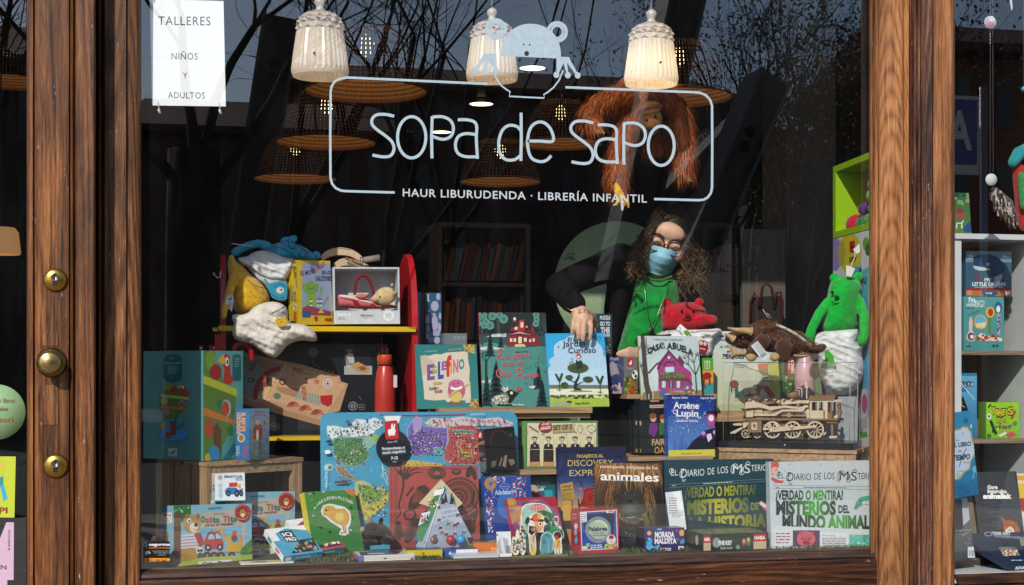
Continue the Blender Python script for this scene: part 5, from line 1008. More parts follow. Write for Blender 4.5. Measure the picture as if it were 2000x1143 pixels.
A.scatter(90,(400,330,580,368),12,['#5a6a3a','#6f7f48','#4a5a34','#7a6a4a'],asp=(1,.7));A.poly([(392,366),(600,362),(636,400),(640,420),(600,384),(395,388)],'#5a4438')
for x,w_ in((430,36),(482,30),(535,34)):A.rect(x-w_/2,384,x+w_/2,440 if x!=482 else 462,'#6f3a64');A.rect(x-w_/2+4,388,x+w_/2-4,436,'#a8c4cc' if x!=482 else '#3f4a34');A.line([(x,386),(x,438)],3,'#e8e0e8')
for x in range(400,580,11):A.line([(x,442),(x,466)],4,'#c07aa8')
A.poly([(265,520),(280,470),(420,455),(560,470),(710,450),(712,522)],'#8a7248');A.bare(300,420,330,'#5a4c44',10,-14,3);A.line([(330,520),(302,400),(290,250),(275,60)],44,'#4a3c36',26);A.line([(318,330),(380,260),(405,250)],12,'#4a3c36',4);A.line([(285,200),(300,130),(302,70)],9,'#4a3c36',4);A.line([(282,180),(262,110)],10,'#4a3c36',4);A.bare(668,480,330,'#4f4640',12,-4,3);A.scatter(14,(300,190,640,240),5,['#2a2a2e'],'bar')
A.text('LA MARAVILLOSA Y HORRIPILANTE',350,92,562,12,'#3a3a3a',96)
for ch,x0,x1,y,h in(('C',310,345,190,44),('A',338,372,175,44),('S',368,392,165,42),('A',390,418,158,42),('A',450,492,156,46),('B',492,520,154,46),('U',522,552,160,46),('E',555,582,172,46),('L',582,602,180,44),('A',602,640,192,44)):A.text(ch,x0,y,x1,h,'#25282a',y+(-6 if x0<420 else 8 if x0>520 else 0),bold=.035)
A.text('DE',402,126,430,18,'#25282a',bold=.03);A.text('LA',418,150,440,18,'#25282a',bold=.03)
A.ell(590,440,22,26,'#3a6a86');A.ell(600,436,9,10,'#a8c4cc');A.ell(440,450,26,14,'#a83a4a');A.ell(432,480,36,26,'#3f5f9a');A.ell(455,492,22,16,'#d8a86a');A.scatter(14,(540,440,650,500),9,['#c8602f','#3a5a3a','#b8a060']);A.line([(350,440),(350,520)],5,'#c8c4bc');A.line([(320,480),(322,520)],5,'#c8c4bc');A.done('front_cover_print',t)
t,F,A=carton('card_game','slim green and orange card game hanging beside the grandmother house book','card game',(1372,pyz(1372,.43,z3)),(1394,pyz(1394,.43,z3)),(1368,699),(.43,.43,.435),.03,'#3a8a34');A=Art(F,ZC);A.fill('#4aa038');A.rect(705,310,790,400,'#d8963a');A.rect(705,400,790,475,'#2f9aa0');A.rect(725,240,765,300,'#bcd0a0');A.line([(735,250),(735,295)],6,'#3a3a2a');A.line([(752,250),(752,295)],6,'#3a3a2a');A.ell(745,350,32,26,'#8e2f2a');A.line([(725,350),(720,410),(735,440)],14,'#8e2f2a');A.line([(760,350),(765,420)],14,'#8e2f2a');A.done('front_print',t)

# ================================================================== WORLD MAP AND THE LOW MIDDLE
F=frame_from((628,pyz(628,.285,DZ+.002)),(1018,pyz(1018,.285,DZ+.002)),(628,806),(.285,.285,.345));t=thing('magnetic_map','big blue magnetic world map board with round corners and a round black label','map puzzle',F.pt(F.w/2,0,0))
MB().bevelbox(F.O,F.U*F.w,F.V*F.h,-F.N*.006,.028,srgb('#4592b2')).build('board',surf('print'),t)
A=Art(F,ZF);A.scatter(60,(130,90,1480,560),12,['#4aa6c8','#3590b8','#56b0cc'],asp=(1.6,.6));A.line([(510,76),(800,80),(1100,72)],9,'#8a2f4a')
ic=['#d8d0c0','#2c2430','#7f3a34','#b8924a','#4a3a34','#c8b8a0','#3a5a6a','#4f6f44','#5a4a5a']
P_=lambda q,c:(A.poly(q,c),A.line(q+q[:1],6,'#9cc6d2'),A.line(q+q[:1],2,'#3a3f4a'))
P_([(310,130),(345,100),(420,108),(470,90),(520,110),(530,150),(480,180),(420,190),(330,175)],'#c3d4da');P_([(530,80),(655,78),(640,130),(600,145),(555,135)],'#dfe4e2');P_([(135,150),(200,148),(260,165),(350,155),(440,165),(475,190),(450,215),(330,228),(220,222),(180,250),(140,215)],'#cfdcdc')
P_([(185,235),(330,228),(385,232),(400,300),(440,340),(415,390),(380,420),(330,435),(260,425),(200,380),(178,320)],'#4f7f52');P_([(395,225),(470,210),(510,235),(470,280),(430,310),(395,280)],'#8fa24a');P_([(395,240),(460,230),(470,270),(420,320),(398,300)],'#7fae9a')
P_([(195,432),(260,430),(280,470),(340,520),(380,560),(350,550),(280,510),(220,490)],'#8a7458');P_([(335,540),(385,530),(440,555),(480,580),(540,590),(572,630),(560,690),(520,720),(470,770),(400,815),(385,760),(360,690),(330,620)],'#b9b24a');P_([(345,560),(420,560),(500,600),(540,640),(470,690),(390,680)],'#6f9a4a');A.ell(150,440,34,26,'#8fc4cc');A.ell(160,440,16,12,'#7a6a4a')
P_([(700,170),(735,110),(760,85),(800,100),(810,150),(870,160),(975,150),(980,260),(960,310),(900,300),(870,350),(820,345),(760,370),(715,340),(730,280),(698,240)],'#6f5aa8');P_([(735,110),(760,85),(800,100),(790,180),(750,200)],'#9f86c0');P_([(810,130),(870,95),(960,100),(1080,85),(1220,100),(1340,90),(1440,130),(1410,165),(1300,150),(1150,150),(970,165),(880,160)],'#cfb6c0');P_([(975,155),(1150,145),(1200,170),(1260,330),(1180,420),(1000,420),(950,380),(965,300),(985,250)],'#ad4a48');P_([(1010,180),(1160,185),(1160,205),(1010,200)],'#3f7a5a');P_([(1040,260),(1130,250),(1150,380),(1060,380)],'#b8503a');P_([(640,420),(700,390),(760,395),(950,415),(960,440),(640,440)],'#c8a83a');P_([(880,310),(920,300),(950,330),(940,350),(900,350)],'#4fa8c4')
for b_,n,s_ in(((190,240,420,420),60,9),((150,160,450,215),34,9),((320,105,520,170),16,10),((345,560,550,780),70,9),((710,180,960,350),80,9),((820,100,1420,150),60,9),((985,170,1240,415),90,9),((650,400,950,436),24,7),((225,450,340,540),14,8)):A.scatter(n,b_,s_*.62,ic);A.scatter(n,b_,s_*.7,ic,'tri');A.scatter(n,b_,s_*1.3,ic,'bar')
A.line([(1060,300),(1080,340),(1120,340),(1130,365),(1090,360)],9,'#7fbf5a');A.ell(280,125,16,12,'#4a5a64');A.ell(140,335,22,14,'#dfe4e4');A.ell(150,262,22,10,'#2c3a44');A.poly([(185,540),(280,530),(280,550),(190,552)],'#5a3a3a');A.line([(520,420),(525,500),(560,570)],5,'#a8cfdc');A.text('ATLÁNTICO',512,440,560,20,'#cfe4ea',560,up=(.8,-.4));A.text('PACÍFICO',140,580,142,20,'#cfe4ea',430,up=(-1,0));A.text('OCÉANO ÁRTICO',1130,80,1235,13,'#cfe4ea',76)
A.ell(595,305,119,126,'#15171c');A.poly([(533,124),(612,114),(625,120),(634,236),(626,246),(552,248),(542,242)],'#b8262c');A.poly([(558,180),(580,176),(584,140),(592,138),(596,170),(602,138),(610,142),(606,176),(614,186),(606,212),(562,214)],'#ece6e2');A.text('Janod',562,222,608,14,'#ece6e2',220,bold=.03)
A.text('Depuis 1970',556,272,624,13,'#c9ccd0',268);A.poly([(516,305),(680,296),(684,345),(520,358)],'#474b52');A.text('Rompecabezas el',518,320,675,19,'#e6e8ea',312,bold=.01);A.text('mundo magnético',520,350,680,19,'#e6e8ea',336,bold=.01);A.text('7-12',580,388,628,20,'#e6e8ea',384,bold=.03);A.text('años',592,408,618,12,'#c9ccd0',406);A.done('front_print',t)
# red fossil book
t,F,A=book('large_book','large dull red hardback with dark engraved fossils on the cover','book',(763,pyz(763,.20,DZ+.002)),(938,pyz(938,.20,DZ+.002)),(762,912),(.20,.20,.235),.02,'#a04a44');A=Art(F,ZF)
A.fill('#a34e48','#8f423e');dk='#43332a';A.line([(588,440),(590,1000)],5,'#7c3430');A.line([(608,440),(610,1000)],4,'#7c3430');A.line([(628,460),(1180,445)],4,'#5c3630');A.line([(625,460),(622,960)],4,'#5c3630')
def fern(x,y,l,a,n=9,wd=10):
 A.line([(x,y),(x+l*math.cos(R(a)),y+l*math.sin(R(a)))],wd*.5,dk)
 for k in range(n):
  q=k/n;px_,py_=x+l*q*math.cos(R(a)),y+l*q*math.sin(R(a));r=l*.42*(1-q*.7)
  for s_ in(-1,1):A.line([(px_,py_),(px_+r*math.cos(R(a+s_*48)),py_+r*math.sin(R(a+s_*48)))],wd,dk,2);A.z-=EPS*.8
A.line(bez((640,465),(670,520),(665,600),(640,700),(650,760),(620,800)),16,'#3c3026',8)
for k in range(6):a=-150+k*24;A.line(bez((690,520),(690+60*math.cos(R(a)),510+60*math.sin(R(a))),(700+115*math.cos(R(a+12)),500+90*math.sin(R(a+12)))),16,dk,5)
for r in range(3):A.ring(905,480,60-r*16,40-r*10,10,'#4c3c30')
A.ell(1040,470,34,22,dk);A.ell(1040,466,22,12,'#7a4a40');A.ell(1130,470,22,44,dk,20);A.ell(1165,490,16,40,dk,-10)
A.ell(1062,640,138,132,dk);
for r in(118,78,44,20):A.ring(1062-(118-r)*.12,640+(118-r)*.1,r,r*.95,8,'#9a4c44')
for k in range(44):a=k*8.2;A.line([(1052+60*math.cos(R(a)),645+58*math.sin(R(a))),(1062+132*math.cos(R(a+5)),640+126*math.sin(R(a+5)))],4.5,'#8a463f');A.z-=EPS*.8
A.poly([(770,575),(820,560),(850,590),(845,640),(800,690),(740,740),(700,720),(715,660),(745,620)],dk)
for k in range(7):A.line([(760+k*10,590+k*6),(735+k*8,690-k*2)],5,'#8f463f')
A.line([(690,640),(740,575)],12,dk);A.ell(715,770,46,40,dk,-20);A.ell(715,770,32,26,'#8f463f',-20);A.poly([(750,800),(810,790),(800,850),(760,860)],dk);fern(690,960,180,-70,11,14);fern(640,940,130,-95,9,12);fern(760,960,130,-55,8,12);fern(1150,900,150,-110,9,12);A.line(bez((1165,600),(1150,680),(1185,740),(1160,820)),14,dk);A.poly([(1100,800),(1170,740),(1182,760),(1120,830)],dk);A.scatter(50,(640,480,1180,940),8,[dk,'#54423a'],'bar');A.done('front_cover_print',t)
# black magnet kit
zk=at(1050,918,.30).z+.001
t,F,A=carton('toy_box','small black toy box with a window and red emblem in front of the map','toy box',(952,925),(1011,918),(953,838),(.25,.275,.255),.04,'#14151a');tag(MB().slab((F.O.x+.01,.252,DZ+.001),(.06,0,0),(0,.026,0),(0,0,F.O.z-DZ-.002)).build('toy_block_stand',surf('dark','#1a1714')),'dark block hidden under the small black toy box','stand')
A=Art(F,ZF);A.fill('#0c0c0e','#141214');A.ring(1340,260,60,80,10,'#4a1618',160,330);A.ell(1420,215,12,14,'#3a3036');A.poly([(1360,430),(1375,360),(1395,350),(1385,440)],'#8a7a68');A.poly([(1285,400),(1320,390),(1315,430),(1285,440)],'#6a5c4c');A.poly([(1400,385),(1440,380),(1450,410),(1420,430)],'#7a6a58');A.line([(1340,430),(1358,370)],9,'#8a7a68');A.scatter(20,(1270,200,1460,380),8,['#241a1c','#3a1a1c','#2a2a30'],'bar');A.done('front_print',t)
F2=side_faces(F,.05)['left'];B=Art(F2,ZF);B.fill('#17181d');B.poly([(1184,188),(1222,184),(1225,238),(1188,242)],'#b8262c');B.poly([(1196,230),(1200,205),(1210,195),(1216,205),(1214,230)],'#e8e2e0');B.text('MAG KIT',1160,290,1240,22,'#c0a0a0',275,bold=.04);B.poly([(1180,345),(1210,330),(1235,345),(1225,365),(1190,368)],'#5a5e66');B.text('3-8',1226,388,1250,12,'#d0d2d6');B.words(1178,400,1250,4,'#9a9da2',9,2);B.done('side_print',t)
# green framed portrait box
t,F,A=carton('puzzle_box','green bordered box with five engraved portraits and a red wax seal','puzzle box',(1021,pyz(1021,.36,zk)),(1169,pyz(1169,.36,zk)),(1023,823),(.36,.36,.37),.05,'#5d8a4a');A=Art(F,ZG)
A.fill('#5f8f4c');A.poly([(466,88),(985,86),(985,418),(466,418)],'#4a7a3c');A.poly([(478,98),(975,96),(975,410),(478,408)],'#cfc7a8');A.scatter(60,(480,100,970,180),22,['#a89c78','#8a8064','#bdb28e'],'bar');A.ring(940,140,30,26,4,'#7a7054');A.ring(860,140,20,26,4,'#7a7054');A.line([(490,120),(560,165)],12,'#7a6f54')
for x in(532,630,728,822,922):
 A.ell(x,235,42,52,'#c9b878');A.ell(x,235,36,46,'#d8cfb0');A.poly([(x-36,285),(x-28,250),(x,244),(x+28,250),(x+36,285)],'#24221f');A.ell(x,222,17,24,'#b9b098');A.poly([(x-20,225),(x-20,200),(x,192),(x+20,200),(x+18,222),(x+8,205),(x-12,206)],'#3a362f');A.line([(x-8,222),(x-4,222)],3,'#2a2620');A.line([(x+4,222),(x+8,222)],3,'#2a2620');A.poly([(x-6,258),(x,248),(x+6,258),(x,272)],'#ded8c4')
 if x<560 or x>900:A.poly([(x-14,234),(x+14,234),(x+8,258),(x-8,258)],'#3a362f')
 A.rect(x-36,290,x+36,376,'#2a2420');A.scatter(14,(x-30,296,x+30,370),10,['#5a2f24','#7a6a4a','#1a1614'],'bar');A.poly([(x-42,378),(x+42,376),(x+40,404),(x-40,404)],'#c08a5c')
A.poly([(650,112),(805,104),(820,160),(660,170)],'#a8946a');A.text('SET OF 5',664,150,798,36,'#2c2620',142,bold=.03,serif=True);A.ell(606,125,50,42,'#8e2a2a');A.scatter(10,(570,92,640,158),12,['#8e2a2a','#9a3434']);A.text('Great',578,118,636,24,'#e0c8c0',108,shear=.2,bold=.02);A.text('MINDS',572,150,645,22,'#e0c8c0',138,bold=.04);A.done('front_print',t)
# ================================================================== THE FRONT ROW BEHIND THE GLASS
def dz(px,Y):return pyz(px,Y,DZ+.001)
tag(MB().box(XL+.02,XR-.01,.02,.5,DZ,DZ+.0006).build('display_felt',surf('cloth','#453f30')),kind='structure')
# moss tufts on the deck
m=MB();rm=random.Random(4);gc=[srgb(c)for c in('#4f5c26','#3c4a1c','#5f6a30','#2c381a','#6e7440')]
for(x0,x1,Y0,Y1,n)in((600,640,.05,.16,300),(640,860,.04,.12,700),(800,860,.03,.08,500),(1000,1120,.04,.14,700),(1205,1300,.05,.20,1500),(1325,1345,.05,.12,200),(1500,1690,.03,.05,260),(560,700,.10,.2,300)):
 for _ in range(n):
  Y=rm.uniform(Y0,Y1);x=rm.uniform(x0,x1);p=at(x,900,Y);p.z=DZ;h=rm.uniform(.004,.014);a=rm.uniform(0,6.28);q=Vector((math.cos(a),math.sin(a),0))*h*.55;s_=Vector((-q.y,q.x,0))*.35
  m.add([p-s_,p+s_,p+q*.6+s_*.7+Vector((0,0,h*.6)),p+q+Vector((0,0,h))],[(0,1,2,3)],rm.choice(gc))
tag(m.build('display_moss',surf('leaf')),kind='stuff')
# chick board book
t,F,A=book('board_book','green board book with a yellow chick, spine turned to the glass','book',(614,dz(614,.14)),(713,dz(713,.22)),(589,962),(.14,.22,.19),.028,'#c9b62e',hard=False);A=Art(F,ZF)
A.fill('#46883a','#3c7c34');A.poly([(238,572),(320,562),(328,600),(330,642),(296,625),(262,605)],'#cc6a2a');A.ring(330,575,40,40,4,'#e8a06a',100,190);A.ring(330,575,60,60,4,'#e8a06a',100,190)
w_=[(94,740),(110,705),(150,692),(200,700),(260,715),(296,745),(308,790),(300,840),(285,865),(292,900),(265,916),(222,910),(225,890),(240,870),(210,850),(160,820),(130,790),(104,775)]
A.poly(w_,'#e6e4dc');A.poly([(108,745),(120,715),(150,703),(185,712),(200,730),(260,728),(290,760),(296,800),(280,840),(245,850),(200,830),(160,800),(140,780),(116,772)],'#d3a23e');A.ell(145,735,34,30,'#c9963a',c2='#dbb052');A.ell(232,782,52,52,'#e0ba55',c2='#cfa03a');A.ell(225,785,30,30,'#e6c667');A.ell(131,740,7,7,'#1c1612');A.poly([(108,768),(122,760),(124,778)],'#c8603a');A.line([(250,850),(258,892),(232,900)],9,'#c8642e');A.line([(258,892),(275,900)],8,'#c8642e');A.line([(262,845),(270,890)],7,'#c8642e');A.scatter(60,(190,740,270,830),5,['#e8d080','#d0a848'],'bar')
for ch,x,y,dy in(('N',45,738,-22),('I',68,712,-8),('R',80,700,-14),('E',96,688,-8),('L',118,676,-6),('E',134,668,-5),('H',152,664,-3),('E',172,662,0),('N',190,662,3),('P',214,662,4),('U',228,666,6),('Z',246,670,6),('Z',264,676,7),('L',280,682,6),('E',292,688,6),('A',304,694,8)):A.text(ch,x,y,x+(5 if ch=='I' else 14),21,'#dfe4d0',y+dy*.4,bold=.03)
for x,y,c in((18,628,'#c9a0c0'),(44,620,'#2a2a24'),(112,612,'#d8d0c0'),(165,600,'#a06a3a'),(30,672,'#b08a5a'),(60,815,'#8a5a3a'),(90,860,'#2c2a24'),(155,890,'#2c2a24'),(290,640,'#6a4a2c'),(302,720,'#2c2020'),(310,790,'#4a3a2a'),(40,780,'#c8c0a8'),(330,850,'#8a6a4a'),(300,880,'#d8d0c0')):A.ell(x,y,9,5,c);A.ell(x-6,y-4,4,4,c);A.line([(x+4,y),(x+6,y+8)],2.5,c)
A.done('front_cover_print',t)
B=Art(side_faces(F,.028)['left'],ZF);B.fill('#c8b52c');B.text('NIRE LEHEN PUZZLEA',14,640,36,12,'#5a5a1a',880,up=(.9,-.3));B.done('spine_print',t)
# flat cartons and books lying on the deck
def flat(name,lab,cat,near,right,left,zlo,h,col,V=FULL,th=None):
 """a box lying flat: near, right and left are photo points of its near, right-hand and left-hand lower corners on height zlo"""
 def g(p):q=pix(p,V);d=ray(*q);return CAM+d*((zlo-CZ)/d.z)
 a,b,c=g(near),g(right),g(left);U=b-a;W=c-a;W=W-U*(W.dot(U)/U.dot(U));t=thing(name,lab,cat,a+U/2+W/2);MB().slab(a,U,W,(0,0,h),srgb(col)).build('box_body',surf('print'),t)
 top=Face(a+Vector((0,0,h)),U,W,U.length,W.length);front=Face(a,U,(0,0,1),U.length,h);left_=Face(c,a-c,(0,0,1),(a-c).length,h);return t,top,front,left_
def flatY(name,lab,cat,px0,px1,Y0,ang,wm,dm,zlo,h,col,mat='print',body=True):
 """a box lying flat whose near corner is at photo column px0 and depth Y0; ang turns it; wm, dm, h are metres"""
 a=at(px0,800,Y0);a.z=zlo;U=Vector((math.cos(R(ang)),math.sin(R(ang)),0))*wm;W=Vector((-math.sin(R(ang)),math.cos(R(ang)),0))*dm;t=thing(name,lab,cat,a+U/2+W/2)
 if body:MB().slab(a,U,W,(0,0,h),srgb(col)).build('box_body',surf(mat),t)
 return t,Face(a+Vector((0,0,h)),U,W,wm,dm),Face(a,U,(0,0,1),wm,h),Face(a+W,-W,(0,0,1),dm,h),Face(a+U,W,(0,0,1),dm,h)
def uv(A,pts,c):  # a shape given straight on the face, 0..1 by 0..1
 F=A.F;vs=[F.pt(u*F.w,v*F.h,A.z)for u,v in pts];A.mb.add(vs,[tuple(q)for q in geometry.tessellate_polygon([vs])],srgb(c));A.z+=EPS
def uvtext(A,s_,u0,v0,u1,vh,c,bold=.03,sh=0,serif=False):
 F=A.F;tr,a,b=glyphs(s_,bold,serif);k=(u1-u0)/(b-a);cc=srgb(c)
 for q in tr:A.mb.add([F.pt((u0+(x-a)*k+sh*y)*F.w,(v0+y/.73*vh)*F.h,A.z)for x,y in q],[(0,1,2)],cc)
 A.z+=EPS
def uvrect(A,u0,v0,u1,v1,c):uv(A,[(u0,v0),(u1,v0),(u1,v1),(u0,v1)],c)
def uvell(A,u,v,ru,rv,c,n=16):uv(A,[(u+ru*math.cos(2*math.pi*k/n),v+rv*math.sin(2*math.pi*k/n))for k in range(n)],c)
def wedge(name,lab,px0,px1,pyb,pyf,pyt,Y,dp,cols,title,rise):
 """a game carton propped with its far edge up so that its top shows"""
 F=frame_from((px0,pyb),(px1,pyb-rise),(px0,pyf),(Y,Y+.05,Y));U=F.U*F.w;Vd=(Vector((-F.U.y,F.U.x,0))*math.cos(R(28))+Vector((0,0,math.sin(R(28)))));t=thing(name,lab,'game box',F.O+U/2);h=F.h
 Nn=U.cross(Vd).normalized();O=F.O;MB().slab(O,U,Vd*dp,Nn*h,srgb(cols[0])).build('box_body',surf('print'),t)
 T=Face(O+Nn*h,U,Vd,U.length,dp);A=Art(T);uvrect(A,0,0,1,1,cols[1]);uvrect(A,0,.55,.18,1,'#e2e6e8');uv(A,[(0,.72),(.5,.95),(1,.8),(1,1),(0,1)],'#e2e6e8')
 uv(A,[(.30,.45),(.62,.45),(.62,.86),(.30,.86)],cols[3]);uvtext(A,title[0],.33,.68,.58,.13,'#f0f0f0');uvtext(A,title[1],.33,.49,.59,.13,'#f0f0f0')
 uv(A,[(.22,.06),(.94,.06),(1,.5),(.66,.5)],'#20242c');
 for k in range(16):uvell(A,random.uniform(.3,.9),random.uniform(.1,.42),.035,.05,random.choice(cols[4:]),7)
 A.done('top_print',t);B=Art(Face(O,F.U,Nn,U.length,h));uvrect(B,0,0,1,1,cols[2]);uvell(B,.12,.5,.08,.35,'#d8e2e6');uvrect(B,.3,.4,.7,.55,'#d8e6ea');B.done('front_print',t)
 C_=Art(Face(O+Vd*dp,-Vd,Nn,dp,h));uvrect(C_,0,0,1,1,'#dfe4e6');uvrect(C_,.6,.3,.8,.8,'#c8403a');uvrect(C_,.2,.2,.4,.8,'#2a8a8a');C_.done('side_print',t);return t
wedge('game_box','white and blue travel game box lying tilted on the deck before the bear boxes',552,628,1098,1085,1072,.04,.14,('#dfe4e6','#4a9cc0','#2a8fae','#20303a','#c86aa0','#6ab04a','#d8a23a','#4a9ad0'),('IQ','PRO'),10)
wedge('game_box','white and red travel game box lying tilted below the green chick book',603,672,1090,1077,1064,.13,.17,('#dfe4e6','#b23a44','#1f8fa0','#7a1f2a','#3a6ad0','#e8e2e0','#8a4aa0','#d8a23a'),('IQ','FIT'),12)
t,T,Fr,Le,Ri=flatY('paper_leaflet','leaflet with yellow print lying flat in front of the bear boxes','leaflet',470,560,.028,4,.15,.05,DZ+.001,.004,'#d8d6cc');A=Art(T);uvrect(A,.2,.1,.9,.8,'#c8b84a');uvrect(A,.3,.2,.5,.6,'#3a8a9a');A.done('top_print',t)
t,T,Fr,Le,Ri=flatY('paperback_book','white paperback lying flat with a red and blue spine end','book',700,800,.03,3,.165,.10,DZ+.001,.016,'#c8c4bc','paper');A=Art(T);uvrect(A,0,0,1,1,'#c9c8c4');uv(A,[(.05,.1),(.7,.1),(.9,.9),(.1,.9)],'#3a3a40');uvrect(A,.2,.3,.5,.5,'#d0d0d0');A.done('cover_print',t)
A=Art(Le);uvrect(A,0,0,1,1,'#b8323a');uvtext(A,'ZENBAT',.15,.3,.7,.45,'#e8b0a8');uvrect(A,.78,0,1,1,'#5a6ab0');uvrect(A,0,.1,.08,.9,'#e8e2dc');A.done('spine_print',t)
A=Art(Fr);uvrect(A,0,0,.10,1,'#5a6ab0');uvrect(A,.10,.84,1,1,'#e4e2dc');uvrect(A,.10,0,1,.12,'#e4e2dc');uvrect(A,.45,.3,.5,.5,'#2a2a2a');A.done('side_print',t)
t,T,Fr,Le,Ri=flatY('open_book','dark picture book lying flat under the brown toy and the yellow carton','book',690,840,.10,2,.26,.12,DZ+.001,.008,'#5a2f2a');A=Art(T);uvrect(A,0,0,1,1,'#5f3a30');uv(A,[(0,.2),(.5,.1),(.8,.7),(.2,.9)],'#40502c');uv(A,[(.5,.1),(1,.2),(.9,.8),(.7,.6)],'#8a2f2c');A.done('cover_print',t)
t,T,Fr,Le,Ri=flatY('number_carton','small yellow carton numbered two lying on the moss','carton',795,860,.055,2,.105,.07,DZ+.001,.025,'#c9b42c');A=Art(Fr);uvtext(A,'2',.42,.22,.5,.5,'#2c2a1a',serif=True);uv(A,[(.2,0),(.45,.08),(.5,.3),(.42,.12),(.22,.05)],'#2c2a14');A.done('front_print',t);A=Art(T);uvrect(A,0,0,1,1,'#55524c');A.done('top_print',t)
t,T,Fr,Le,Ri=flatY('number_carton','small blue carton numbered four lying on the moss','carton',868,920,.075,1,.10,.07,DZ+.001,.022,'#2457a0');A=Art(Fr);uvtext(A,'4',.12,.25,.2,.5,'#cfe0ee');uvrect(A,.35,.55,1,.95,'#d8dde2');A.done('front_print',t);A=Art(T);uvrect(A,0,0,1,1,'#7a2f3a');uv(A,[(.1,.1),(.8,.2),(.7,.9)],'#2a4a86');A.done('top_print',t)
t,T,Fr,Le,Ri=flatY('tin_box','pale flat tin lying in front of the blue carton','tin',886,970,.035,1,.135,.05,DZ+.001,.012,'#c3c5c8','plastic');A=Art(Fr);uvrect(A,0,.72,1,.78,'#8a8c90');A.done('rim_line',t)
t,T,Fr,Le,Ri=flatY('game_box','orange game box lying open with a dark lid beside the pyramid box','game box',925,985,.11,-6,.085,.09,DZ+.001,.035,'#c96a1e');A=Art(T);uvrect(A,0,0,1,1,'#6a6a2c');uv(A,[(.1,.4),(.8,.35),(.7,1),(0,1)],'#2a2018');uvell(A,.7,.4,.15,.12,'#c8c4a8');uvrect(A,.1,.05,.9,.2,'#c9781e');A.done('top_print',t);A=Art(Fr);uvtext(A,'ZOO',.6,.2,.9,.4,'#e0c060');A.done('front_print',t)
t,T,Fr,Le,Ri=flatY('game_box','flat green game box behind the numbered cartons','game box',845,930,.14,0,.13,.05,DZ+.001,.03,'#3a7a3a');A=Art(T);uvrect(A,.03,.05,.97,.95,'#2a4a2a');uvell(A,.5,.5,.3,.3,'#6aa04a');A.done('top_print',t)
# balls
for px,py,r,c,lab in((846,1049,9.5,'#6a5142','small brown wooden ball in front of the pyramid box'),(880,1052,9.5,'#a01c2a','small glossy red ball in front of the pyramid box'),(900,1046,9.5,'#2a8fc8','small glossy blue ball in front of the pyramid box')):
 k=mpp(px,.125)*r;p=at(px,py,.125);p.z=DZ+.031+k;tag(MB().ell(p,(k,k,k),n=28,m=16).build('toy_ball',surf('paint',c)),lab,'ball',None)
# pyramid box with its backing card
Yp=.155;t=thing('pyramid_box','triangular grey carton with firs and climbers, a diamond card behind its tip','carton',at(865,1060,Yp))
bl,bm,br_,ap=at(804,dz(804,.13),.13),at(824,dz(824,.10),.10),at(925,dz(925,.14),.14),at(867,946,.16);bk_=at(870,dz(870,.22),.22)
m=MB();m.add([bl,bm,br_,bk_,ap],[(0,1,4),(1,2,4),(2,3,4),(3,0,4),(3,2,1,0)],srgb('#8f9ab0'));m.build('box_body',surf('print'),t)
N1=(br_-bm).cross(ap-bm).normalized();U1=(br_-bm).normalized();F=Face(bm,U1,N1.cross(U1),(br_-bm).length,.3);A=Art(F,ZF);A.clip=False
A.poly([(806,962),(1148,926),(968,575)],['#98a4b8','#8a9ab4','#aab4c4']);
for x,y,h in((965,690,70),(1008,700,78),(945,700,50)):A.fir(x,y,44,h*1.1,'#25302c',5)
A.poly([(900,742),(1040,708),(1085,820),(1060,850),(980,800),(870,850)],'#b4bcca');A.text('Letzter to',938,768,1040,26,'#4f5a78',748,shear=.15);A.text('the mountain',938,800,1060,26,'#4f5a78',776,shear=.15)
for x,y,c in((920,805,'#7a4a4a'),(930,860,'#3f4f8a'),(985,830,'#8a6a4a'),(1030,840,'#8e3a34'),(1050,830,'#8e3a34'),(940,890,'#9a6a3a'),(970,905,'#6a3a34'),(1030,900,'#a03a3a'),(1050,770,'#3a3f4a'),(890,915,'#4a4f7a'),(1090,890,'#4a8a9a')):A.ell(x,y,13,9,c,-20);A.ell(x+4,y-13,6,6,'#d8c0a8');A.line([(x-8,y+6),(x-12,y+18)],4,'#3a3030');A.line([(x+6,y+6),(x+10,y+18)],4,'#3a3030')
A.done('front_print',t)
N2=(bm-bl).cross(ap-bl).normalized();U2=(bm-bl).normalized();F=Face(bl,U2,N2.cross(U2),.1,.3);A=Art(F,ZF);A.clip=False
A.poly([(738,944),(800,962),(966,577),(912,590)],'#3f7a52');A.poly([(890,600),(958,585),(945,625),(880,640)],'#d8dcd8');A.scatter(50,(850,660,920,720),7,['#6a9a5a','#a03a3a','#2f5a3a','#c8c0a0']);A.poly([(800,760),(862,745),(840,810),(775,850)],'#c3c8cc');A.scatter(30,(800,770,845,830),6,['#2a2a2e','#8a3a3a','#3a5a8a']);A.poly([(738,944),(762,900),(770,950)],'#2f56a8');A.done('side_print',t)
q=[at(x,y,.175,ZF)for x,y in((935,522),(1085,690),(1000,760),(780,690))];MB().extrude(q,(0,.0015,0)).build('backing_card',surf('print','#cdbf9c'),t)
m=MB();m.tube([bm+(ap-bm)*.02+Vector((0,-.001,0)),ap+Vector((0,-.001,0))],.0016,5);m.build('edge_strip',surf('plastic','#d8dce0'),t)
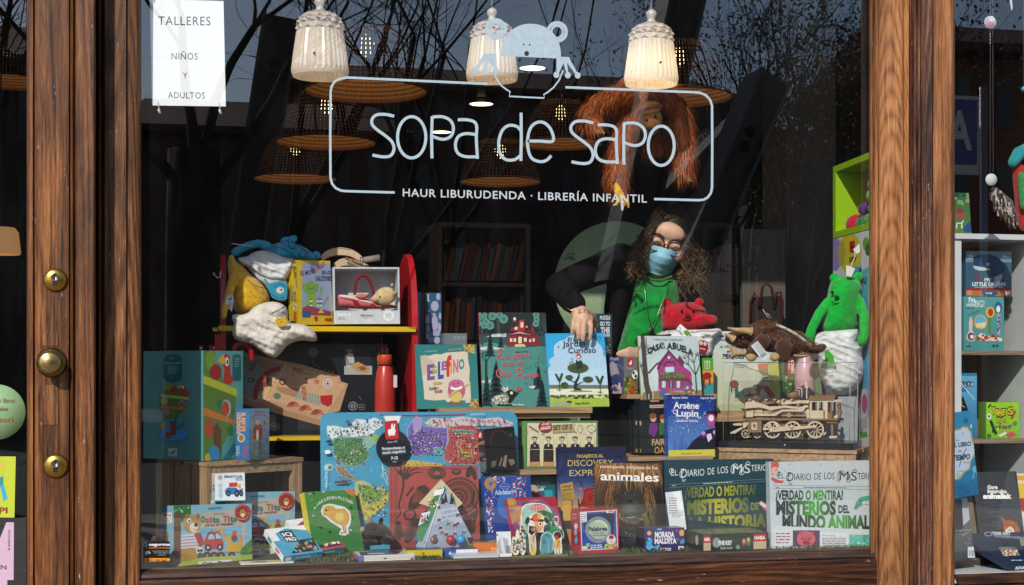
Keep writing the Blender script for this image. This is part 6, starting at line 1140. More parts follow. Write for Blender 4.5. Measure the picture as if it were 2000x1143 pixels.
# navy and red hardbacks leaning in the middle
t,F,A=book('large_book','navy hardback with pink petals and a gold disc, leaning beside the fossil book','book',(957,dz(957,.17)),(1050,dz(1050,.20)),(934,931),(.17,.20,.225),.022,'#1f4a9a');A=Art(F,ZF)
A.fill('#1d3f8a','#1a3576');A.poly([(1230,520),(1520,495),(1540,700),(1600,900),(1250,930)],'#1b3d88');A.ell(1385,560,120,70,'#1f4796');A.ell(1395,700,70,100,'#2a66b4');A.ell(1278,553,42,44,'#c08a3a');A.ring(1278,553,36,38,4,'#8a5a24');A.ring(1278,553,24,26,4,'#8a5a24');A.ell(1278,553,16,18,'#2f6a9a')
A.ring(1378,572,36,18,3,'#8fa4cc');A.text('Ibon Etxaniz',1352,578,1404,11,'#b9c6de');A.text('Adarbakarrak',1308,632,1465,36,'#c9d6e8',622,bold=.01,serif=True)
for b_,n in(((1240,600,1300,900),70),((1300,505,1380,550),18),((1420,510,1525,640),44)):A.scatter(n,b_,9,['#c99ab0','#d8c8d0','#a04a5a','#7a8ac0'],asp=(1,.5));A.scatter(n//2,b_,6,['#b03a3a','#e0d8e0'])
A.ring(1400,590,125,90,3,'#6f86c0',100,330);A.done('front_cover_print',t)
B=Art(side_faces(F,.022)['left'],ZF);B.fill('#2257a6');B.text('Adarbakarrak',1200,640,1222,18,'#9ab4d8',760,up=(.95,-.2));B.done('spine_print',t)
t,F,A=book('large_book','red hardback with purple and gold scene leaning in front of the navy one','book',(1011,dz(1011,.115)),(1108,dz(1108,.15)),(976,974),(.115,.15,.19),.022,'#a81c26');A=Art(F,ZQ)
A.fill('#a3202a','#8a1a24');A.poly([(120,200),(500,175),(640,300),(720,560),(260,560)],'#7d4a76');A.poly([(130,260),(300,240),(320,340),(200,420)],'#a87a4a');A.ell(185,208,58,42,'#b98f3a');A.ring(185,208,46,32,6,'#8a5f24');A.text('Dragoiak',240,285,420,40,'#d89aa0',262,serif=True);A.text('Jon Egiguren',370,196,470,14,'#d8a0b0',190);A.ell(330,230,36,24,'#8e2a34');A.ell(470,240,40,24,'#a05a6a');A.scatter(30,(150,240,600,500),24,['#8a5a8a','#a8685a','#5a3a6a','#b98a5a']);A.done('front_cover_print',t)
B=Art(side_faces(F,.022)['left'],ZQ);B.fill('#b01e28');B.text('Dragoiak',118,355,185,44,'#d8808a',480,up=(.9,-.5),serif=True);B.done('spine_print',t)
t,F,A=carton('toy_box','turquoise book with white print half hidden behind the red hardback','book',(1016,dz(1016,.34)),(1086,dz(1086,.34)),(1018,934),(.34,.34,.35),.02,'#1f7f8f');A=Art(F,ZG);A.fill('#174e5a','#2090a0');A.text('Las aventuras',540,535,640,22,'#9ab4b8',bold=.01);A.text('de Lucas',545,562,610,20,'#9ab4b8');A.text('y Carmilla',520,592,598,24,'#e0e8e8',582,bold=.03);A.ell(520,580,34,40,'#b9a898');A.poly([(490,600),(560,590),(600,640),(480,640)],'#7a1f2a');A.poly([(600,580),(660,580),(660,690),(610,680)],'#2aa0b0');A.done('front_print',t)
# cut-out forest stand
fs_=thing('cardboard_forest','die-cut cardboard scene of a masked boy, trees, candy cane and small figures','cardboard scene',at(1056,1082,.05))
def cut(name,outline,Y,par,V=ZQ,rnd=2,edge='#dcd8cc',face=None):
 P=smooth_out(outline,rnd);F_=Face((-3,Y,0),(1,0,0),(0,0,1),6,3);q=[at(x,y,Y,V)for x,y in P];MB().extrude(q,(0,.0022,0)).build(name,surf('matte',edge),par);A=Art(F_,V);A.clip=False
 return A
zb_=(DZ+.001);yb=(dz(1050,.06)-940)/.2
A=cut('back_panel',[(285,yb),(280,280),(330,220),(430,208),(540,228),(592,300),(600,380),(660,420),(700,480),(712,530),(690,600),(695,yb)],.085,fs_);A.poly([(298,yb),(294,290),(340,236),(430,222),(530,240),(580,300),(590,380),(640,430),(690,500),(700,540),(678,600),(682,yb)],'#8fc0b4');A.ell(450,262,82,40,'#b5524e');
for k in range(6):A.line([(380+k*28,226),(390+k*28,300)],4,'#e0c8c0');A.line([(372,236+k*12),(530,238+k*12)],3,'#e0c8c0')
A.ell(500,330,70,46,'#1f5a30');A.ell(560,350,40,50,'#256a38');A.scatter(20,(450,300,590,390),9,['#3f8a4a','#174a26']);A.poly([(545,450),(640,440),(700,500),(704,yb),(520,yb)],'#2f8a5c');A.fir(602,450,60,80,'#1f6a44',5);A.line([(298,300),(308,340)],12,'#d88a3a');A.done('back_print',fs_)
A=cut('masked_boy',[(330,420),(322,370),(350,345),(385,340),(400,315),(450,305),(490,320),(505,345),(545,345),(560,380),(545,420),(515,430),(505,480),(520,520),(560,545),(575,600),(560,yb),(440,yb),(440,560),(450,500),(420,470),(400,430)],.060,fs_)
A.ell(350,385,22,40,'#1a1614',15);A.ell(535,380,20,34,'#1a1614',-20);A.poly([(372,380),(500,400),(520,376),(460,366),(390,358)],'#1a1614');A.ell(440,350,46,36,'#c85a34');A.ell(468,344,22,24,'#e0a03a');A.poly([(400,385),(500,402),(505,445),(480,490),(445,510),(425,480),(415,430)],'#d89a62');A.ell(476,418,18,20,'#f0ece4');A.ell(476,418,11,13,'#1a1614');A.ell(455,440,9,6,'#c87a5a');A.poly([(440,500),(520,500),(545,560),(540,yb-10),(445,yb-10)],'#1c1a1e');A.poly([(470,545),(525,545),(525,630),(470,630)],'#8e1f2a');A.line([(490,510),(540,540),(560,560)],14,'#1c1a1e');A.done('boy_print',fs_)
A=cut('blue_whale',[(478,560),(500,510),(550,490),(590,515),(608,570),(604,yb),(470,yb)],.056,fs_);A.poly([(484,560),(506,516),(550,498),(584,520),(600,570),(596,yb-8),(478,yb-8)],'#4a8f9a');A.line([(560,yb-10),(556,590),(535,560),(530,540)],14,'#6aa8ae',9);A.line([(556,590),(585,550)],10,'#6aa8ae');A.ell(540,530,6,7,'#1a1a1e');A.ell(512,600,16,20,'#2f6a78');A.done('whale_print',fs_)
A=cut('child',[(590,540),(610,495),(660,485),(690,520),(688,565),(680,590),(690,640),(690,yb),(610,yb),(618,600),(600,570)],.05,fs_);A.ell(645,528,38,36,'#5a1f24');A.poly([(612,530),(650,535),(655,570),(625,575)],'#9a5a3c');A.ell(618,550,4,6,'#1a1010');A.poly([(622,572),(668,570),(678,655),(618,655)],'#d8a82c');A.line([(660,580),(655,610),(640,640)],8,'#a8342c');A.line([(635,655),(635,yb-6)],8,'#9a5a3c');A.line([(660,655),(660,yb-6)],8,'#9a5a3c');A.done('child_print',fs_)
A=cut('dark_dog',[(352,500),(360,420),(372,395),(384,430),(408,425),(416,400),(424,440),(428,520),(436,600),(436,yb),(372,yb),(368,580)],.042,fs_);A.poly([(362,500),(368,430),(385,440),(410,436),(420,450),(415,510),(390,530)],'#2a201c');A.ring(402,470,10,16,4,'#d8d0c0');A.poly([(370,540),(425,520),(428,yb-8),(380,yb-8)],'#c8b494');A.line([(420,480),(425,520),(405,560),(415,600)],8,'#a8342c');A.poly([(380,650),(430,640),(430,yb-6),(385,yb-6)],'#d8b42c');A.line([(390,620),(400,680)],8,'#3a8a6a');A.done('dog_print',fs_)
A=cut('cactus',[(276,yb),(274,450),(290,410),(312,425),(330,490),(336,yb)],.035,fs_);A.scatter(36,(282,440,328,yb-20),12,['#3a5a34','#b05a34','#c8b48a','#2a5a6a','#5a3a2a']);A.done('cactus_print',fs_)
A=cut('bush',[(196,yb),(200,560),(215,535),(234,560),(240,480),(262,470),(276,520),(278,yb)],.030,fs_);A.scatter(34,(206,560,270,yb-20),12,['#2f4a3a','#a04a34','#6a7a4a','#c8b48a','#3a6a6a']);A.done('bush_print',fs_)
m=MB();ptube(m,[(646,470),(652,400),(655,360),(645,346),(625,346),(612,358)],.048,7,ZQ);m.build('candy_cane',surf('paint','#d9d0cc'),fs_);m=MB()
for y in(460,435,410,385,362):ptube(m,[(644+(460-y)*.09,y),(653+(460-y)*.09,y-10)],.0475,8,ZQ)
m.build('cane_stripe',surf('paint','#b02a2a'),fs_)
for y in(600,):
 a,b=at(196,yb,.028,ZQ),at(700,yb,.09,ZQ);MB().box(a.x,b.x,.03,.088,DZ+.0006,DZ+.003).build('base',surf('matte','#6a7a3a'),fs_)
# white barcode card
t,F,A=carton('price_card','white folded card with grey city sketch and barcode, leaning by the forest scene','card',(972,dz(972,.045)),(1000,dz(1000,.045)),(962,1039),(.045,.045,.065),.0015,'#d3d6d8',kind='paper');A=Art(F,ZF);A.poly([(1320,985),(1345,920),(1400,940),(1410,1040),(1335,1040)],'#9aa0a6');A.poly([(1340,920),(1360,910),(1385,1040),(1360,1040)],'#c3c8cc')
for k in range(12):A.line([(1385+k*3,985),(1388+k*3,1038)],random.choice((1,1.8)),'#2a2c30')
A.rect(1316,905,1330,918,'#6a6a5a');A.done('front_print',t)
# word game box
t,F,A=carton('game_box','red and blue word game box with a round tin window, on the moss','game box',(856,692-0)if False else(1131,dz(1131,.05)),(1209,dz(1209,.075)),(1131,997),(.05,.075,.05),.055,'#a81f2c');A=Art(F,ZQ)
A.fill('#a81f2c');A.poly([(862,300),(1222,278),(1235,660),(880,678)],'#d8d4d4');A.poly([(872,308),(1214,288),(1226,652),(888,668)],'#2a4ea0');A.poly([(910,325),(1160,310),(1200,330),(1190,520),(960,560),(900,460)],'#20242e');A.ell(1040,475,128,132,'#4f5f8a',c2='#6a7aa8');A.ring(1042,478,116,120,9,'#8a96b4');A.ell(1042,480,104,106,'#a9c49a');
for k,c in enumerate(('#8fb0c8','#9a6a86','#a9b88a','#c8d0a0')):A.ell(1042,480,100,102,c,a0=k*90-20,a1=k*90+70)
A.ell(1042,485,84,82,'#a9bfae');A.text('Palabrea',945,488,1128,44,'#1f2430',482,bold=.04);A.text('El más rápido',990,514,1100,16,'#2a3040',508,bold=.02);A.text('ganará la partida',985,538,1115,16,'#2a3040',532,bold=.02)
A.poly([(862,308),(928,304),(930,398),(868,402)],'#e0e2e6');A.words(870,322,920,8,'#4a5a7a',4,2.6);A.poly([(1118,286),(1192,280),(1194,306),(1122,312)],'#e6e0e0');A.text('JUMBO',1136,304,1188,16,'#a81f2c',299,bold=.04)
A.text('¡El más rápido',968,636,1075,17,'#e6e8ee',628,bold=.03);A.text('ganará la partida!',965,656,1082,17,'#e6e8ee',648,bold=.03);A.ell(1160,628,62,34,'#c9c44a',-14);A.ell(1165,570,52,54,'#e4dcdc');A.ring(1165,570,50,52,7,'#b02030');A.ell(1168,545,22,18,'#a01c24');A.line([(1140,560),(1194,556)],6,'#a01c24');A.ell(1158,578,4,5,'#2a2020');A.ell(1178,577,4,5,'#2a2020');A.ring(1168,592,12,8,4,'#2a2020',10,170);A.ell(940,622,20,20,'#9ab88a');A.ell(910,650,26,18,'#c8d8a0');A.ell(1210,655,22,14,'#c84a5a');A.ell(1130,640,12,10,'#4a8a3a');A.line([(1170,640),(1200,630)],8,'#3a6ab0');A.done('front_print',t)
B=Art(side_faces(F,.055)['left'],ZQ);B.fill('#a51e2a');B.words(790,320,830,8,'#d8b0b0',1);B.words(786,350,836,5,'#d8a0a0',2,3);B.ell(825,440,18,30,'#d8d8d8');B.ell(795,460,14,26,'#2a3a6a');B.ell(822,500,16,30,'#c8a8a8');B.ell(828,575,18,44,'#4a86b0');B.ell(828,575,10,26,'#8ab0d0');B.done('side_print',t)
# night train book, encyclopedia
t,F,A=book('large_book','dark blue picture book of a night train under girders, gold capitals','book',(1091,dz(1091,.27)),(1228,dz(1228,.27)),(1081,874),(.27,.27,.30),.012,'#20284a');A=Art(F,ZG)
A.fill('#1d2148','#b98a4a');A.poly([(670,272),(1195,272),(1195,520),(672,520)],['#15183a','#171c30','#2f3f74','#2c3a70']);A.poly([(672,520),(1195,520),(1195,600),(674,600)],['#2f3d72','#2f3d72','#6f6a86','#6f6a86']);A.poly([(674,600),(1195,600),(1195,730),(680,730)],['#6f6a86','#6f6a86','#c8963e','#c8963e'])
for p in([(690,280),(830,420),(1000,290)],[(720,470),(860,330),(1010,460)],[(670,330),(800,290),(940,310),(1100,280),(1190,300)],[(690,500),(760,380),(760,280)],[(1100,280),(1150,350),(1190,420)],[(860,280),(870,400)],[(980,280),(1060,360),(1190,330)],[(700,300),(690,520)]):A.line(p,7,'#10122a')
for p in([(830,480),(870,540),(850,590),(880,560),(865,520)],[(700,500),(730,560)],[(870,500),(910,470)]):A.line(p,5,'#1c2448')
G='#b9a85c';A.text('PASAJEROS AL',833,348,1026,25,G,344,bold=.02,serif=True);A.text('DISCOVERY',770,408,1095,46,'#c9b25a',404,bold=.0);A.text('EXPRESS',782,480,1062,46,'#c9b25a',474,bold=.0)
A.poly([(712,540),(802,520),(822,640),(738,658)],'#b08f3e');A.text('VIAJE',728,566,795,16,'#4a3a1c',556,bold=.03);A.text('DESTINO',730,590,800,14,'#4a3a1c',580,bold=.03);A.words(732,602,800,6,'#6a5426',4,2.4,-8);A.line([(800,650),(805,720)],5,'#2a2018');A.poly([(850,700),(885,620),(880,580),(925,560),(960,565),(965,710)],'#8a1a1c');A.ell(930,632,52,62,'#a82a22');A.ring(930,632,44,54,5,'#6a1216');A.ell(930,632,24,30,'#8e2220');A.line([(850,575),(870,560),(860,590)],6,'#c8a04a');A.poly([(680,720),(700,700),(740,740),(760,700),(790,760),(830,700),(840,800),(680,860)],'#241c28');A.poly([(720,760),(850,740),(860,860),(700,860)],'#30242a');A.rect(735,660,790,800,'#c8963e');A.poly([(840,640),(850,650),(860,720),(846,720)],'#2a1c1c');A.done('front_cover_print',t)
t,F,A=book('large_book','animal encyclopedia with a close portrait of a long haired ape','book',(1166,dz(1166,.20)),(1300,dz(1300,.20)),(1157,905),(.20,.20,.235),.02,'#2b2220');A=Art(F,ZG)
A.fill('#3f2b1c','#15110f');A.poly([(965,380),(1440,395),(1440,560),(960,560)],['#8a5c34','#5a3c24','#3a2618','#4a3020'])
A.poly([(965,560),(1070,560),(1090,840),(975,840)],['#5a3c26','#4a3020','#1c1512','#241a14']);A.poly([(1350,560),(1440,560),(1470,840),(1340,840)],'#171210')
A.ell(1215,650,130,165,'#2d2a24',c2='#3a2a1c');A.ell(1215,600,100,70,'#38352f',c2='#2a241d');A.ell(1228,725,88,80,'#4a4d48',c2='#35352f');A.ell(1215,725,60,46,'#5f645f',c2='#474a46');A.ell(1230,775,66,34,'#575b56',c2='#3d3d36');A.line(bez((1175,755),(1200,768),(1235,770),(1270,748)),6,'#1a1816');A.line(bez((1195,775),(1225,778),(1255,768)),3,'#c8c8c0')
A.poly([(1190,640),(1215,625),(1240,640),(1232,672),(1196,672)],'#33352f');A.ell(1204,660,9,12,'#0f0f0d',20);A.ell(1228,660,9,12,'#0f0f0d',-20)
for x in(1180,1244):A.ell(x,604,24,14,'#211e1a');A.ell(x,606,11,9,'#120c08');A.ell(x+3,603,3,3,'#b9bdb8');A.ring(x,606,22,14,3,'#55584f',20,160)
rg=random.Random(5);hc=['#a8743c','#8a5a2e','#c08c50','#6a4424','#d0a468','#7a5030']
for k in range(230):
 x=rg.uniform(970,1430);l=rg.uniform(70,190);q=(x-1200)/230;y0=rg.uniform(385,430);A.line(bez((x,y0),(x+q*26+rg.uniform(-12,12),y0+l*.5),(x+q*50+rg.uniform(-16,16),y0+l)),rg.uniform(2,5),rg.choice(hc),.6);A.z-=EPS*.9
for k in range(150):
 s_=rg.choice((-1,1));y=rg.uniform(520,800);x=1215+s_*rg.uniform(100,170);A.line(bez((x,y),(x+s_*rg.uniform(0,26),y+50),(x+s_*rg.uniform(-6,30),y+rg.uniform(80,130))),rg.uniform(2,4.5),rg.choice(['#6a4a2a','#8a6438','#4a3420','#a8814c']if y<720 else['#8a7a4a','#6a5a34']),.6);A.z-=EPS*.9
for k in range(110):a=rg.uniform(10,170);r=rg.uniform(78,96);x,y=1228+r*math.cos(R(a)),730+r*.9*math.sin(R(a));A.line([(x,y),(x+18*math.cos(R(a)),y+20*math.sin(R(a)))],2.5,rg.choice(['#8f8a52','#6f6a40','#a8a068','#4f4c30']),.6);A.z-=EPS*.9
A.text('enciclopedia completa de los',1000,420,1415,24,'#e0d8cc',432,bold=.01,serif=True);A.text('animales',1004,508,1424,64,'#efece6',520,bold=.02,serif=True);A.done('front_cover_print',t)
B=Art(side_faces(F,.02)['left'],ZG);B.fill('#1f5a3a')
for k in range(18):B.line([(955,420+k*24),(966,410+k*24)],4,'#a8c8a0')
B.done('spine_print',t)
# small clear box, purple card game
t,F,A=carton('game_box','purple card game box with white ragged capitals and paint splashes','game box',(1259,dz(1259,.07)),(1337,dz(1337,.075)),(1259,1033),(.07,.075,.072),.07,'#3a2a66');A=Art(F,ZQ)
A.fill('#3d2c6c','#35265e');A.text('MORADA',1595,550,1785,56,'#e2dfe6',548,bold=.05,wave=2);A.text('MALDITA',1592,610,1808,52,'#e2dfe6',608,bold=.05,wave=2);A.poly([(1612,456),(1664,456),(1660,478),(1620,480)],'#6ab4c8');A.ell(1540,508,22,22,'#d8a04a');A.poly([(1830,490),(1855,472),(1880,485),(1878,530),(1840,535)],'#d8a04a');A.ell(1807,484,9,13,'#b03a5a',20);A.ell(1820,568,8,9,'#4a9a5a');A.poly([(1838,600),(1850,575),(1890,560),(1890,605),(1850,615)],'#3a8fc0')
for x,y in((1530,610),(1550,580),(1560,640),(1535,650),(1612,650)):A.ell(x,y,20,22,'#4aa0d0');A.scatter(6,(x-26,y-26,x+26,y+26),9,['#4aa0d0','#6ab8dc'])
A.rect(1648,652,1750,676,'#dcd8e0');A.text('SUSANNE',1660,670,1742,14,'#2a2040',bold=.04);A.rect(1822,634,1878,668,'#dcd8e0');A.poly([(1832,660),(1848,640),(1864,660)],'#a83040');A.done('front_print',t)
B=Art(side_faces(F,.07)['left'],ZQ);B.fill('#2a2430','#1c1a22');B.scatter(50,(1390,450,1490,660),12,['#4a4450','#6a6470','#2c3a30','#3a2a4a'],'bar');B.done('side_print',t);B=Art(side_faces(F,.07)['top']);uvrect(B,0,0,1,1,'#4f5560');B.done('top_print',t)
t,F,A=carton('game_box','small dark see-through pack between the word game and the purple box','game box',(1209,dz(1209,.11)),(1243,dz(1243,.11)),(1209,1034),(.11,.11,.11),.05,'#24262a',kind='plastic');A=Art(F,ZQ);A.scatter(50,(1260,480,1410,610),14,['#5a5f66','#3a3d42','#8a8f94','#2a2c30'],'bar');A.done('front_print',t)
# leaflet
t,F,A=carton('paper_leaflet','white leaflet with a painted plastic sheen leaning on the dark green newspaper game','leaflet',(1309,1038),(1341,1034),(1300,962),(.16,.16,.175),.0008,'#cfd3d6',kind='paper');A=Art(F,ZH);A.poly([(372,398),(425,386),(490,610),(440,610)],'#e6e8ea');A.words(345,450,410,6,'#6a7076',7,3.2,0);A.words(370,550,460,5,'#8a8f94',5,2.4);A.done('front_print',t)  # pale slanted band paints the sheen of the plastic into the print
# the two newspaper mystery games
def mystery(lab,BL,BR,TL,ys,bg,ink,title,x,y,k,art,cat='game box'):
 t,F,A=carton('game_box',lab,cat,BL,BR,TL,ys,.03,bg);A=Art(F,ZH);A.fill(bg);return t,F,A
t,F,A=mystery('dark green newspaper style mystery game with gold headline',(1300,dz(1300,.235)),(1514,dz(1514,.235)),(1296,899),(.235,.235,.25),'#1f3f49',0,0,0,0,0,0)
sl=-26/840
def T_(s_,x0,y0,x1,h,c,**k):A.text(s_,x0,y0,x1,h,c,y0+(x1-x0)*sl,**k)
def masthead(A,X,Y,c,sc=1.0,slope=0.0,full=True):
 def tt(s_,x0,y0,x1,h):A.text(s_,X+x0*sc,Y+y0+x0*sc*slope,X+x1*sc,h,c,Y+y0+x1*sc*slope)
 tt('E',18,8,42,52);tt('L',48,8,72,44);tt('D',96,28,142,74);tt('IARIO',148,20,278,56);tt('DE',304,14,356,54);tt('LOS',382,10,462,56);tt('M',500,16,572,74);tt('I',576,6,584,40);tt('S',590,18,636,74);tt('TERIOS',642,6,788,52)
 def sw(*p):A.line([(X+a*sc,Y+b+a*sc*slope)for a,b in bez(*p)],4.5,c)
 sw((14,-6),(4,-30),(16,-48),(34,-40),(30,-22),(18,-26));sw((96,30),(86,10),(92,-20),(116,-34),(108,-12),(100,-16));sw((112,30),(106,50),(118,58),(130,40));sw((500,18),(486,0),(492,-44),(520,-58),(536,-40),(520,-24),(508,-36));sw((590,16),(570,30),(552,18),(560,-6));sw((636,-54),(620,-70),(600,-54))
masthead(A,345,270,'#cfd8d8',1.0,-.052)
A.line([(355,345),(640,333),(1130,300)],2,'#86a0a2');A.line([(345,372),(1130,318)],2,'#86a0a2');A.words(615,336,890,5,'#c0ccca',1,1,-16);A.words(370,352,400,6,'#c8b48a',1)
gold=lambda q:'#%02x%02x%02x'%tuple(int(a+(b-a)*(1-abs(q*2-1)))for a,b in((0x5a,0xb4),(0x66,0xb0),(0x34,0x2e)))
A.text('¿VERDAD O MENTIRA?',468,448,1025,78,gold(.2),420,bold=.03,grad=gold);A.text('MISTERIOS',488,580,968,110,gold(.6),555,bold=.05,grad=gold);A.text('DE',986,545,1046,58,gold(.2),541,bold=.03);A.text('LA HISTORIA',505,705,1105,100,gold(.6),672,bold=.05,grad=gold);A.poly([(1045,490),(1065,472),(1135,520),(1138,590),(1090,540)],'#c8706a');A.poly([(1050,498),(1066,478),(1110,512),(1096,528)],'#d8d0cc');A.ell(1130,415,14,18,'#b0504a');A.poly([(320,600),(340,720),(1140,720),(1140,690)],'#17323a');A.done('front_print',t)
B=Art(side_faces(F,.03)['left'],ZH);B.fill('#16303a');B.done('side_print',t)
t,F,A=mystery('white newspaper style mystery game with green animal headline',(1506,dz(1506,.06)),(1722,dz(1722,.06)),(1504,902),(.06,.06,.075),'#b9c3c8',0,0,0,0,0,0)
masthead(A,1178,290,'#22282c',1.0,.012);A.line([(1160,352),(1980,362)],2,'#5a6468');A.line([(1160,376),(1980,386)],2,'#5a6468');A.words(1400,366,1770,5,'#3a4246',1,1,4);A.words(1180,366,1215,6,'#4a8a4a',1)
A.poly([(1140,170),(1200,168),(1205,200),(1180,240),(1150,280),(1142,250)],'#c86a62');A.poly([(1145,285),(1200,310),(1245,318),(1230,335),(1180,332),(1145,310)],'#c0504a');A.ell(1172,240,26,30,'#d8a8a0');A.ell(1182,232,5,6,'#2a2a2a');A.scatter(26,(1200,180,1900,350),16,['#c8706a','#b85a54','#d8948c'],'bar')
for k in range(5):A.line([(1150+k*11,165),(1158+k*11,205)],4,'#a83a3a')
gr=lambda q:'#%02x%02x%02x'%tuple(int(a+(b-a)*max(0,1-abs(q-.62)*2.2))for a,b in((0x1c,0x46),(0x26,0xa8),(0x24,0x3a)))
A.text('¿VERDAD O MENTIRA?',1178,462,1705,74,gr(.2),464,bold=.03,grad=gr);A.text('MISTERIOS',1182,576,1648,104,gr(.6),578,bold=.05,grad=gr);A.text('DEL',1668,566,1755,60,'#22302c',566,bold=.03);A.text('MUNDO ANIMAL',1230,688,1915,104,gr(.6),690,bold=.05,grad=gr)
A.line(bez((1800,535),(1825,480),(1870,455),(1960,448)),22,'#3fa08a',40);A.poly([(1792,540),(1806,505),(1850,480),(1850,500),(1810,540)],'#2f8a76');A.line([(1800,540),(1850,505),(1960,490)],4,'#c88aa0');A.ell(1840,470,5,6,'#1a2a24')
A.poly([(1145,668),(1990,700),(1990,830),(1145,830)],'#c3ccd0');A.rect(1165,700,1305,830,'#ccd2d4');A.words(1180,725,1290,9,'#a04a5a',4,2.6,0);A.rect(1312,704,1522,830,'#5a3a5a');A.ell(1415,770,72,60,'#b8485a',c2='#c86070');A.poly([(1350,760),(1365,710),(1400,740)],'#c05466');A.poly([(1480,760),(1465,710),(1430,740)],'#c05466');A.line([(1375,765),(1400,778)],7,'#3a1a2a');A.line([(1455,765),(1430,778)],7,'#3a1a2a');A.ell(1415,800,26,16,'#8a2a3e');A.scatter(20,(1320,710,1515,825),14,['#7a4a6a','#3a2a4a','#8a5a7a'],'bar');A.rect(1530,722,1745,830,'#d0d6d8');A.text('Desenmascara',1540,748,1650,16,'#a04a5a',752);A.words(1540,762,1725,6,'#4a5458',7,2.3);A.rect(1752,738,1980,830,'#5aaea2');A.scatter(50,(1755,745,1960,825),8,['#7ac4b4','#3f9488','#a0d8c8']);A.done('front_print',t)
# green game with a film lid
t,T,Fr,Le,Ri=flatY('game_box','dark green board game lying wrapped in clear film, two red corner labels','game box',1374,1508,.035,2,.212,.135,DZ+.001,.052,'#26382c');A=Art(Fr);uvrect(A,0,0,1,1,'#22302a');uvrect(A,0,.05,.11,.95,'#c0a888');uvrect(A,.0,.5,.11,.95,'#a82024');uvtext(A,'HABA',.01,.62,.10,.2,'#e8dcd0',bold=.05);uvrect(A,.77,.05,.97,.95,'#c0a888');uvrect(A,.77,.5,.97,.95,'#a82024');uvtext(A,'HABA',.785,.62,.955,.2,'#e8dcd0',bold=.05);uvell(A,.2,.5,.06,.3,'#8a8f90');uvtext(A,'THE KEY',.22,.36,.44,.24,'#d4d8d4',bold=.06);uvtext(A,'Robo en la',.26,.1,.44,.16,'#a8b0a8',bold=.03);uvell(A,.53,.2,.03,.14,'#7a8a80');uvell(A,.62,.45,.035,.2,'#8e3a2a');uvell(A,.62,.55,.02,.14,'#c89a7a');uvell(A,.69,.5,.04,.26,'#5a6a3a');uvell(A,.69,.62,.022,.14,'#c89a7a');A.done('front_print',t)
A=Art(T);uvrect(A,0,0,1,1,'#5f6a58');uvrect(A,.03,.1,.97,.95,'#6f7860');uvtext(A,'THE KEY',.1,.3,.9,.4,'#8f926c',bold=.04)
for k in range(16):uvell(A,random.uniform(.05,.95),random.uniform(.1,.9),random.uniform(.02,.06),random.uniform(.04,.1),random.choice(['#8a8a6a','#4a5a4a','#a0a088','#3a4a3a']),8)
A.done('top_print',t);A=Art(Le);uvrect(A,0,0,1,1,'#2f3d30');uvell(A,.6,.55,.1,.3,'#c8b8a0');uvell(A,.3,.5,.1,.3,'#4a5a40');A.done('side_print',t)
FF=Face(T.O+Vector((0,0,.006)),T.U,T.V,T.w,T.h);m=MB();n=10;rg=random.Random(3)
g=[[FF.pt(FF.w*i/n,FF.h*j/n,rg.uniform(-.003,.004))for i in range(n+1)]for j in range(n+1)];m.add([p for r_ in g for p in r_],[(j*(n+1)+i,j*(n+1)+i+1,(j+1)*(n+1)+i+1,(j+1)*(n+1)+i)for i in range(n)for j in range(n)],smooth=True);m.build('clear_film',glass_mat('film',.14,(.97,.97,.96),.12),t)
# dark fairy books and the blue thief book
zf=at(1340,889,.235).z
for i,(x0,x1,yt,Y)in enumerate(((1231,1298,800,.40),(1238,1300,792,.37),(1250,1312,785,.34))):
 lab=('thickest hidden black and gold fairy book at the back of its row','middle black and gold fairy book of three in a row','front black and gold fairy book with two girls on its cover')[i]
 t,F,A=book('novel',lab,'book',(x0,pyz(x0,Y,zf)),(x1,pyz(x1,Y,zf)),(x0,yt),(Y,Y,Y+.01),.026,'#14181a',hard=False);A=Art(F,ZC);A.fill('#12181a','#16211f');A.line([(F.w,0),(F.w,0)],1,'#000000')
 A.scatter(50,(200,560,450,950),14,['#1f4a44','#2a3a34','#5a4a24','#1a2a2a'],'bar');A.ell(205+i*28,690,7,16,'#b98a6a');A.ell(205+i*28,890,6,14,'#9a7a5a')
 if i==2:
  A.poly([(328,560),(450,556),(450,580),(330,582)],'#c89a86');A.text('Elisabetta Gnone',340,575,448,12,'#3a2420');A.ell(355,655,22,28,'#c89a7a');A.ell(352,640,26,20,'#8a4a24');A.ell(425,665,20,28,'#c89a7a');A.ell(425,645,24,18,'#8a4a24');A.poly([(330,690),(380,690),(390,740),(360,795),(320,760)],'#6a2f74');A.poly([(395,690),(445,690),(448,770),(400,780)],'#2f6a34');A.ell(360,820,60,30,'#1c2c26');A.text('FAIRY',342,852,470,46,'#b99a6a',846,bold=.03,serif=True);A.text('OAK',362,912,470,50,'#a8864a',905,bold=.03,serif=True);A.text('El secreto de las gemelas',330,942,480,14,'#c8b090',936);A.ell(301,938,16,16,'#c89a86');A.ring(240,660,40,60,4,'#2a8a6a',30,200)
 A.done('front_cover_print',t)
zf2=at(1350,893,.29).z
board('shelf_board','pale board under the fairy books and the blue thief book',1228,1393,892,.285,.2,8);tag(MB().box(at(1240,800,.35).x,at(1385,800,.35).x,.33,.45,DZ+.001,zf2-.02).build('shelf_block',surf('dark','#17140f')),'dark block hidden under the fairy book board','stand')
t,F,A=book('novel','royal blue hardback of a masked gentleman with monocle, yellow paper band','book',(1305,893),(1397,893),(1297,771),(.29,.315,.305),.026,'#23489a');A=Art(F,ZC)
A.fill('#1f3f96','#5a86c8');A.poly([(450,480),(835,480),(840,640),(450,640)],['#1c2f7c','#1c2f7c','#20479c','#20479c']);A.scatter(110,(480,600,740,780),3.2,['#c9d4ea','#8aa4d8']);A.scatter(40,(480,500,820,600),2.6,['#c9d4ea','#8aa4d8'])
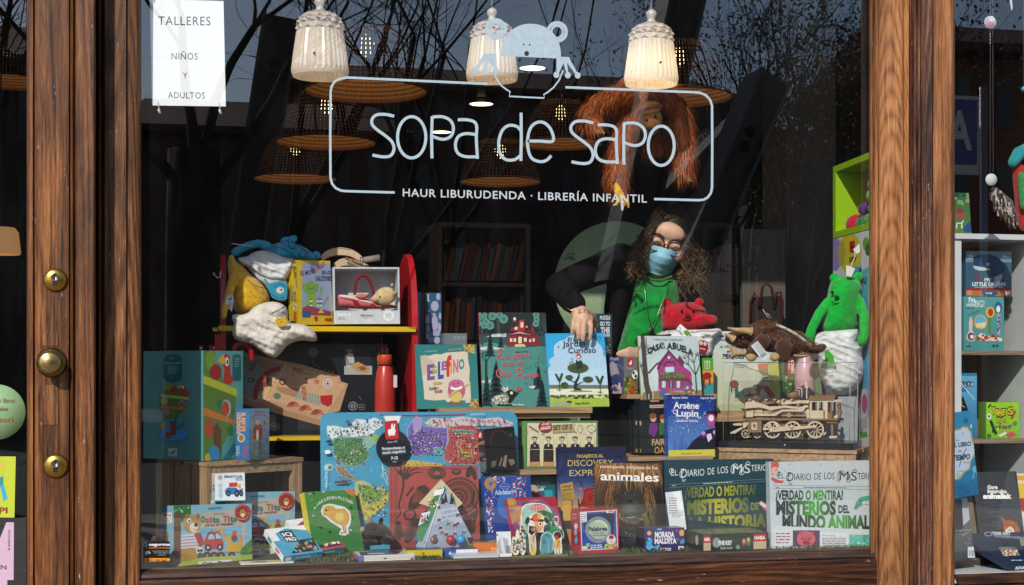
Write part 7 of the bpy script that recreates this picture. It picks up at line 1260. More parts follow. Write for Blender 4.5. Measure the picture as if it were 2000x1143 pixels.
for x,h in((510,70),(540,40),(560,100),(590,50),(630,60)):A.poly([(x-12,885),(x-9,885-h*.7),(x,885-h*1.3),(x+9,885-h*.7),(x+12,885)],'#3f66b0')
A.poly([(590,885),(640,820),(720,760),(740,740),(800,725),(842,680),(850,885)],'#141224');A.poly([(735,775),(770,765),(780,800),(752,830)],'#d8d4e0');A.poly([(735,625),(765,600),(800,612),(815,660),(795,705),(765,715),(742,690)],'#b04a86');A.poly([(735,640),(745,605),(790,598),(815,640),(810,660),(795,630),(760,622)],'#17142a');A.ell(772,655,17,20,'#dfe4f0');A.ring(772,655,17,20,4,'#f4f4f8');A.poly([(695,770),(735,735),(742,790),(710,800)],'#5a2a7a');A.ell(715,765,14,14,'#c88ad0');A.poly([(790,745),(830,740),(820,790),(795,785)],'#7a4a9a');A.ell(800,757,16,15,'#c8a8d8');A.line([(780,700),(800,730)],12,'#b04a86')
A.text('Maurice Leblanc',490,515,605,15,'#d8dcea',513,bold=.02,serif=True);A.text('David M. Buisán',695,516,812,15,'#d8dcea',518,bold=.02,serif=True);A.text('Arsène',496,585,684,50,'#e8e8ee',588,bold=.025,serif=True);A.text('Lupin',516,642,682,52,'#e8e8ee',646,bold=.025,serif=True);A.line(bez((516,600),(498,598),(500,616),(530,640)),5,'#e8e8ee');A.line(bez((672,645),(690,660),(694,640)),4,'#e8e8ee');A.text('caballero ladrón',516,682,676,22,'#d8dcea',684,bold=.015,serif=True)
A.poly([(455,888),(798,880),(800,940),(460,950)],'#cfc44a');A.text('UNA ESPECTACULAR',552,920,706,12,'#5a5a2a',916,bold=.02,serif=True);A.text('EDICIÓN ILUSTRADA',520,940,740,10,'#5a5a2a',936,bold=.02);A.done('front_cover_print',t)
B=Art(side_faces(F,.026)['left'],ZC);B.fill('#1d3f8e');B.text('Arsène Lupin',436,560,452,16,'#a9bce0',760,up=(.9,-.1),serif=True);B.done('spine_print',t)
# ================================================================== SUNNY END: CRATE, CASE, LOCOMOTIVE
c0=at(1672,884,.14);zt2=c0.z+.006;a=at(1396,876,.40);c0.z=DZ;U=Vector((a.x-c0.x,a.y-c0.y,0));W=Vector((U.y,-U.x,0));W=(W if W.y>0 else-W).normalized()*.26
crate('wooden_crate','sunlit pale wooden crate under the clear locomotive case',c0,U,W,zt2-DZ,3,4)
u_,w_=-U.normalized(),W.normalized()
e=c0+U*.97;e.z=zt2+.001  # left front corner of the case base
case=thing('display_case','clear acrylic case on a black base with the wooden locomotive inside','display case',e+u_*.2)
CW,CD,CH=U.length*.95,.185,.0
BH=.022;o=MB();o.slab(e,u_*CW,w_*CD,Vector((0,0,BH)),srgb('#15181d'));o.build('base',surf('plastic'),case)
MB().lathe(e+u_*CW*.5+Vector((0,0,BH*.55))-w_*.0005,[(.0045,-.001),(.004,.0015),(.0003,.003)],14,axis=tuple(-w_)).build('base_button',surf('metal','#c9c9c9'),case)
top_z=at(1530,708,.30).z;g0=e+u_*.012+w_*.012+Vector((0,0,BH));gw,gd,gh=CW-.024,CD-.024,top_z-(e.z+BH)
AC=glass_mat('acrylic',.045,(.985,.99,.99));q=[g0,g0+u_*gw,g0+u_*gw+w_*gd,g0+w_*gd];m=MB();up=Vector((0,0,gh));m.add(q+[p+up for p in q],[(0,1,5,4),(1,2,6,5),(2,3,7,6),(3,0,4,7),(4,5,6,7)]);m.build('clear_cover',AC,case)
m=MB();
for i in range(4):m.tube([q[i]+up,q[(i+1)%4]+up],.0013,4);m.tube([q[i],q[i]+up],.0011,4)
m.build('cover_edge',surf('plastic','#aab0b4'),case)
# the wooden locomotive: drawn on the plane through the middle of the case
base=g0+w_*gd*.5;TF=Face(base,u_,(0,0,1),gw,gh);LW=(.62,.50,.36);DW=(.24,.135,.07)
loco=thing('wooden_locomotive','laser cut wooden model steam locomotive with spoked wheels inside the clear case','model train',base+u_*gw*.5)
lw_m=surf('matte');half=.033
def tp(x,y,d=0.0):u,v=TF.hit(*pix((x,y),ZC));return TF.pt(u,v,-d)  # d: towards the back of the case
kz=(tp(1400,700)-tp(1300,700)).length/100
lift=tp(1400,796).z-base.z;
def plate(m,pts,d,th,col):P=[tp(x,y,d)for x,y in pts];m.extrude(P,w_*th,col);return m
def wheel(x,y,r,d,ns,name='wheel'):
 m=MB();c=tp(x,y,d);n=28
 def ringp(r0,r1,th,off):
  A=[c+(u_*math.cos(2*math.pi*k/n)+Vector((0,0,1))*math.sin(2*math.pi*k/n))*r1*kz-w_*off for k in range(n)];B=[c+(u_*math.cos(2*math.pi*k/n)+Vector((0,0,1))*math.sin(2*math.pi*k/n))*r0*kz-w_*off for k in range(n)]
  T=w_*th;vs=A+B+[p+T for p in A]+[p+T for p in B];m.add(vs,[(k,(k+1)%n,n+(k+1)%n,n+k)for k in range(n)]+[(2*n+k,3*n+k,3*n+(k+1)%n,2*n+(k+1)%n)for k in range(n)]+[(k,2*n+k,2*n+(k+1)%n,(k+1)%n)for k in range(n)]+[(n+k,n+(k+1)%n,3*n+(k+1)%n,3*n+k)for k in range(n)],LW)
 ringp(r*.82,r,.005,0);ringp(.001,r*.2,.007,.002)
 for k in range(ns):
  a=2*math.pi*k/ns;d_=u_*math.cos(a)+Vector((0,0,1))*math.sin(a);s_=u_*-math.sin(a)+Vector((0,0,1))*math.cos(a);m.slab(c+d_*r*.15*kz-s_*r*.045*kz,d_*r*.72*kz,s_*r*.09*kz,w_*.004,LW)
 return m.build(name,lw_m,loco)
for sd in(-half,half-.006):
 for x in(1232,1378,1540):wheel(x,736,62,sd,10)
 for x in(1036,1120):wheel(x,766,31,sd*.8,6)
m=MB();plate(m,[(1020,655),(1705,655),(1705,668),(1020,668)],-half-.002,2*half+.004,DW);m.build('running_board',lw_m,loco)
# boiler: hoops, lagging strips and cover plates
hoop=MB();cz=tp(1260,590);rr=72*kz
def hoop_at(x,th,r=rr,n=20):
 c=tp(x,590,0);A=[c+(w_*math.cos(2*math.pi*k/n)*.82+Vector((0,0,1))*math.sin(2*math.pi*k/n))*r for k in range(n)];B=[p+u_*th for p in A];hoop.add(A+B,[tuple(range(n)),tuple(reversed(range(n,2*n)))]+[(k,n+k,n+(k+1)%n,(k+1)%n)for k in range(n)],DW)
for x in(1030,1094,1160,1275,1384,1490):hoop_at(x,.004)
hoop.build('boiler_hoop',lw_m,loco)
m=MB();n=16
for k in range(n):
 a=2*math.pi*(k+.5)/n
 if k%4==2:continue
 d_=w_*math.cos(a)*.80+Vector((0,0,1))*math.sin(a);c=tp(1034,590,0)+d_*rr*.86;s_=(w_*-math.sin(a)*.8+Vector((0,0,1))*math.cos(a))*rr*.15;m.slab(c-s_,u_*456*kz,s_*2,d_*.003,LW if k%3 else(.5,.38,.26))
m.build('boiler',lw_m,loco)
m=MB();fr=-half+.001
for pts,c in(([(1040,540),(1090,530),(1150,545),(1230,575),(1320,560),(1440,575),(1440,590),(1320,578),(1225,595),(1140,575),(1080,580),(1040,585)],LW),([(1045,606),(1095,606),(1095,645),(1045,645)],LW),([(1100,620),(1250,620),(1300,590),(1445,590),(1460,560),(1490,560),(1490,575),(1472,578),(1455,606),(1308,604),(1255,636),(1100,636)],LW),([(1480,590),(1500,590),(1500,655),(1480,655)],LW),([(1175,540),(1250,532),(1250,545),(1180,556)],DW),([(1300,540),(1440,530),(1440,545),(1300,556)],LW)):plate(m,pts,fr-.006,.003,c)
for k in range(6):plate(m,[(1060+k*60,516),(1078+k*60,516),(1078+k*60,524),(1060+k*60,524)],fr-.004,.05,LW)
m.build('side_plate',lw_m,loco)
for x,y,r in((1216,606,14),(1356,630,16),(1420,560,10)):wheel(x,y,r,fr-.01,6,'gear')
m=MB();c=tp(1113,500);m.lathe(c,[(14*kz,0),(14*kz,40*kz),(30*kz,55*kz),(34*kz,62*kz),(34*kz,84*kz),(28*kz,86*kz),(26*kz,70*kz)],20,DW,cap=False);
for dx in(-20,0,20):m.slab(tp(1113+dx-5,446),u_*10*kz,w_*.001,Vector((0,0,.005)),LW)
m.lathe(tp(1113,515),[(34*kz,0),(34*kz,8*kz),(24*kz,24*kz),(16*kz,26*kz)],18,LW);m.build('chimney',lw_m,loco)
m=MB();m.lathe(tp(1366,515),[(30*kz,0),(44*kz,14*kz),(46*kz,26*kz),(44*kz,40*kz),(30*kz,52*kz),(12*kz,58*kz),(10*kz,66*kz),(9*kz,96*kz),(4*kz,100*kz)],22,DW);m.build('steam_dome',lw_m,loco)
m=MB();m.tube([tp(1380,440),tp(1425,440),tp(1430,446),tp(1430,510)],5*kz,6,LW);m.tube([tp(1380,455),tp(1412,457),tp(1412,500)],4*kz,6,LW);plate(m,[(1462,515),(1462,440),(1450,432),(1456,415),(1450,400),(1462,382),(1474,400),(1470,415),(1480,432),(1470,440),(1470,515)],-.002,.004,LW);m.build('whistle',lw_m,loco)
# cab with openings, roof
m=MB()
for d in(-half,half-.003):
 for pts in([(1500,520),(1705,520),(1705,536),(1500,536)],[(1500,598),(1610,598),(1610,655),(1500,655)],[(1500,536),(1516,536),(1516,600),(1500,600)],[(1554,536),(1566,536),(1566,600),(1554,600)],[(1598,536),(1630,536),(1630,655),(1598,655)],[(1648,536),(1662,536),(1662,655),(1648,655)],[(1628,610),(1650,610),(1650,655),(1628,655)]):plate(m,pts,d,.003,LW if pts[0][0]<1620 else DW)
plate(m,[(1500,536),(1504,536),(1504,655),(1500,655)],-half,2*half,LW);plate(m,[(1660,600),(1664,600),(1664,655),(1660,655)],-half,2*half,DW);m.build('cab',lw_m,loco)
m=MB();A_,B_=tp(1492,524,-half-.004),tp(1680,522,-half-.004);n=8;rw=2*half+.008;vs=[]
for p in(A_,B_):
 for k in range(n+1):vs.append(p+w_*rw*k/n+Vector((0,0,.012*math.sin(math.pi*k/n))))
 for k in range(n+1):vs.append(p+w_*rw*k/n+Vector((0,0,.012*math.sin(math.pi*k/n)+.0035)))
N_=2*(n+1);fs=[]
for k in range(n):fs+=[(k,k+1,N_+k+1,N_+k),(n+1+k,N_+n+1+k,N_+n+2+k,n+2+k)]
for k in range(n):fs+=[(k,n+1+k,n+2+k,k+1),(N_+k,N_+k+1,N_+n+2+k,N_+n+1+k)]
fs+=[(0,N_,N_+n+1,n+1),(n,n+n+1,N_+2*n+1,N_+n)];m.add(vs,fs,DW);m.build('cab_roof',lw_m,loco)
m=MB();rods=-half-.012
for pts in([(1220,752),(1236,752),(1545,720),(1545,706),(1370,712),(1225,738)],[(1170,725),(1380,706),(1380,716),(1172,738)],[(1205,690),(1222,690),(1232,750),(1218,752)],[(1250,690),(1275,690),(1290,715),(1270,720)]):plate(m,pts,rods,.003,LW)
m.build('coupling_rod',lw_m,loco)
for x,y in((1378,714),(1540,714),(1230,742)):m=MB();m.lathe(tp(x,y,rods),[(13*kz,0),(13*kz,.004),(5*kz,.005)],14,LW,axis=tuple(-w_));m.build('crank_pin',lw_m,loco)
m=MB();plate(m,[(1066,672),(1160,672),(1160,754),(1066,754)],-half-.014,.016,DW);plate(m,[(1090,684),(1130,684),(1130,736),(1090,736)],-half-.0165,.002,LW);plate(m,[(1098,702),(1104,692),(1116,692),(1122,702),(1118,728),(1112,716),(1106,728)],-half-.018,.001,DW);m.build('cylinder_block',lw_m,loco)
m=MB()
for k in range(5):d=-half+k*(2*half)/4-.002;plate(m,[(1008,718),(1020,722),(968,762),(928,764),(936,752)],d,.004,LW)
plate(m,[(948,692),(1010,692),(1012,706),(952,706)],-half,2*half,LW);plate(m,[(1015,690),(1040,660),(1060,660),(1060,690),(1030,725),(1015,722)],-half*.7,.004,LW);plate(m,[(1015,690),(1040,660),(1060,660),(1060,690),(1030,725),(1015,722)],half*.7,.004,LW);m.build('cowcatcher',lw_m,loco)
m=MB();plate(m,[(1610,668),(1700,668),(1700,690),(1620,690)],-half*.8,1.6*half,DW);plate(m,[(1645,690),(1665,690),(1665,790),(1650,790)],-half*.6,.005,DW);plate(m,[(1690,560),(1700,550),(1712,560),(1708,590),(1720,610),(1705,655),(1690,655)],-.01,.02,DW);plate(m,[(1636,784),(1690,784),(1690,798),(1636,798)],-.02,.04,LW);plate(m,[(1672,640),(1700,625),(1700,650),(1680,655)],-half,.004,LW);m.build('rear_beam',lw_m,loco)
m=MB();plate(m,[(1310,780),(1360,760),(1365,800),(1310,800)],-.01,.02,LW);plate(m,[(1040,740),(1160,740),(1600,700),(1600,690),(1050,690)],-.014,.028,DW);m.build('chassis',lw_m,loco)

# things behind the case
zb5=at(1480,803,.50).z
board('shelf_board','pale board seen through the clear case under the pale book',1402,1562,803,.49,.22,20)
tag(MB().box(at(1440,800,.55).x,at(1540,800,.55).x,.55,.70,DZ+.001,zb5-.034).build('shelf_block',surf('dark','#14110e')),'dark block hidden behind the locomotive case','stand')
z5=zb5+.0005
t,F,A=book('picture_book','pale picture book with a red house and tiny girl behind the clear case','book',(1398,pyz(1398,.50,z5)),(1527,pyz(1527,.50,z5)),(1390,647),(.50,.50,.55),.014,'#b9bfc4');A=Art(F,ZC)
A.fill('#c3c9cc','#b9bf9a');A.rect(832,55,868,70,'#3a3f44');A.text('A VECES',836,150,960,22,'#24282c',bold=.03);A.text('ME SIENTO',888,184,1010,20,'#24282c',bold=.03);A.text('PEQUEÑO',856,224,1080,34,'#1c2024',bold=.05);A.text('Raquel Martínez',940,275,1032,12,'#3a3f44',bold=.02);A.text('Y Daniela',944,292,1010,12,'#3a3f44',bold=.02);A.text('BOBIR',1075,316,1180,26,'#d0d4c4',bold=.05)
A.scatter(30,(810,120,880,480),18,['#cfc97a','#c0bf8a'],'bar');A.poly([(1190,250),(1260,260),(1290,580),(1230,580),(1200,450)],'#a9b04a');A.poly([(1110,262),(1190,258),(1185,296),(1115,300)],'#c06a5a');A.poly([(1115,300),(1186,296),(1190,345),(1140,350)],'#8a7a5a');A.rect(1142,358,1220,392,'#5a7a6a');A.line([(1142,375),(1220,372)],5,'#9ab0a0');A.ell(940,410,34,30,'#8a4a44');A.line([(925,430),(920,470)],8,'#3a3a3a');A.rect(945,430,968,510,'#2f6a66');A.ell(955,525,14,8,'#c0a878');A.line([(1000,450),(1015,500)],3,'#6a7a4a');A.poly([(1010,500),(1050,475),(1095,480),(1095,500)],'#a83a3a');A.poly([(1140,430),(1180,420),(1240,500),(1200,510)],'#b03a4a');A.poly([(820,560),(1290,540),(1295,620),(820,620)],'#aeb08a');A.done('front_cover_print',t)
t,F,A=book('novel','green spined book with a red title strip beside the pink flask','book',(1531,pyz(1531,.58,z5)),(1555,pyz(1555,.58,z5)),(1531,697),(.58,.58,.60),.12,'#2a5f34',hard=False);A=Art(F,ZC);A.fill('#2c6a38','#1f4a2a');A.rect(1300,220,1328,345,'#1c1a1a');A.rect(1328,222,1386,336,'#b0242c');A.text('LIBROS',1374,330,1372,22,'#e0d0cc',236,bold=.05,up=(-1,0));A.text('PARA',1344,300,1342,12,'#e0d0cc',240,bold=.04,up=(-1,0));A.scatter(30,(1310,350,1384,530),9,['#4a8a4a','#8a2f2c','#1c3a24','#c8b890']);A.done('spine_print',t)
p=at(1572,780,.55);p.z=z5;k=mpp(1572,.55);H=at(1572,690,.55).z-z5
t=thing('flask','pale pink steel flask behind the clear case','bottle',p);MB().lathe(p,[(k*19,0),(k*20,.004),(k*20,H*.62),(k*18,H*.76),(k*12,H*.92),(k*11,H*.96)],30).build('flask_body',surf('paint','#c99aa8'),t);MB().lathe(p,[(k*11.5,H*.96),(k*12.5,H*.98),(k*12.5,H*1.12),(k*11,H*1.13)],24).build('cap',surf('plastic','#7f6f60'),t)
t,F,A=carton('pencil_box','clear brown box of coloured pencils next to the pink flask','pencil box',(1590,pyz(1590,.52,z5)),(1612,pyz(1612,.52,z5)),(1590,702),(.52,.52,.52),.03,'#8f8378');A=Art(F,ZC);A.rect(1480,230,1556,290,'#6f5f52')
for i,c in enumerate(('#3a7a3a','#6a9a4a','#8a8a6a','#4a8a5a')):A.rect(1520+i*9,310,1527+i*9,560,c)
A.done('front_print',t)

# ================================================================== SIDE DISPLAY AT THE PILASTER
zb_,zt_=at(1627,466,.72).z,at(1625,326,.72).z
L_=at(1627,466,.72);R_=at(1702,453,.35);u=Vector((R_.x-L_.x,R_.y-L_.y,0));F=Face((L_.x,L_.y,DZ),u,(0,0,1),u.length,zb_-DZ-.003)
t=thing('dotted_display','white display panel with big coloured dots standing beside the pilaster','display panel',F.pt(F.w/2,0,-.02));MB().slab(F.O,F.U*F.w,F.V*F.h,-F.N*.03,srgb('#c9ccd0')).build('panel',surf('matte'),t)
A=Art(F,ZD);A.fill('#c9cdd2');A.ell(685,535,34,90,'#8f7fc0');A.ell(762,530,62,110,'#c8bb2c');A.ell(718,530,20,70,'#a8a04a');A.poly([(760,468),(788,462),(788,525),(762,530)],'#b02026');A.poly([(767,485),(782,495),(768,510)],'#2a1a1a');A.text('SEY',758,578,800,26,'#1a1a1c',572,bold=.04);A.ell(848,480,18,36,'#6aa03c');A.ell(858,510,14,34,'#3f5f44');A.ell(800,720,60,120,'#4aa6c8');A.poly([(800,640),(862,600),(862,1400),(820,1400)],'#48a8cc');A.text('PAS',818,700,852,36,'#1c2a34',690,bold=.04);A.ell(880,1215,16,60,'#c05a9a')
A.V=ZC;A.poly([(1700,480),(1905,440),(1905,660),(1700,760)],'#c3c6ca');A.poly([(1700,740),(1905,640),(1905,720),(1700,860)],'#a9adb2');A.poly([(1735,510),(1800,500),(1800,700),(1735,720)],'#8fb0c8');A.line([(1735,520),(1770,510),(1800,540)],8,'#c8a03a');A.line([(1735,532),(1770,524),(1800,552)],7,'#b03a6a');A.line([(1760,600),(1768,760)],14,'#c8824a');A.ell(1885,550,20,70,'#b0508a');A.poly([(1850,760),(1870,745),(1885,760),(1900,745),(1908,790),(1855,795)],'#4a9a3a');A.done('panel_print',t)
Fg=frame_from((1627,466),(1702,453),(1625,326),(.72,.35,.72));Fg=Face(L_,u,(0,0,1),u.length,zt_-zb_);Ng=Fg.N;t=thing('plush_box','lime green framed window box holding a green and red soft toy','toy box',Fg.pt(Fg.w/2,0,-.05))
m=MB();lime=srgb('#8fb81e');bw=.022
m.slab(Fg.O,Fg.U*Fg.w,Fg.V*bw,-Ng*.10,lime);m.slab(Fg.pt(0,Fg.h-bw),Fg.U*Fg.w,Fg.V*bw,-Ng*.10,lime);m.slab(Fg.pt(0,bw),Fg.U*bw*1.3,Fg.V*(Fg.h-2*bw),-Ng*.10,lime);m.slab(Fg.pt(Fg.w-bw,bw),Fg.U*bw,Fg.V*(Fg.h-2*bw),-Ng*.10,lime);m.build('box_frame',surf('print'),t)
MB().slab(Fg.O-Ng*.1001,Fg.U*Fg.w,Fg.V*Fg.h,-Ng*.002,srgb('#8a6a40')).build('back_card',surf('paper'),t)
pl=thing('segmented_toy','green segmented soft toy with red and purple ends curled in the lime box','soft toy',Fg.pt(Fg.w*.6,.02,-.05))
for x,y,r,c,nm in((738,375,40,'#b01c30','head'),(782,372,34,'#14663a','segment'),(828,350,34,'#3f8a34','segment'),(845,290,34,'#14663a','segment'),(840,225,36,'#4a9a3a','segment'),(848,165,36,'#1c7a40','segment'),(862,118,34,'#3f9a3c','segment'),(780,295,26,'#4a1f66','foot'),(805,280,18,'#3f1a5a','foot')):
 un,vn=Fg.hit(*pix((x,y),ZD));MB().ell(Fg.pt(un,vn,-.045),(.036*r/34,.036*r/34,.030*r/34),n=20,m=12).build(nm,surf('plush',c),pl)
# ================================================================== SOFT TOYS
def eyes(par,pts,Y,r,V,white=True,look=(0,2)):
 for x,y in pts:
  if white:m=MB();m.blob(x,y,Y,r,r*1.15,r*.5,0,V);e_=m.build('eye',surf('plush','#e2e0dc'),par);m=MB();m.blob(x+look[0],y+look[1],Y-.004,r*.42,r*.5,r*.5,0,V);m.build('pupil',surf('plastic','#16120f'),e_)
  else:m=MB();m.blob(x,y,Y,r,r,r*.6,0,V);m.build('eye',surf('plastic','#16120f'),par)
# yellow
t=thing('plush_toy','yellow soft toy slumped at the end of the yellow shelf in a white sack','soft toy',at(330,700,.56,ZI));m=MB()
pillow(m,[(185,262),(205,228),(232,240),(250,290),(300,320),(360,390),(430,440),(500,520),(525,600),(500,680),(400,720),(260,715),(215,650),(212,520),(188,400),(180,320)],.56,.075,ZI,grid=22,fold=.004,fs=.6,ang=60);plimb(m,[(228,420),(200,520),(180,620)],[.50,.485,.48],[36,32,30],ZI);plimb(m,[(178,620),(155,680),(152,725)],[.48,.475,.475],[30,26,24],ZI);m.build('body',surf('plush','#d9a826'),t,.0035,3)
m=MB();ptube(m,bez((340,435),(380,470),(430,492),(480,502)),.478,2.5,ZI);m.build('mouth_stitch',surf('cloth','#3a2c12'),t)
m=MB()
for x,y in((390,550),(420,530),(440,570),(395,610),(470,590),(450,620),(360,520)):ptube(m,[(x,y),(x+3,y+18)],.476,1.8,ZI)
m.build('chest_stitch',surf('cloth','#6a4e14'),t)
m=MB();q=[at(x,y,.468,ZI)for x,y in((165,620),(185,560),(222,556),(232,600),(215,690),(190,660))];m.extrude(q,(0,.001,0),srgb('#cfd6e0'));lb=m.build('care_label',surf('paper'),t)
A=Art(Face((-3,.4675,0),(1,0,0),(0,0,1),6,3),ZI);A.clip=False;A.ell(200,590,12,10,'#3a6ab0');A.ell(195,640,14,14,'#d8a22a');A.ell(212,580,5,5,'#2a2a2a');A.line([(190,618),(222,622)],4,'#7a8a9a');A.done('label_print',t)
sk=soft('cloth_sack',surf('cloth','#d8cfc6'),None,[(225,705),(330,715),(400,640),(520,605),(610,620),(665,670),(660,780),(740,785),(820,800),(880,850),(900,905),(880,930),(760,915),(660,950),(600,1030),(560,1060),(500,1045),(430,990),(370,945),(270,925),(230,900),(215,840),(235,780),(212,745)],.485,.045,ZI,fold=.009,fs=1.15,ang=28,grid=64,rnd=1,seed=2)
tag(sk,'creased white cloth sack spilling over the yellow shelf, small yellow print','cloth sack')
A=Art(Face((-3,.420,0),(1,0,0),(0,0,1),6,3),ZI);A.clip=False;A.poly([(560,760),(575,735),(600,745),(640,720),(655,760),(650,800),(600,812),(572,790)],'#d0a624');A.ring(610,765,10,8,4,'#2a2412',20,160);A.line([(590,750),(602,756)],4,'#2a2412');A.line([(525,715),(560,690),(600,668),(640,655)],5,'#3a3630');A.text('alegría',530,712,640,24,'#3a3630',660,shear=.2);A.done('sack_print',sk)
# blue, lying above
t=thing('plush_toy','turquoise soft toy lying on its side on top of the yellow box','soft toy',at(600,260,.66,ZI));m=MB()
pillow(m,[(440,230),(480,180),(540,150),(620,130),(700,135),(780,165),(850,210),(890,250),(890,300),(800,310),(640,300),(500,290)],.66,.07,ZI,grid=22);plimb(m,[(500,165),(420,145),(340,165),(280,195),(245,215)],.60,[36,34,32,32,36],ZI);m.blob(700,112,.64,42,32,26,-30,ZI);m.blob(640,118,.645,40,26,24,-20,ZI);m.blob(888,240,.63,38,34,26,20,ZI);m.build('body',surf('plush','#2f9fc0'),t,.0035,3)
m=MB()
for c in((690,165),(775,235)):ptube(m,bez((c[0]-26,c[1]-16),(c[0]-14,c[1]+16),(c[0]+16,c[1]+20),(c[0]+30,c[1]-4)),.588,3,ZI)
ptube(m,bez((560,172),(620,185),(690,225),(735,265)),.588,2.6,ZI);m.build('face_stitch',surf('cloth','#16303a'),t)
m=MB();rg=random.Random(6)
for k in range(46):q=rg.random();x,y=640+q*220,118+q*q*130+q*16;ptube(m,[(x,y),(x+rg.uniform(-6,14),y+rg.uniform(10,26))],.586,[2.6,.6],ZI,n=4)
m.build('hair_tuft',surf('cloth','#101a1e'),t)
sk=soft('cloth_sack',surf('cloth','#cfd0d2'),None,[(250,262),(340,250),(370,225),(420,205),(480,200),(560,225),(640,260),(720,270),(720,330),(660,420),(650,440),(560,450),(480,420),(400,380),(330,330),(290,320)],.585,.04,ZI,fold=.008,fs=1.2,ang=30,grid=54,rnd=1,seed=5);tag(sk,'creased white cloth sack wrapped round the turquoise toy','cloth sack')
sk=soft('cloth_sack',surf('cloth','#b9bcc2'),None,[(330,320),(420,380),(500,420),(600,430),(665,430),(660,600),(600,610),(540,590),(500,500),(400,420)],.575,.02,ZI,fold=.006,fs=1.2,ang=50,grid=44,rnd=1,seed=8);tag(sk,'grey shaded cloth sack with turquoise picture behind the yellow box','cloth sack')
A=Art(Face((-3,.548,0),(1,0,0),(0,0,1),6,3),ZI);A.clip=False;A.poly([(470,430),(485,425),(510,470),(560,450),(620,440),(655,470),(655,585),(600,600),(540,580),(515,540),(500,480)],'#2f8fae');A.ell(600,520,30,26,'#c9c6c4');A.ring(600,500,44,30,5,'#12303a',180,360);A.line(bez((520,540),(580,580),(640,575)),5,'#12303a');A.ell(610,515,8,8,'#1a1a1c');A.ell(625,540,10,7,'#b06a5a');A.done('sack_print',sk)
m=MB();ptube(m,[(212,146),(300,158),(385,168)],.57,5,ZI);tag(m.build('price_tag',surf('plastic','#b9b4ae')),'thin pale swing tag seen edge on by the turquoise toy arm','tag')
# red
t=thing('plush_toy','red soft bear with small dark eyes sitting before the woman','soft toy',at(1040,900,.60,ZB));m=MB()
pillow(m,[(868,720),(890,696),(930,684),(980,680),(1040,678),(1100,680),(1150,696),(1175,730),(1180,770),(1240,780),(1240,830),(1190,850),(1180,900),(870,900),(858,820),(856,740)],.60,.065,ZB,grid=22);m.blob(905,684,.58,34,32,22,0,ZB);m.blob(1128,682,.58,34,32,22,0,ZB);plimb(m,[(1120,810),(1180,800),(1222,802)],.54,[40,38,34],ZB);m.build('body',surf('plush','#b01426'),t,.0035,3)
eyes(t,[(1004,738),(1086,736)],.532,11,ZB,False);m=MB();m.blob(1046,770,.528,22,15,12,0,ZB);m.build('nose',surf('plush','#6a0c16'),t);m=MB();ptube(m,bez((1015,798),(1046,808),(1078,796)),.534,3,ZB);m.build('mouth_stitch',surf('cloth','#2a0a0e'),t)
sk=soft('cloth_sack',surf('cloth','#d8d4d4'),None,[(822,905),(880,880),(980,872),(1100,872),(1200,868),(1270,860),(1290,885),(1250,910),(1225,960),(1220,1060),(1110,1060),(1090,930),(960,925),(860,920)],.535,.035,ZB,fold=.006,fs=1.4,ang=6,grid=54,rnd=1,seed=11);tag(sk,'white cloth sack round the red toy with a small red picture','cloth sack')
A=Art(Face((-3,.495,0),(1,0,0),(0,0,1),6,3),ZB);A.clip=False;A.text('rabia',1130,935,1205,26,'#2a2422',915,shear=.2);A.poly([(1120,955),(1150,945),(1185,955),(1190,1000),(1160,1040),(1125,1020)],'#a01a28');A.ell(1140,965,14,14,'#c9c4c2');A.ell(1168,970,12,14,'#c9c4c2');A.line([(1130,1000),(1170,1010)],6,'#c9c4c2');A.done('sack_print',sk)
m=MB();q=[at(x,y,Y,ZB)for x,y,Y in((930,915,.49),(995,832,.50),(1080,900,.49),(1040,925,.485))];m.extrude(q,(0,.001,0),srgb('#dfe2e4'));tg_=m.build('paper_tag',surf('paper'));tag(tg_,'white paper tag with green print on the red toy','tag')
A=Art(Face((-3,.4845,0),(1,0,0),(0,0,1),6,3),ZB);A.clip=False;A.poly([(1015,885),(1040,872),(1068,895),(1040,912)],'#6aa03c');A.line([(985,880),(1010,905)],5,'#3a4a3a');A.line([(985,850),(1000,865)],4,'#3a5a9a');A.done('tag_print',tg_)
# green
zg=at(740,1143,.42,ZD).z
t=thing('plush_toy','bright green soft bear sitting upright before the dotted panel','soft toy',at(740,1000,.40,ZD));m=MB()
pillow(m,[(650,700),(668,670),(700,654),(745,650),(790,656),(818,676),(828,710),(822,780),(812,860),(806,960),(610,965),(618,860),(640,760)],.42,.075,ZD,grid=22);plimb(m,[(650,790),(600,850),(560,930),(545,980)],[.39,.37,.36,.36],[30,27,25,26],ZD);plimb(m,[(805,780),(838,860),(838,960),(828,990)],[.39,.36,.35,.35],[30,27,25,28],ZD);m.blob(680,662,.41,28,26,20,0,ZD);m.blob(806,654,.41,28,26,20,0,ZD)
for x,y in((530,985),(545,998),(560,992),(812,1008),(828,1014),(846,1006)):m.blob(x,y,.355,9,14,9,0,ZD)
m.build('body',surf('plush','#12a83a'),t,.0035,3)
eyes(t,[(668,738),(722,734)],.352,9,ZD,False);m=MB();m.blob(692,764,.345,15,11,9,0,ZD);m.build('nose',surf('plush','#0a4a1c'),t);m=MB();ptube(m,bez((662,786),(690,798),(722,784)),.348,2.2,ZD);m.build('mouth_stitch',surf('cloth','#0a2a12'),t)
sk=soft('cloth_sack',surf('cloth','#d6d8da'),None,[(560,970),(610,945),(700,935),(800,925),(812,960),(800,1010),(840,1010),(820,1060),(838,1120),(830,1200),(780,1270),(700,1290),(640,1270),(600,1180),(590,1060),(565,1010)],.40,.06,ZD,fold=.007,fs=1.2,ang=20,grid=56,rnd=1,seed=14);tag(sk,'white cloth sack the green toy sits in, green print below','cloth sack')
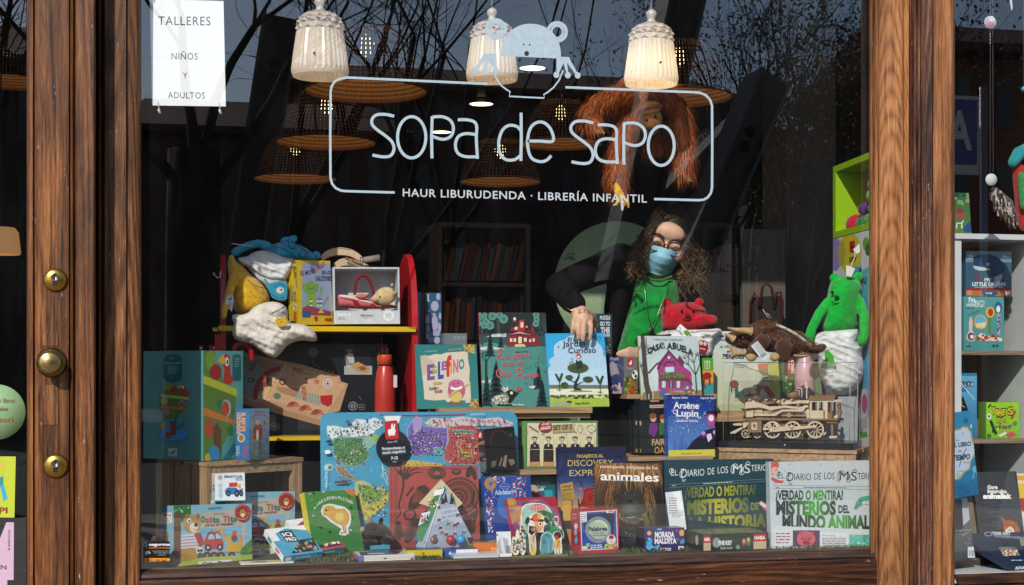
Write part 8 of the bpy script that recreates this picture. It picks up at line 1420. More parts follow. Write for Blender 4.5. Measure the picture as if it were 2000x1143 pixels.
A=Art(Face((-3,.328,0),(1,0,0),(0,0,1),6,3),ZD);A.clip=False;A.text('calma',585,985,632,16,'#5a5f62',968,shear=.2);A.poly([(625,1050),(645,1040),(672,1075),(680,1105),(640,1108),(630,1080)],'#4ab03a');A.line(bez((610,1135),(640,1122),(690,1120)),4,'#3a8a2a');A.text('calma',612,1140,690,22,'#3a8a2a',bold=.03);A.text('cloth and soft',612,1185,670,8,'#3a3f42',1180);A.done('sack_print',sk)
m=MB();ptube(m,[(760,640),(770,590),(790,545),(782,505)],.37,2,ZD);q=[at(x,y,.36,ZD)for x,y in((742,650),(742,592),(765,600),(790,612),(770,655))];m.extrude(q,(0,.001,0));q=[at(x,y,.365,ZD)for x,y in((780,512),(812,478),(816,520),(800,535))];m.extrude(q,(0,.001,0));tag(m.build('price_tag',surf('paper','#d6d8d8')),'white tags on a string at the head of the green toy','tag')
zc_=at(740,1290,.42,ZD);tag(MB().box(at(1598,800,.38).x,at(1672,800,.38).x,.37,.50,DZ+.001,zc_.z).build('riser_block',surf('matte','#a9adb2')),'pale block hidden under the white sack of the green toy','stand')
# brown toy in front, on the open book
t=thing('plush_toy','small dark brown soft toy with pale ears lying before the fossil book','soft toy',at(480,980,.13,ZF));m=MB()
m.blob(490,905,.13,100,78,80,0,ZF);m.blob(455,880,.10,70,62,60,0,ZF);m.blob(400,915,.10,24,30,18,0,ZF);m.blob(515,812,.12,18,26,12,20,ZF);m.blob(440,965,.09,60,22,40,0,ZF);m.blob(560,950,.10,48,30,40,0,ZF);m.build('body',surf('plush','#2c1a12'),t,.003,3)
m=MB();m.blob(436,812,.11,20,24,12,-15,ZF);m.blob(385,872,.085,18,20,12,0,ZF);m.build('ear',surf('plush','#8f8478'),t)
eyes(t,[(432,872),(474,862)],.058,8,ZF,False);m=MB();m.blob(452,888,.050,14,10,9,0,ZF);m.build('nose',surf('plastic','#0e0908'),t)
# horned dinosaur on the case
YD=.27;t=thing('dinosaur_toy','brown plush horned dinosaur with beige horns lying on the clear case','soft toy',at(340,1095,YD,ZD));m=MB()
m.blob(345,985,YD,112,72,80,6,ZD);m.blob(440,1000,YD,90,62,66,20,ZD);plimb(m,[(480,985),(540,1030),(590,1042),(618,1028)],YD,[48,32,24,20],ZD);m.blob(190,985,YD-.02,82,52,50,10,ZD);m.blob(300,925,YD,78,40,50,-8,ZD);m.blob(250,950,YD-.02,60,46,56,-30,ZD);plimb(m,[(300,1000),(240,1060)],YD-.06,[44,34],ZD);plimb(m,[(410,1030),(415,1075)],YD-.07,[50,34],ZD);m.blob(140,985,YD-.02,46,34,34,10,ZD);m.build('body',surf('plush','#4a2a18'),t,.0035,3)

bei=surf('plush','#b5986c');m=MB();ptube(m,bez((238,946),(200,940),(150,935),(112,926)),YD-.075,[26,23,20,19,18,17,16,15,14,13,12,11,10,9,8,7,6,5,3],ZD,n=12);m.build('horn',bei,t);m=MB();ptube(m,bez((146,985),(122,970),(94,956)),YD-.05,[22,21,19,17,15,13,11,10,8,7,6,5,3],ZD,n=12);m.build('horn',bei,t)
m=MB();pillow(m,[(104,1010),(130,1022),(170,1040),(215,1062),(205,1076),(150,1080),(120,1090),(140,1062)],YD-.05,.018,ZD,grid=14);m.build('beak',bei,t);m=MB();m.blob(238,1080,YD-.065,28,26,26,0,ZD);m.build('paw',bei,t);m=MB();m.blob(362,1082,YD-.075,26,24,26,0,ZD);m.build('paw',bei,t);m=MB();pillow(m,[(430,1060),(500,1072),(560,1064),(540,1084),(440,1092)],YD-.02,.02,ZD,grid=12);m.build('belly',bei,t)
m=MB()
for k in range(17):q=k/16;x,y=372+q*178,912+q*58+q*q*46;m.blob(x,y,YD-.035,8,9,9,0,ZD,n=10,m=7)
m.build('beaded_crest',surf('plush','#d8cfc0'),t);eyes(t,[(196,980)],YD-.088,9,ZD,False)
q=[at(x,y,YD-.10,ZD)for x,y in((236,1022),(272,996),(336,1078),(302,1106))];m=MB();m.extrude(q,(0,.001,0),srgb('#cfd2d4'));cl_=m.build('care_label',surf('paper'),t);A=Art(Face((-3,YD-.1006,0),(1,0,0),(0,0,1),6,3),ZD);A.clip=False
for k in range(9):x,y=250+k*5.5,1024+k*7.4;A.line([(x,y),(x+26,y-20)],2,'#6a6f74')
A.line([(288,1080),(312,1062)],12,'#8a9096');A.done('label_print',t)
m=MB();ptube(m,[(300,828),(320,862),(335,880)],YD-.03,1.4,ZD);ptube(m,[(322,848),(345,875)],YD-.03,1.4,ZD);m.build('tag_pin',surf('plastic','#c9ccd0'),t)
def fur(m,pts,rad,n,ln,cols,rg,down=.6,wd=.0011):
 P=[Vector(p)for p in pts];seg=[(P[i+1]-P[i]).length for i in range(len(P)-1)];tot=sum(seg)
 for _ in range(n):
  s_=rg.random()*tot;i=0
  while s_>seg[i]and i<len(seg)-1:s_-=seg[i];i+=1
  q=s_/seg[i];c=P[i].lerp(P[i+1],min(q,1));r=rad[i]+(rad[i+1]-rad[i])*min(q,1);T=(P[i+1]-P[i]).normalized();X=T.orthogonal().normalized();Y=T.cross(X);a=rg.uniform(0,6.283);d=X*math.cos(a)+Y*math.sin(a);p=c+d*r*.96
  g=(T*.9+d*.35+Vector((0,0,-down))+Vector((rg.gauss(0,.22),rg.gauss(0,.22),rg.gauss(0,.22)))).normalized();l=ln*rg.uniform(.6,1.3);e_=g.cross(d).normalized()*wd;p1=p+g*l*.5+d*l*.10;p2=p+g*l+Vector((0,0,-l*.12))
  m.add([p-e_,p+e_,p1+e_*.8,p1-e_*.8,p2],[(0,1,2,3),(3,2,4)],rg.choice(cols))
fm=MB();rg=random.Random(31);k=mpp(1500,YD)*ZD[2];fc=[srgb(c)for c in('#3a1f10','#5a3420','#6f4428','#2c170c','#82553a')];dt=[o for o in COL.objects if o.name.startswith('dinosaur_toy')][0]
for pts,rs in(([(250,975),(345,980),(440,998),(500,1005),(560,1032),(615,1030)],[58,74,62,44,28,18]),([(130,985),(190,985),(250,960)],[30,50,46]),([(240,930),(300,922),(365,915)],[30,40,24]),([(410,1020),(415,1072)],[48,32]),([(300,1000),(240,1055)],[42,32])):fur(fm,[at(x,y,YD-.02,ZD)for x,y in pts],[r*k for r in rs],1100,.014,fc,rg,.3,.0007)
fm.build('fur',surf('hair'),dt)
# hanging long-haired ape
YO=.66;t=thing('ape_toy','shaggy orange hanging ape toy with tan face and a banana, behind the word sapo','soft toy',at(1620,450,YO,ZK));m=MB();fm=MB();rg=random.Random(12)
limbs=[([(1560,395),(1640,430),(1740,420)],[.70,.70,.70],[80,105,75]),([(1560,420),(1470,440),(1390,480),(1345,530),(1380,575)],[.66,.63,.60,.58,.57],[70,60,52,46,30]),([(1750,430),(1810,520),(1835,640),(1835,760),(1840,820)],[.68,.62,.60,.59,.59],[64,58,54,56,36]),([(1600,480),(1540,600),(1500,720),(1490,830),(1500,910)],[.70,.66,.62,.60,.58],[70,62,52,62,40]),([(1640,430),(1665,560),(1690,700)],[.74,.73,.72],[95,92,60])]
oc=[srgb(c)for c in('#98481a','#ac5a24','#74320f','#b86a2e','#833b12')]
for pts,Ys,rs in limbs:
 plimb(m,pts,Ys,[r*.86 for r in rs],ZK,14);k=mpp(1240,YO)*ZK[2];fur(fm,[at(x,y,Y_,ZK)for(x,y),Y_ in zip(pts,Ys)],[r*.86*k for r in rs],2300,.055,oc,rg)
ape=m.build('body',surf('plush','#8a3f18'),t,.006,3);fm.build('fur',surf('hair'),t)
m=MB();m.blob(1664,560,.60,60,78,62,8,ZK);m.build('head',surf('plush','#8f6a44'),t);m=MB();m.blob(1660,498,.575,60,36,44,-10,ZK);m.build('brow',surf('plush','#c89a4a'),t)
m=MB();ptube(m,bez((1602,512),(1640,498),(1690,488),(1722,488)),.545,8,ZK);m.build('headband',surf('cloth','#8a4a6a'),t)
m=MB();m.blob(1645,560,.548,7,10,5,-20,ZK);m.build('eye',surf('plastic','#14100e'),t);m=MB();m.blob(1688,540,.548,7,10,5,-20,ZK);m.build('eye',surf('plastic','#14100e'),t);m=MB();m.blob(1664,604,.545,14,9,8,0,ZK);m.build('nose',surf('plastic','#1c1410'),t);m=MB();m.blob(1672,580,.555,40,30,24,0,ZK);m.build('muzzle',surf('plush','#a57c50'),t)
for(x,y,Y_),dr in(((1395,590,.56),(1,1)),((1852,835,.58),(.2,1))):
 m=MB();m.blob(x,y,Y_,18,22,14,0,ZK)
 for j in range(4):plimb(m,[(x-12+j*9,y+8),(x-10+j*10+dr[0]*14,y+30+(j%2)*5)],Y_-.004,[6,5],ZK,8)
 m.build('hand',surf('plush','#b9a17a'),t,.0025,2)
bn_=thing('toy_banana','yellow plush banana with white peel held by the hanging ape toy','soft toy',at(1510,960,.54,ZK));m=MB();plimb(m,[(1490,890),(1498,920),(1515,955),(1530,985)],.545,[14,22,24,14],ZK,14);m.build('fruit',surf('plush','#d9a41e'),bn_,.0025,2)
for pts in([(1500,960),(1492,985),(1478,990)],[(1520,975),(1522,1005),(1520,1015)],[(1535,960),(1550,980),(1552,1000)]):m=MB();plimb(m,pts,.535,[9,8,5],ZK,8);m.build('peel',surf('plush','#c9cdd2' if pts[0][0]==1520 else '#d0a024'),bn_)
p=at(1640,400,.70,ZK);MB().tube([p,(p.x,p.y,2.95)],.002,6).build('hanging_cord',surf('dark','#2a2622'),t)

# ================================================================== THE WOMAN
YW=.92;wm=thing('person','woman with long curly brown hair, glasses, blue face mask, green jumper and black jacket','person',(at(850,900,YW,ZB).x,YW,0))
HC=at(888,262,YW-.02,ZB);HM=Matrix.Rotation(R(17),3,'Y')@Matrix.Rotation(R(-12),3,'Z')@Matrix.Rotation(R(17),3,'X');HS=1.05
def hp(x,y,z):return HC+HM@Vector((x*HS,y*HS,z*HS))
skin=surf('skin','#cfa48c');b_=MB()
b_.ell(hp(0,.012,.022),(.074*HS,.092*HS,.100*HS),HM,28,18);b_.ell(hp(0,-.022,-.045),(.058*HS,.062*HS,.075*HS),HM,24,14);b_.ell(hp(0,-.045,-.085),(.034*HS,.032*HS,.030*HS),HM)
b_.limb([hp(0,-.086,.012),hp(0,-.100,-.020),hp(0,-.106,-.034)],[.008,.010,.013],10);b_.ell(hp(0,-.070,.045),(.055*HS,.03*HS,.035*HS),HM)
for s_ in(-1,1):b_.ell(hp(.033*s_,-.074,.006),(.018*HS,.014*HS,.014*HS),HM);b_.ell(hp(.045*s_,-.058,-.025),(.026*HS,.026*HS,.026*HS),HM);b_.ell(hp(.074*s_,.01,-.002),(.010*HS,.020*HS,.032*HS),HM)
nb=at(872,500,YW+.02,ZB);b_.limb([hp(0,.02,-.03),hp(0,.015,-.10),nb,nb+Vector((-.01,.03,-.06))],[.052,.047,.048,.05])
tz=at(830,700,YW+.02,ZB);b_.ell(tz,(.095,.06,.15));hipz=Vector((tz.x-.02,YW+.06,tz.z-.30));b_.ell(hipz,(.13,.085,.2))
for s_ in(-1,1):b_.limb([hipz+Vector((s_*.07,.0,-.1)),Vector((hipz.x+s_*.08,YW+.02,.45)),Vector((hipz.x+s_*.08,YW+.08,.05))],[.075,.05,.038])
for s_ in(-1,1):b_.limb([Vector((hipz.x+s_*.08,YW+.09,.02)),Vector((hipz.x+s_*.09,YW-.10,.005))],[.035,.025])
SH,EL,WR=at(545,395,YW+.0,ZB),at(165,575,.70,ZB),at(268,715,.47,ZB)
b_.limb([SH,SH.lerp(EL,.5),EL,EL.lerp(WR,.5),WR],[.048,.042,.036,.032,.024])
def hk(x,y,Y):return at(x,y,Y,ZB)
b_.limb([WR,hk(300,755,.45),hk(318,790,.435)],[.022,.026,.026]);b_.limb([hk(268,745,.45),hk(275,785,.435)],[.018,.016]);b_.limb([hk(345,760,.45),hk(362,800,.435)],[.016,.015])
for pts in([(262,780,.432),(250,825,.412),(243,866,.410),(241,900,.416)],[(294,788,.428),(288,840,.405),(284,896,.404),(282,934,.410)],[(330,790,.428),(324,845,.404),(321,906,.403),(319,948,.408)],[(364,800,.430),(372,850,.408),(370,902,.407),(364,940,.413)]):b_.limb([hk(*p)for p in pts],[.0098,.0084,.0078,.0064],10)
b_.limb([hk(375,775,.455),hk(405,815,.485),hk(410,850,.495)],[.012,.010,.008],10)
SH2,EL2,WR2=at(1120,545,YW+.03,ZB),at(1140,900,YW-.12,ZB),at(760,1045,.60,ZB);b_.limb([SH2,SH2.lerp(EL2,.5),EL2,EL2.lerp(WR2,.55),WR2],[.048,.042,.036,.032,.024])
b_.limb([WR2,hk(700,1040,.565)],[.024,.026])
for j,(x,y)in enumerate(((570,1030),(560,1042),(572,1054),(600,1064))):b_.limb([hk(690,1026+j*10,.55),hk(630,1016+j*12,.54),hk(x,y,.545)],[.010,.009,.0075],10)
b_.limb([hk(690,1020,.565),hk(640,1008,.56),hk(612,1020,.555)],[.011,.010,.008],10)
b_.build('body',skin,wm,.0036,4)
# jacket, jumper, trousers
jk=MB();pillow(jk,[(520,330),(600,322),(650,380),(705,540),(690,640),(640,800),(596,920),(570,1100),(470,1100),(486,760),(478,560),(470,400)],YW+.03,.115,ZB,grid=20);pillow(jk,[(945,500),(1080,500),(1190,560),(1240,720),(1260,1100),(1000,1100),(985,760),(960,620)],YW+.03,.12,ZB,grid=20);jk.limb([SH+Vector((.03,.01,.005)),SH.lerp(EL,.35),SH.lerp(EL,.7)+Vector((0,0,.006)),EL+Vector((-.006,.01,0)),EL.lerp(WR,.35),EL.lerp(WR,.7),WR+Vector((-.002,.0,.010))],[.066,.056,.052,.050,.045,.040,.036],16);jk.limb([SH2,SH2.lerp(EL2,.5),EL2,EL2.lerp(WR2,.5),WR2+Vector((.03,.02,0))],[.074,.066,.06,.05,.042],16);jk.ell(Vector((tz.x+.02,YW+.10,tz.z-.02)),(.20,.06,.26))
jm=surf('cloth','#0b0b10');jk.build('jacket',jm,wm,.006,3)
sw_=MB();pillow(sw_,[(690,500),(740,492),(790,518),(850,526),(905,505),(950,490),(1000,560),(1020,760),(1020,1120),(520,1120),(570,930),(596,850),(630,690),(665,580)],YW-.005,.105,ZB,grid=24,fold=.005,fs=.35,ang=80);sw_.build('jumper',surf('knit','#0f8a36'),wm,.005,2)
MB().limb([hk(755,503,YW-.075),hk(800,524,YW-.100),hk(870,528,YW-.100),hk(930,503,YW-.078)],[.0045]*4,10).build('collar',surf('knit','#0d7a30'),wm)
tr2=MB()
for s_ in(-1,1):tr2.limb([hipz+Vector((s_*.07,0,.05)),Vector((hipz.x+s_*.08,YW+.02,.45)),Vector((hipz.x+s_*.08,YW+.08,.08))],[.10,.065,.05])
tr2.build('trousers',surf('cloth','#1a1c26'),wm,.01,2)
m=MB();c=hk(258,742,.465);m.tube([c+Vector((math.cos(a)*.033,math.sin(a)*.030,math.cos(a)*-.012+math.sin(a)*.006))for a in(2*math.pi*k/24 for k in range(25))],.0022,6);m.build('bangle',surf('metal','#c9a04a'),wm)
# mask
mk=MB();n,r_=22,12;g=[]
for j in range(r_+1):
 v=j/r_;z=-.006-.100*v;row=[]
 for i in range(n+1):
  az=R(-80+160*i/n);ca=math.cos(az);edge=abs(i/n-.5)*2;zz=z+(edge**2)*(.020 if v>.5 else-.012)*(abs(v-.5)*2);bulge=.020*math.exp(-((v-.35)/.35)**2)*max(0,ca)**2+.003*math.sin(v*26)*(1-edge);wz=math.sqrt(max(.1,1-((zz+.02)/.12)**2));row.append(hp(math.sin(az)*.066*wz*1.0,-.012-ca*(.086*wz+bulge+.006),zz))
 g.append(row)
mk.rings([[p for p in r]for r in g],cap=False);mk.f=[f for f in mk.f if not(f[0]%(n+1)==n)];mk.c=mk.c[:len(mk.f)];mk.sm=mk.sm[:len(mk.f)];mk.build('face_mask',surf('cloth','#8cc0d6'),wm)
m=MB()
for s_ in(-1,1):m.tube([hp(.062*s_,-.03,-.03),hp(.074*s_,.0,-.01),hp(.078*s_,.02,.02)],.0013,5)
m.build('ear_loop',surf('cloth','#d6dde0'),wm)
# glasses, eyes, brows
gl=MB()
for s_ in(-1,1):
 gl.tube([hp(.034*s_+.0275*math.cos(a),-.108+abs(math.cos(a))*.002,.000+.0255*math.sin(a))for a in(2*math.pi*k/28 for k in range(29))],.0027,6);gl.tube([hp(.060*s_,-.104,.008),hp(.074*s_,-.05,.010),hp(.080*s_,.01,.008)],.0018,5)
gl.tube([hp(-.008,-.110,.004),hp(0,-.113,.008),hp(.008,-.110,.004)],.0018,5);go=gl.build('glasses',surf('plastic','#4a2219'),wm)
for s_ in(-1,1):
 m=MB();m.add([hp(.034*s_+.027*math.cos(a),-.1075,.025*math.sin(a))for a in(2*math.pi*k/20 for k in range(20))],[tuple(range(20))]);m.build('lens',glass_mat('lens',.05),go)
 m=MB();m.tube([hp(.034*s_-.015,-.0885,.000),hp(.034*s_-.006,-.0925,-.0065),hp(.034*s_+.006,-.0925,-.0065),hp(.034*s_+.016,-.086,.001)],[.0011,.0018,.0018,.0011],5);m.build('eyelash',surf('hair','#120c0a'),wm)
 m=MB();m.tube([hp(.034*s_-.020*s_,-.094,.026),hp(.034*s_,-.095,.033),hp(.034*s_+.022*s_,-.080,.026)],[.0024,.0028,.0012],6);m.build('eyebrow',surf('hair','#241610'),wm)
# hair
rg=random.Random(17);hb=MB();dkh=surf('hair','#1a100b')
hb.ell(hp(0,.022,.034),(.082*HS,.098*HS,.106*HS),HM,24,16)
hm=MB();hm.add(hb.v,[f for f in hb.f if len(f)==4 and sum((HM.transposed()@(hb.v[i]-HC)).z-(-.85*(HM.transposed()@(hb.v[i]-HC)).y)>.012*HS or(HM.transposed()@(hb.v[i]-HC)).y>.01 for i in f)>=3],(.02,.012,.008),True)
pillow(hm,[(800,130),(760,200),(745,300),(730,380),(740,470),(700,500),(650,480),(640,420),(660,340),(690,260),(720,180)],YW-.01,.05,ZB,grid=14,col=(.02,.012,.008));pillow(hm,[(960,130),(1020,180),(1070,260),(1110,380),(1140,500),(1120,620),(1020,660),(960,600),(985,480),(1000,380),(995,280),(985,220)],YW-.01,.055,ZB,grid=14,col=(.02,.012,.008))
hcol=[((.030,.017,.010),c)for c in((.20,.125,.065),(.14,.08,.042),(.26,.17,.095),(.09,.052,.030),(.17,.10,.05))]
def curl(P,rad0,turns,ph,w0,c0,c1,np_=34):
 n=len(P);pts=[];
 for k in range(np_):
  q=k/(np_-1)*(n-1);i=min(int(q),n-2);f=q-i;p0,p1,p2,p3=P[max(i-1,0)],P[i],P[i+1],P[min(i+2,n-1)];p=.5*((2*p1)+(-p0+p2)*f+(2*p0-5*p1+4*p2-p3)*f*f+(-p0+3*p1-3*p2+p3)*f**3);s_=k/(np_-1);r=rad0*min(1,s_*1.8);a=ph+turns*6.283*s_;pts.append(p+Vector((math.cos(a)*r,math.sin(a)*r*.8,math.sin(a*.5)*r*.3)))
 X=Vector((0,1,0));vs=[];ring=3
 b0=len(hm.v)
 for k,p in enumerate(pts):
  T=(pts[min(k+1,np_-1)]-pts[max(k-1,0)]).normalized();A_=T.orthogonal().normalized();B_=T.cross(A_);wd=w0*(1-.5*k/np_)
  for j in range(ring):hm.v.append(p+(A_*math.cos(2.094*j)+B_*math.sin(2.094*j))*wd)
 for k in range(np_-1):
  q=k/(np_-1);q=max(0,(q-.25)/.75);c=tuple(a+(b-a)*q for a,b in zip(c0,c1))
  for j in range(ring):hm.f.append([b0+k*ring+j,b0+k*ring+(j+1)%ring,b0+(k+1)*ring+(j+1)%ring,b0+(k+1)*ring+j]);hm.c.append(c);hm.sm.append(True)
for i in range(560):
 side=rg.random()<.44
 rt=hp(rg.uniform(-.012,.05)*(-1 if side else 1),rg.uniform(-.055,.07),.118-.3*rg.random()*.1)
 if side:
  ex,ey=rg.uniform(612,775),rg.uniform(400,545);mid=[(rg.uniform(735,790),rg.uniform(180,250)),(rg.uniform(650,760),rg.uniform(300,380))]
  if ex>740:ey=rg.uniform(430,520)
 else:ex,ey=rg.uniform(965,1185),rg.uniform(470,695);mid=[(rg.uniform(985,1060),rg.uniform(170,260)),(rg.uniform(1000,1170),rg.uniform(330,450))]
 fr_=i%3==0
 if fr_:mid[0]=(rg.uniform(775,815),rg.uniform(150,205))if side else(rg.uniform(950,995),rg.uniform(170,220))
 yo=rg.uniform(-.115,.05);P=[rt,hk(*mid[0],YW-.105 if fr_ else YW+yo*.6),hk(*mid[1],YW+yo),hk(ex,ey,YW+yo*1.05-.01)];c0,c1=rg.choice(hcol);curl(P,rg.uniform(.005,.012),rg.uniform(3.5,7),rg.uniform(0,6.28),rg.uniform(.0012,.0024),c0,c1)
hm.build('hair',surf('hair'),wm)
m=MB();pd=hk(792,880,YW-.134)
m.tube([hk(745,515,YW-.095),hk(748,600,YW-.124),hk(765,740,YW-.130),hk(790,850,YW-.132)],.0013,5);m.tube([hk(915,530,YW-.095),hk(890,620,YW-.124),hk(840,760,YW-.130),hk(797,850,YW-.132)],.0013,5);m.lathe(pd,[(.0125,-.001),(.013,.001),(.010,.003),(.004,.0025),(.0004,.004)],18,axis=(0,-1,0));m.build('necklace',surf('metal','#a89a84'),wm)
# ================================================================== THE NARROW SIDE WINDOW
YS=.34
def sx(px):return at(px,700,YS).x
su=thing('shelf_unit','white shelf unit with pale wood shelves in the narrow side window','shelf unit',(sx(1950),YS,0));xl,xr=sx(1866),sx(2062)
zt,z1,z2=at(1930,457,YS).z,at(1930,685,YS).z,at(1930,859,YS).z;wh=surf('paint','#c9cdcf');pw=wood('shelf_wood',(.16,.115,.08),(.26,.19,.135),(.34,.26,.19),1,'X',.2,.55,0,.2)
MB().box(xl,xr,YS,YS+.33,zt-.018,zt).build('top',wh,su);MB().box(xr-.08,xr,YS,YS+.33,-.02,zt-.018).build('side_panel',wh,su);MB().box(xl-.02,xl+.028,YS+.01,YS+.33,-.02,zt-.018).build('side_panel',wh,su)
MB().box(xl,xr,YS+.33,YS+.34,-.02,zt).build('back_panel',wood('shelf_back',(.12,.085,.06),(.2,.145,.10),(.27,.2,.145),1,'Z',.2,.6,0,.2),su)
for z in(z1,z2):MB().box(xl+.028,xr-.08,YS+.02,YS+.33,z-.014,z).build('shelf',pw,su)
zd=at(1930,1118,.02).z;tag(MB().box(XS+.003,XS+1.5,.012,.33,zd-.03,zd).build('side_display_deck',surf('paint','#b9bdc0')),'white deck behind the narrow side window','display deck')
zz=z1+.0005
t,F,A=carton('puzzle_box','square mint puzzle box with spoon pictures on the upper shelf of the side window','puzzle box',(1882,pyz(1882,.42,zz)),(1961,pyz(1961,.42,zz)),(1882,579),(.42,.42,.42),.06,'#4f8f92');A=Art(F,ZM)
A.fill('#4f9496','#478a8c');A.text("I'm",165,478,205,32,'#dfe4e2',bold=.04);A.text('BIG!',205,508,262,44,'#dfe4e2',bold=.0);A.text('6 PUZZLES',150,502,202,16,'#dfe4e2',bold=.04);A.words(148,512,200,5,'#3a3a3a',1)
A.poly([(178,560),(190,600),(186,650),(208,690),(200,716),(178,720),(156,712),(150,690),(168,650),(166,600)],'#d8b8b4');A.ell(180,690,22,24,'#5a3a5a');A.ell(185,692,12,12,'#e0d8d4');A.ell(238,600,41,46,'#d0a03c');A.ell(238,600,35,39,'#5fa8c8');A.poly([(205,610),(272,600),(265,635),(215,635)],'#d8c8a4');A.ell(298,540,28,34,'#c8b02c');A.ell(300,540,16,24,'#b03a3a');A.line([(295,575),(295,668)],16,'#5a7a4a');A.ell(348,512,22,38,'#2a5a86');A.ell(348,520,12,22,'#dfe4e6');A.line([(350,550),(352,680)],17,'#b0a8b4');A.scatter(20,(343,560,361,675),6,['#5a3a5a','#2a5a86']);A.poly([(215,715),(218,690),(240,668),(300,690),(370,700),(372,720)],'#dcd0bc');A.scatter(26,(220,680,366,716),9,['#8e2a24','#a83a2a'],asp=(1,.7));A.line([(160,560),(240,525)],5,'#3a7a7a');A.text('londji',148,754,176,12,'#24484a',bold=.03);A.ell(318,748,8,9,'#24484a');A.ell(340,748,8,9,'#24484a');A.done('front_print',t)
zq=F.pt(0,F.h).z+.001
t,F,A=carton('puzzle_box','blue whale puzzle box resting on the mint spoon puzzle box','puzzle box',(1886,pyz(1886,.42,zq)),(1976,pyz(1976,.42,zq)),(1886,490),(.42,.42,.42),.06,'#2f5a78');A=Art(F,ZM)
A.fill('#6f93a8','#4a6a80');A.rect(140,230,440,395,'#38586f');A.poly([(150,190),(180,180),(200,200),(170,210)],'#b9ccd4');A.poly([(380,185),(410,195),(430,205),(370,205)],'#b9ccd4');A.poly([(195,200),(225,182),(290,178),(350,200),(385,250),(390,320),(385,400),(300,395),(325,330),(290,295),(215,270),(192,240)],'#1f3f62');A.poly([(192,250),(290,268),(300,280),(230,282),(200,270)],'#b9c8d0');A.ell(283,243,10,9,'#e0e4e6');A.ell(284,244,5,5,'#14181c');A.poly([(325,320),(380,300),(350,380),(320,390)],'#8aa0b4');A.poly([(290,310),(345,290),(300,330)],'#16304c');A.scatter(60,(145,280,435,392),7,['#5a7a90','#24445c','#7a94a4','#a04a4a'],'bar');A.poly([(205,320),(222,300),(232,325),(215,345)],'#8e3a44')
A.text('MY',262,348,302,20,'#dfe6ea',bold=.04);A.text('LITTLE OCEAN',186,376,390,22,'#dfe6ea',bold=.04);A.text('LOOK AND FIND POCKET PUZZLE',200,389,378,9,'#b9c8d0',bold=.02);A.rect(140,391,440,405,'#8e2430');A.rect(140,405,440,440,'#b0703a');A.poly([(250,405),(330,405),(340,425),(320,440),(260,440),(245,425)],'#2a5a7a');A.text('londji',270,426,308,11,'#e0d8c8',bold=.03);A.ring(170,417,11,11,3,'#e0d0c0');A.poly([(390,412),(418,408),(420,428),(392,430)],'#e0d8cc');A.done('front_print',t)
zz=z2+.0005
t,F,A=carton('game_box','blue game box with black letter tiles behind the pilaster edge','game box',(1850,pyz(1850,.44,zz)),(1908,pyz(1908,.44,zz)),(1850,729),(.44,.44,.44),.06,'#2f8fc0');A=Art(F,ZM);A.fill('#5fa6cc','#2a6f9c');A.rect(0,912,215,935,'#1f7f9a');
for i,ch in enumerate('RELLAS'):x=84+i*19;A.rect(x-4,968+(i%2)*4,x+13,998+(i%2)*4,'#15161a',0);A.text(ch,x,992+(i%2)*4,x+10,18,'#e6e6e6',bold=.04)
A.text('FUGACES',74,1034,152,22,'#1c2a3a',1028,bold=.05);A.poly([(80,1100),(130,1060),(160,1143),(140,1200),(80,1180)],'#101418');A.ell(112,1100,14,12,'#6a8a3a');A.line([(90,1090),(140,1130)],3,'#cfd6da');A.line([(120,1070),(100,1150)],3,'#cfd6da');A.line([(90,950),(200,1080)],8,'#8ac4e0');A.done('front_print',t)
t,F,A=carton('game_box','lime green party game box with yellow and black title on the lower shelf','game box',(1926,pyz(1926,.40,zz)),(1990,pyz(1990,.40,zz)),(1924,786),(.40,.40,.40),.05,'#7fb824');A=Art(F,ZN)
A.fill('#8fc42c','#76b020')
for ch,x0,x1,y,h in(('T',304,330,92,46),('I',330,344,100,44),('M',342,372,104,46),('E',370,394,102,46),("'",396,402,76,20),('S',402,440,96,50)):A.text(ch,x0,y,x1,h,'#17180f',bold=.09);A.text(ch,x0+2,y-3,x1-2,h-6,'#c9b82c',bold=.03)
for ch,x0,x1,y,h in(('U',334,356,144,34),('P',356,376,148,34),('!',380,392,138,40)):A.text(ch,x0,y,x1,h,'#17180f',bold=.09);A.text(ch,x0+2,y-3,x1-2,h-6,'#c9b82c',bold=.03)
A.ell(288,105,14,18,'#d8dcd8');A.ell(288,105,7,8,'#3a6a4a');A.line([(298,130),(320,190),(332,215)],18,'#12301c');A.line([(318,175),(308,205)],10,'#12301c');A.text('Party',366,186,430,24,'#7a2a6a',172,bold=.05,shear=.1);A.ell(448,148,14,14,'#3f8a5a');A.poly([(345,220),(390,200),(400,212),(355,232)],'#d8d4c8');A.poly([(390,215),(430,195),(460,222),(410,238)],'#c04a5a');A.ell(288,225,14,14,'#3a6a2a');A.scatter(8,(330,160,360,190),7,['#c8c43a','#3a6a2a']);A.line([(282,50),(300,30)],9,'#17180f');A.line([(425,120),(450,70)],14,'#a83a4a');A.done('front_print',t)
B=Art(side_faces(F,.05)['left'],ZN);B.fill('#5f7f2a');B.done('side_print',t)
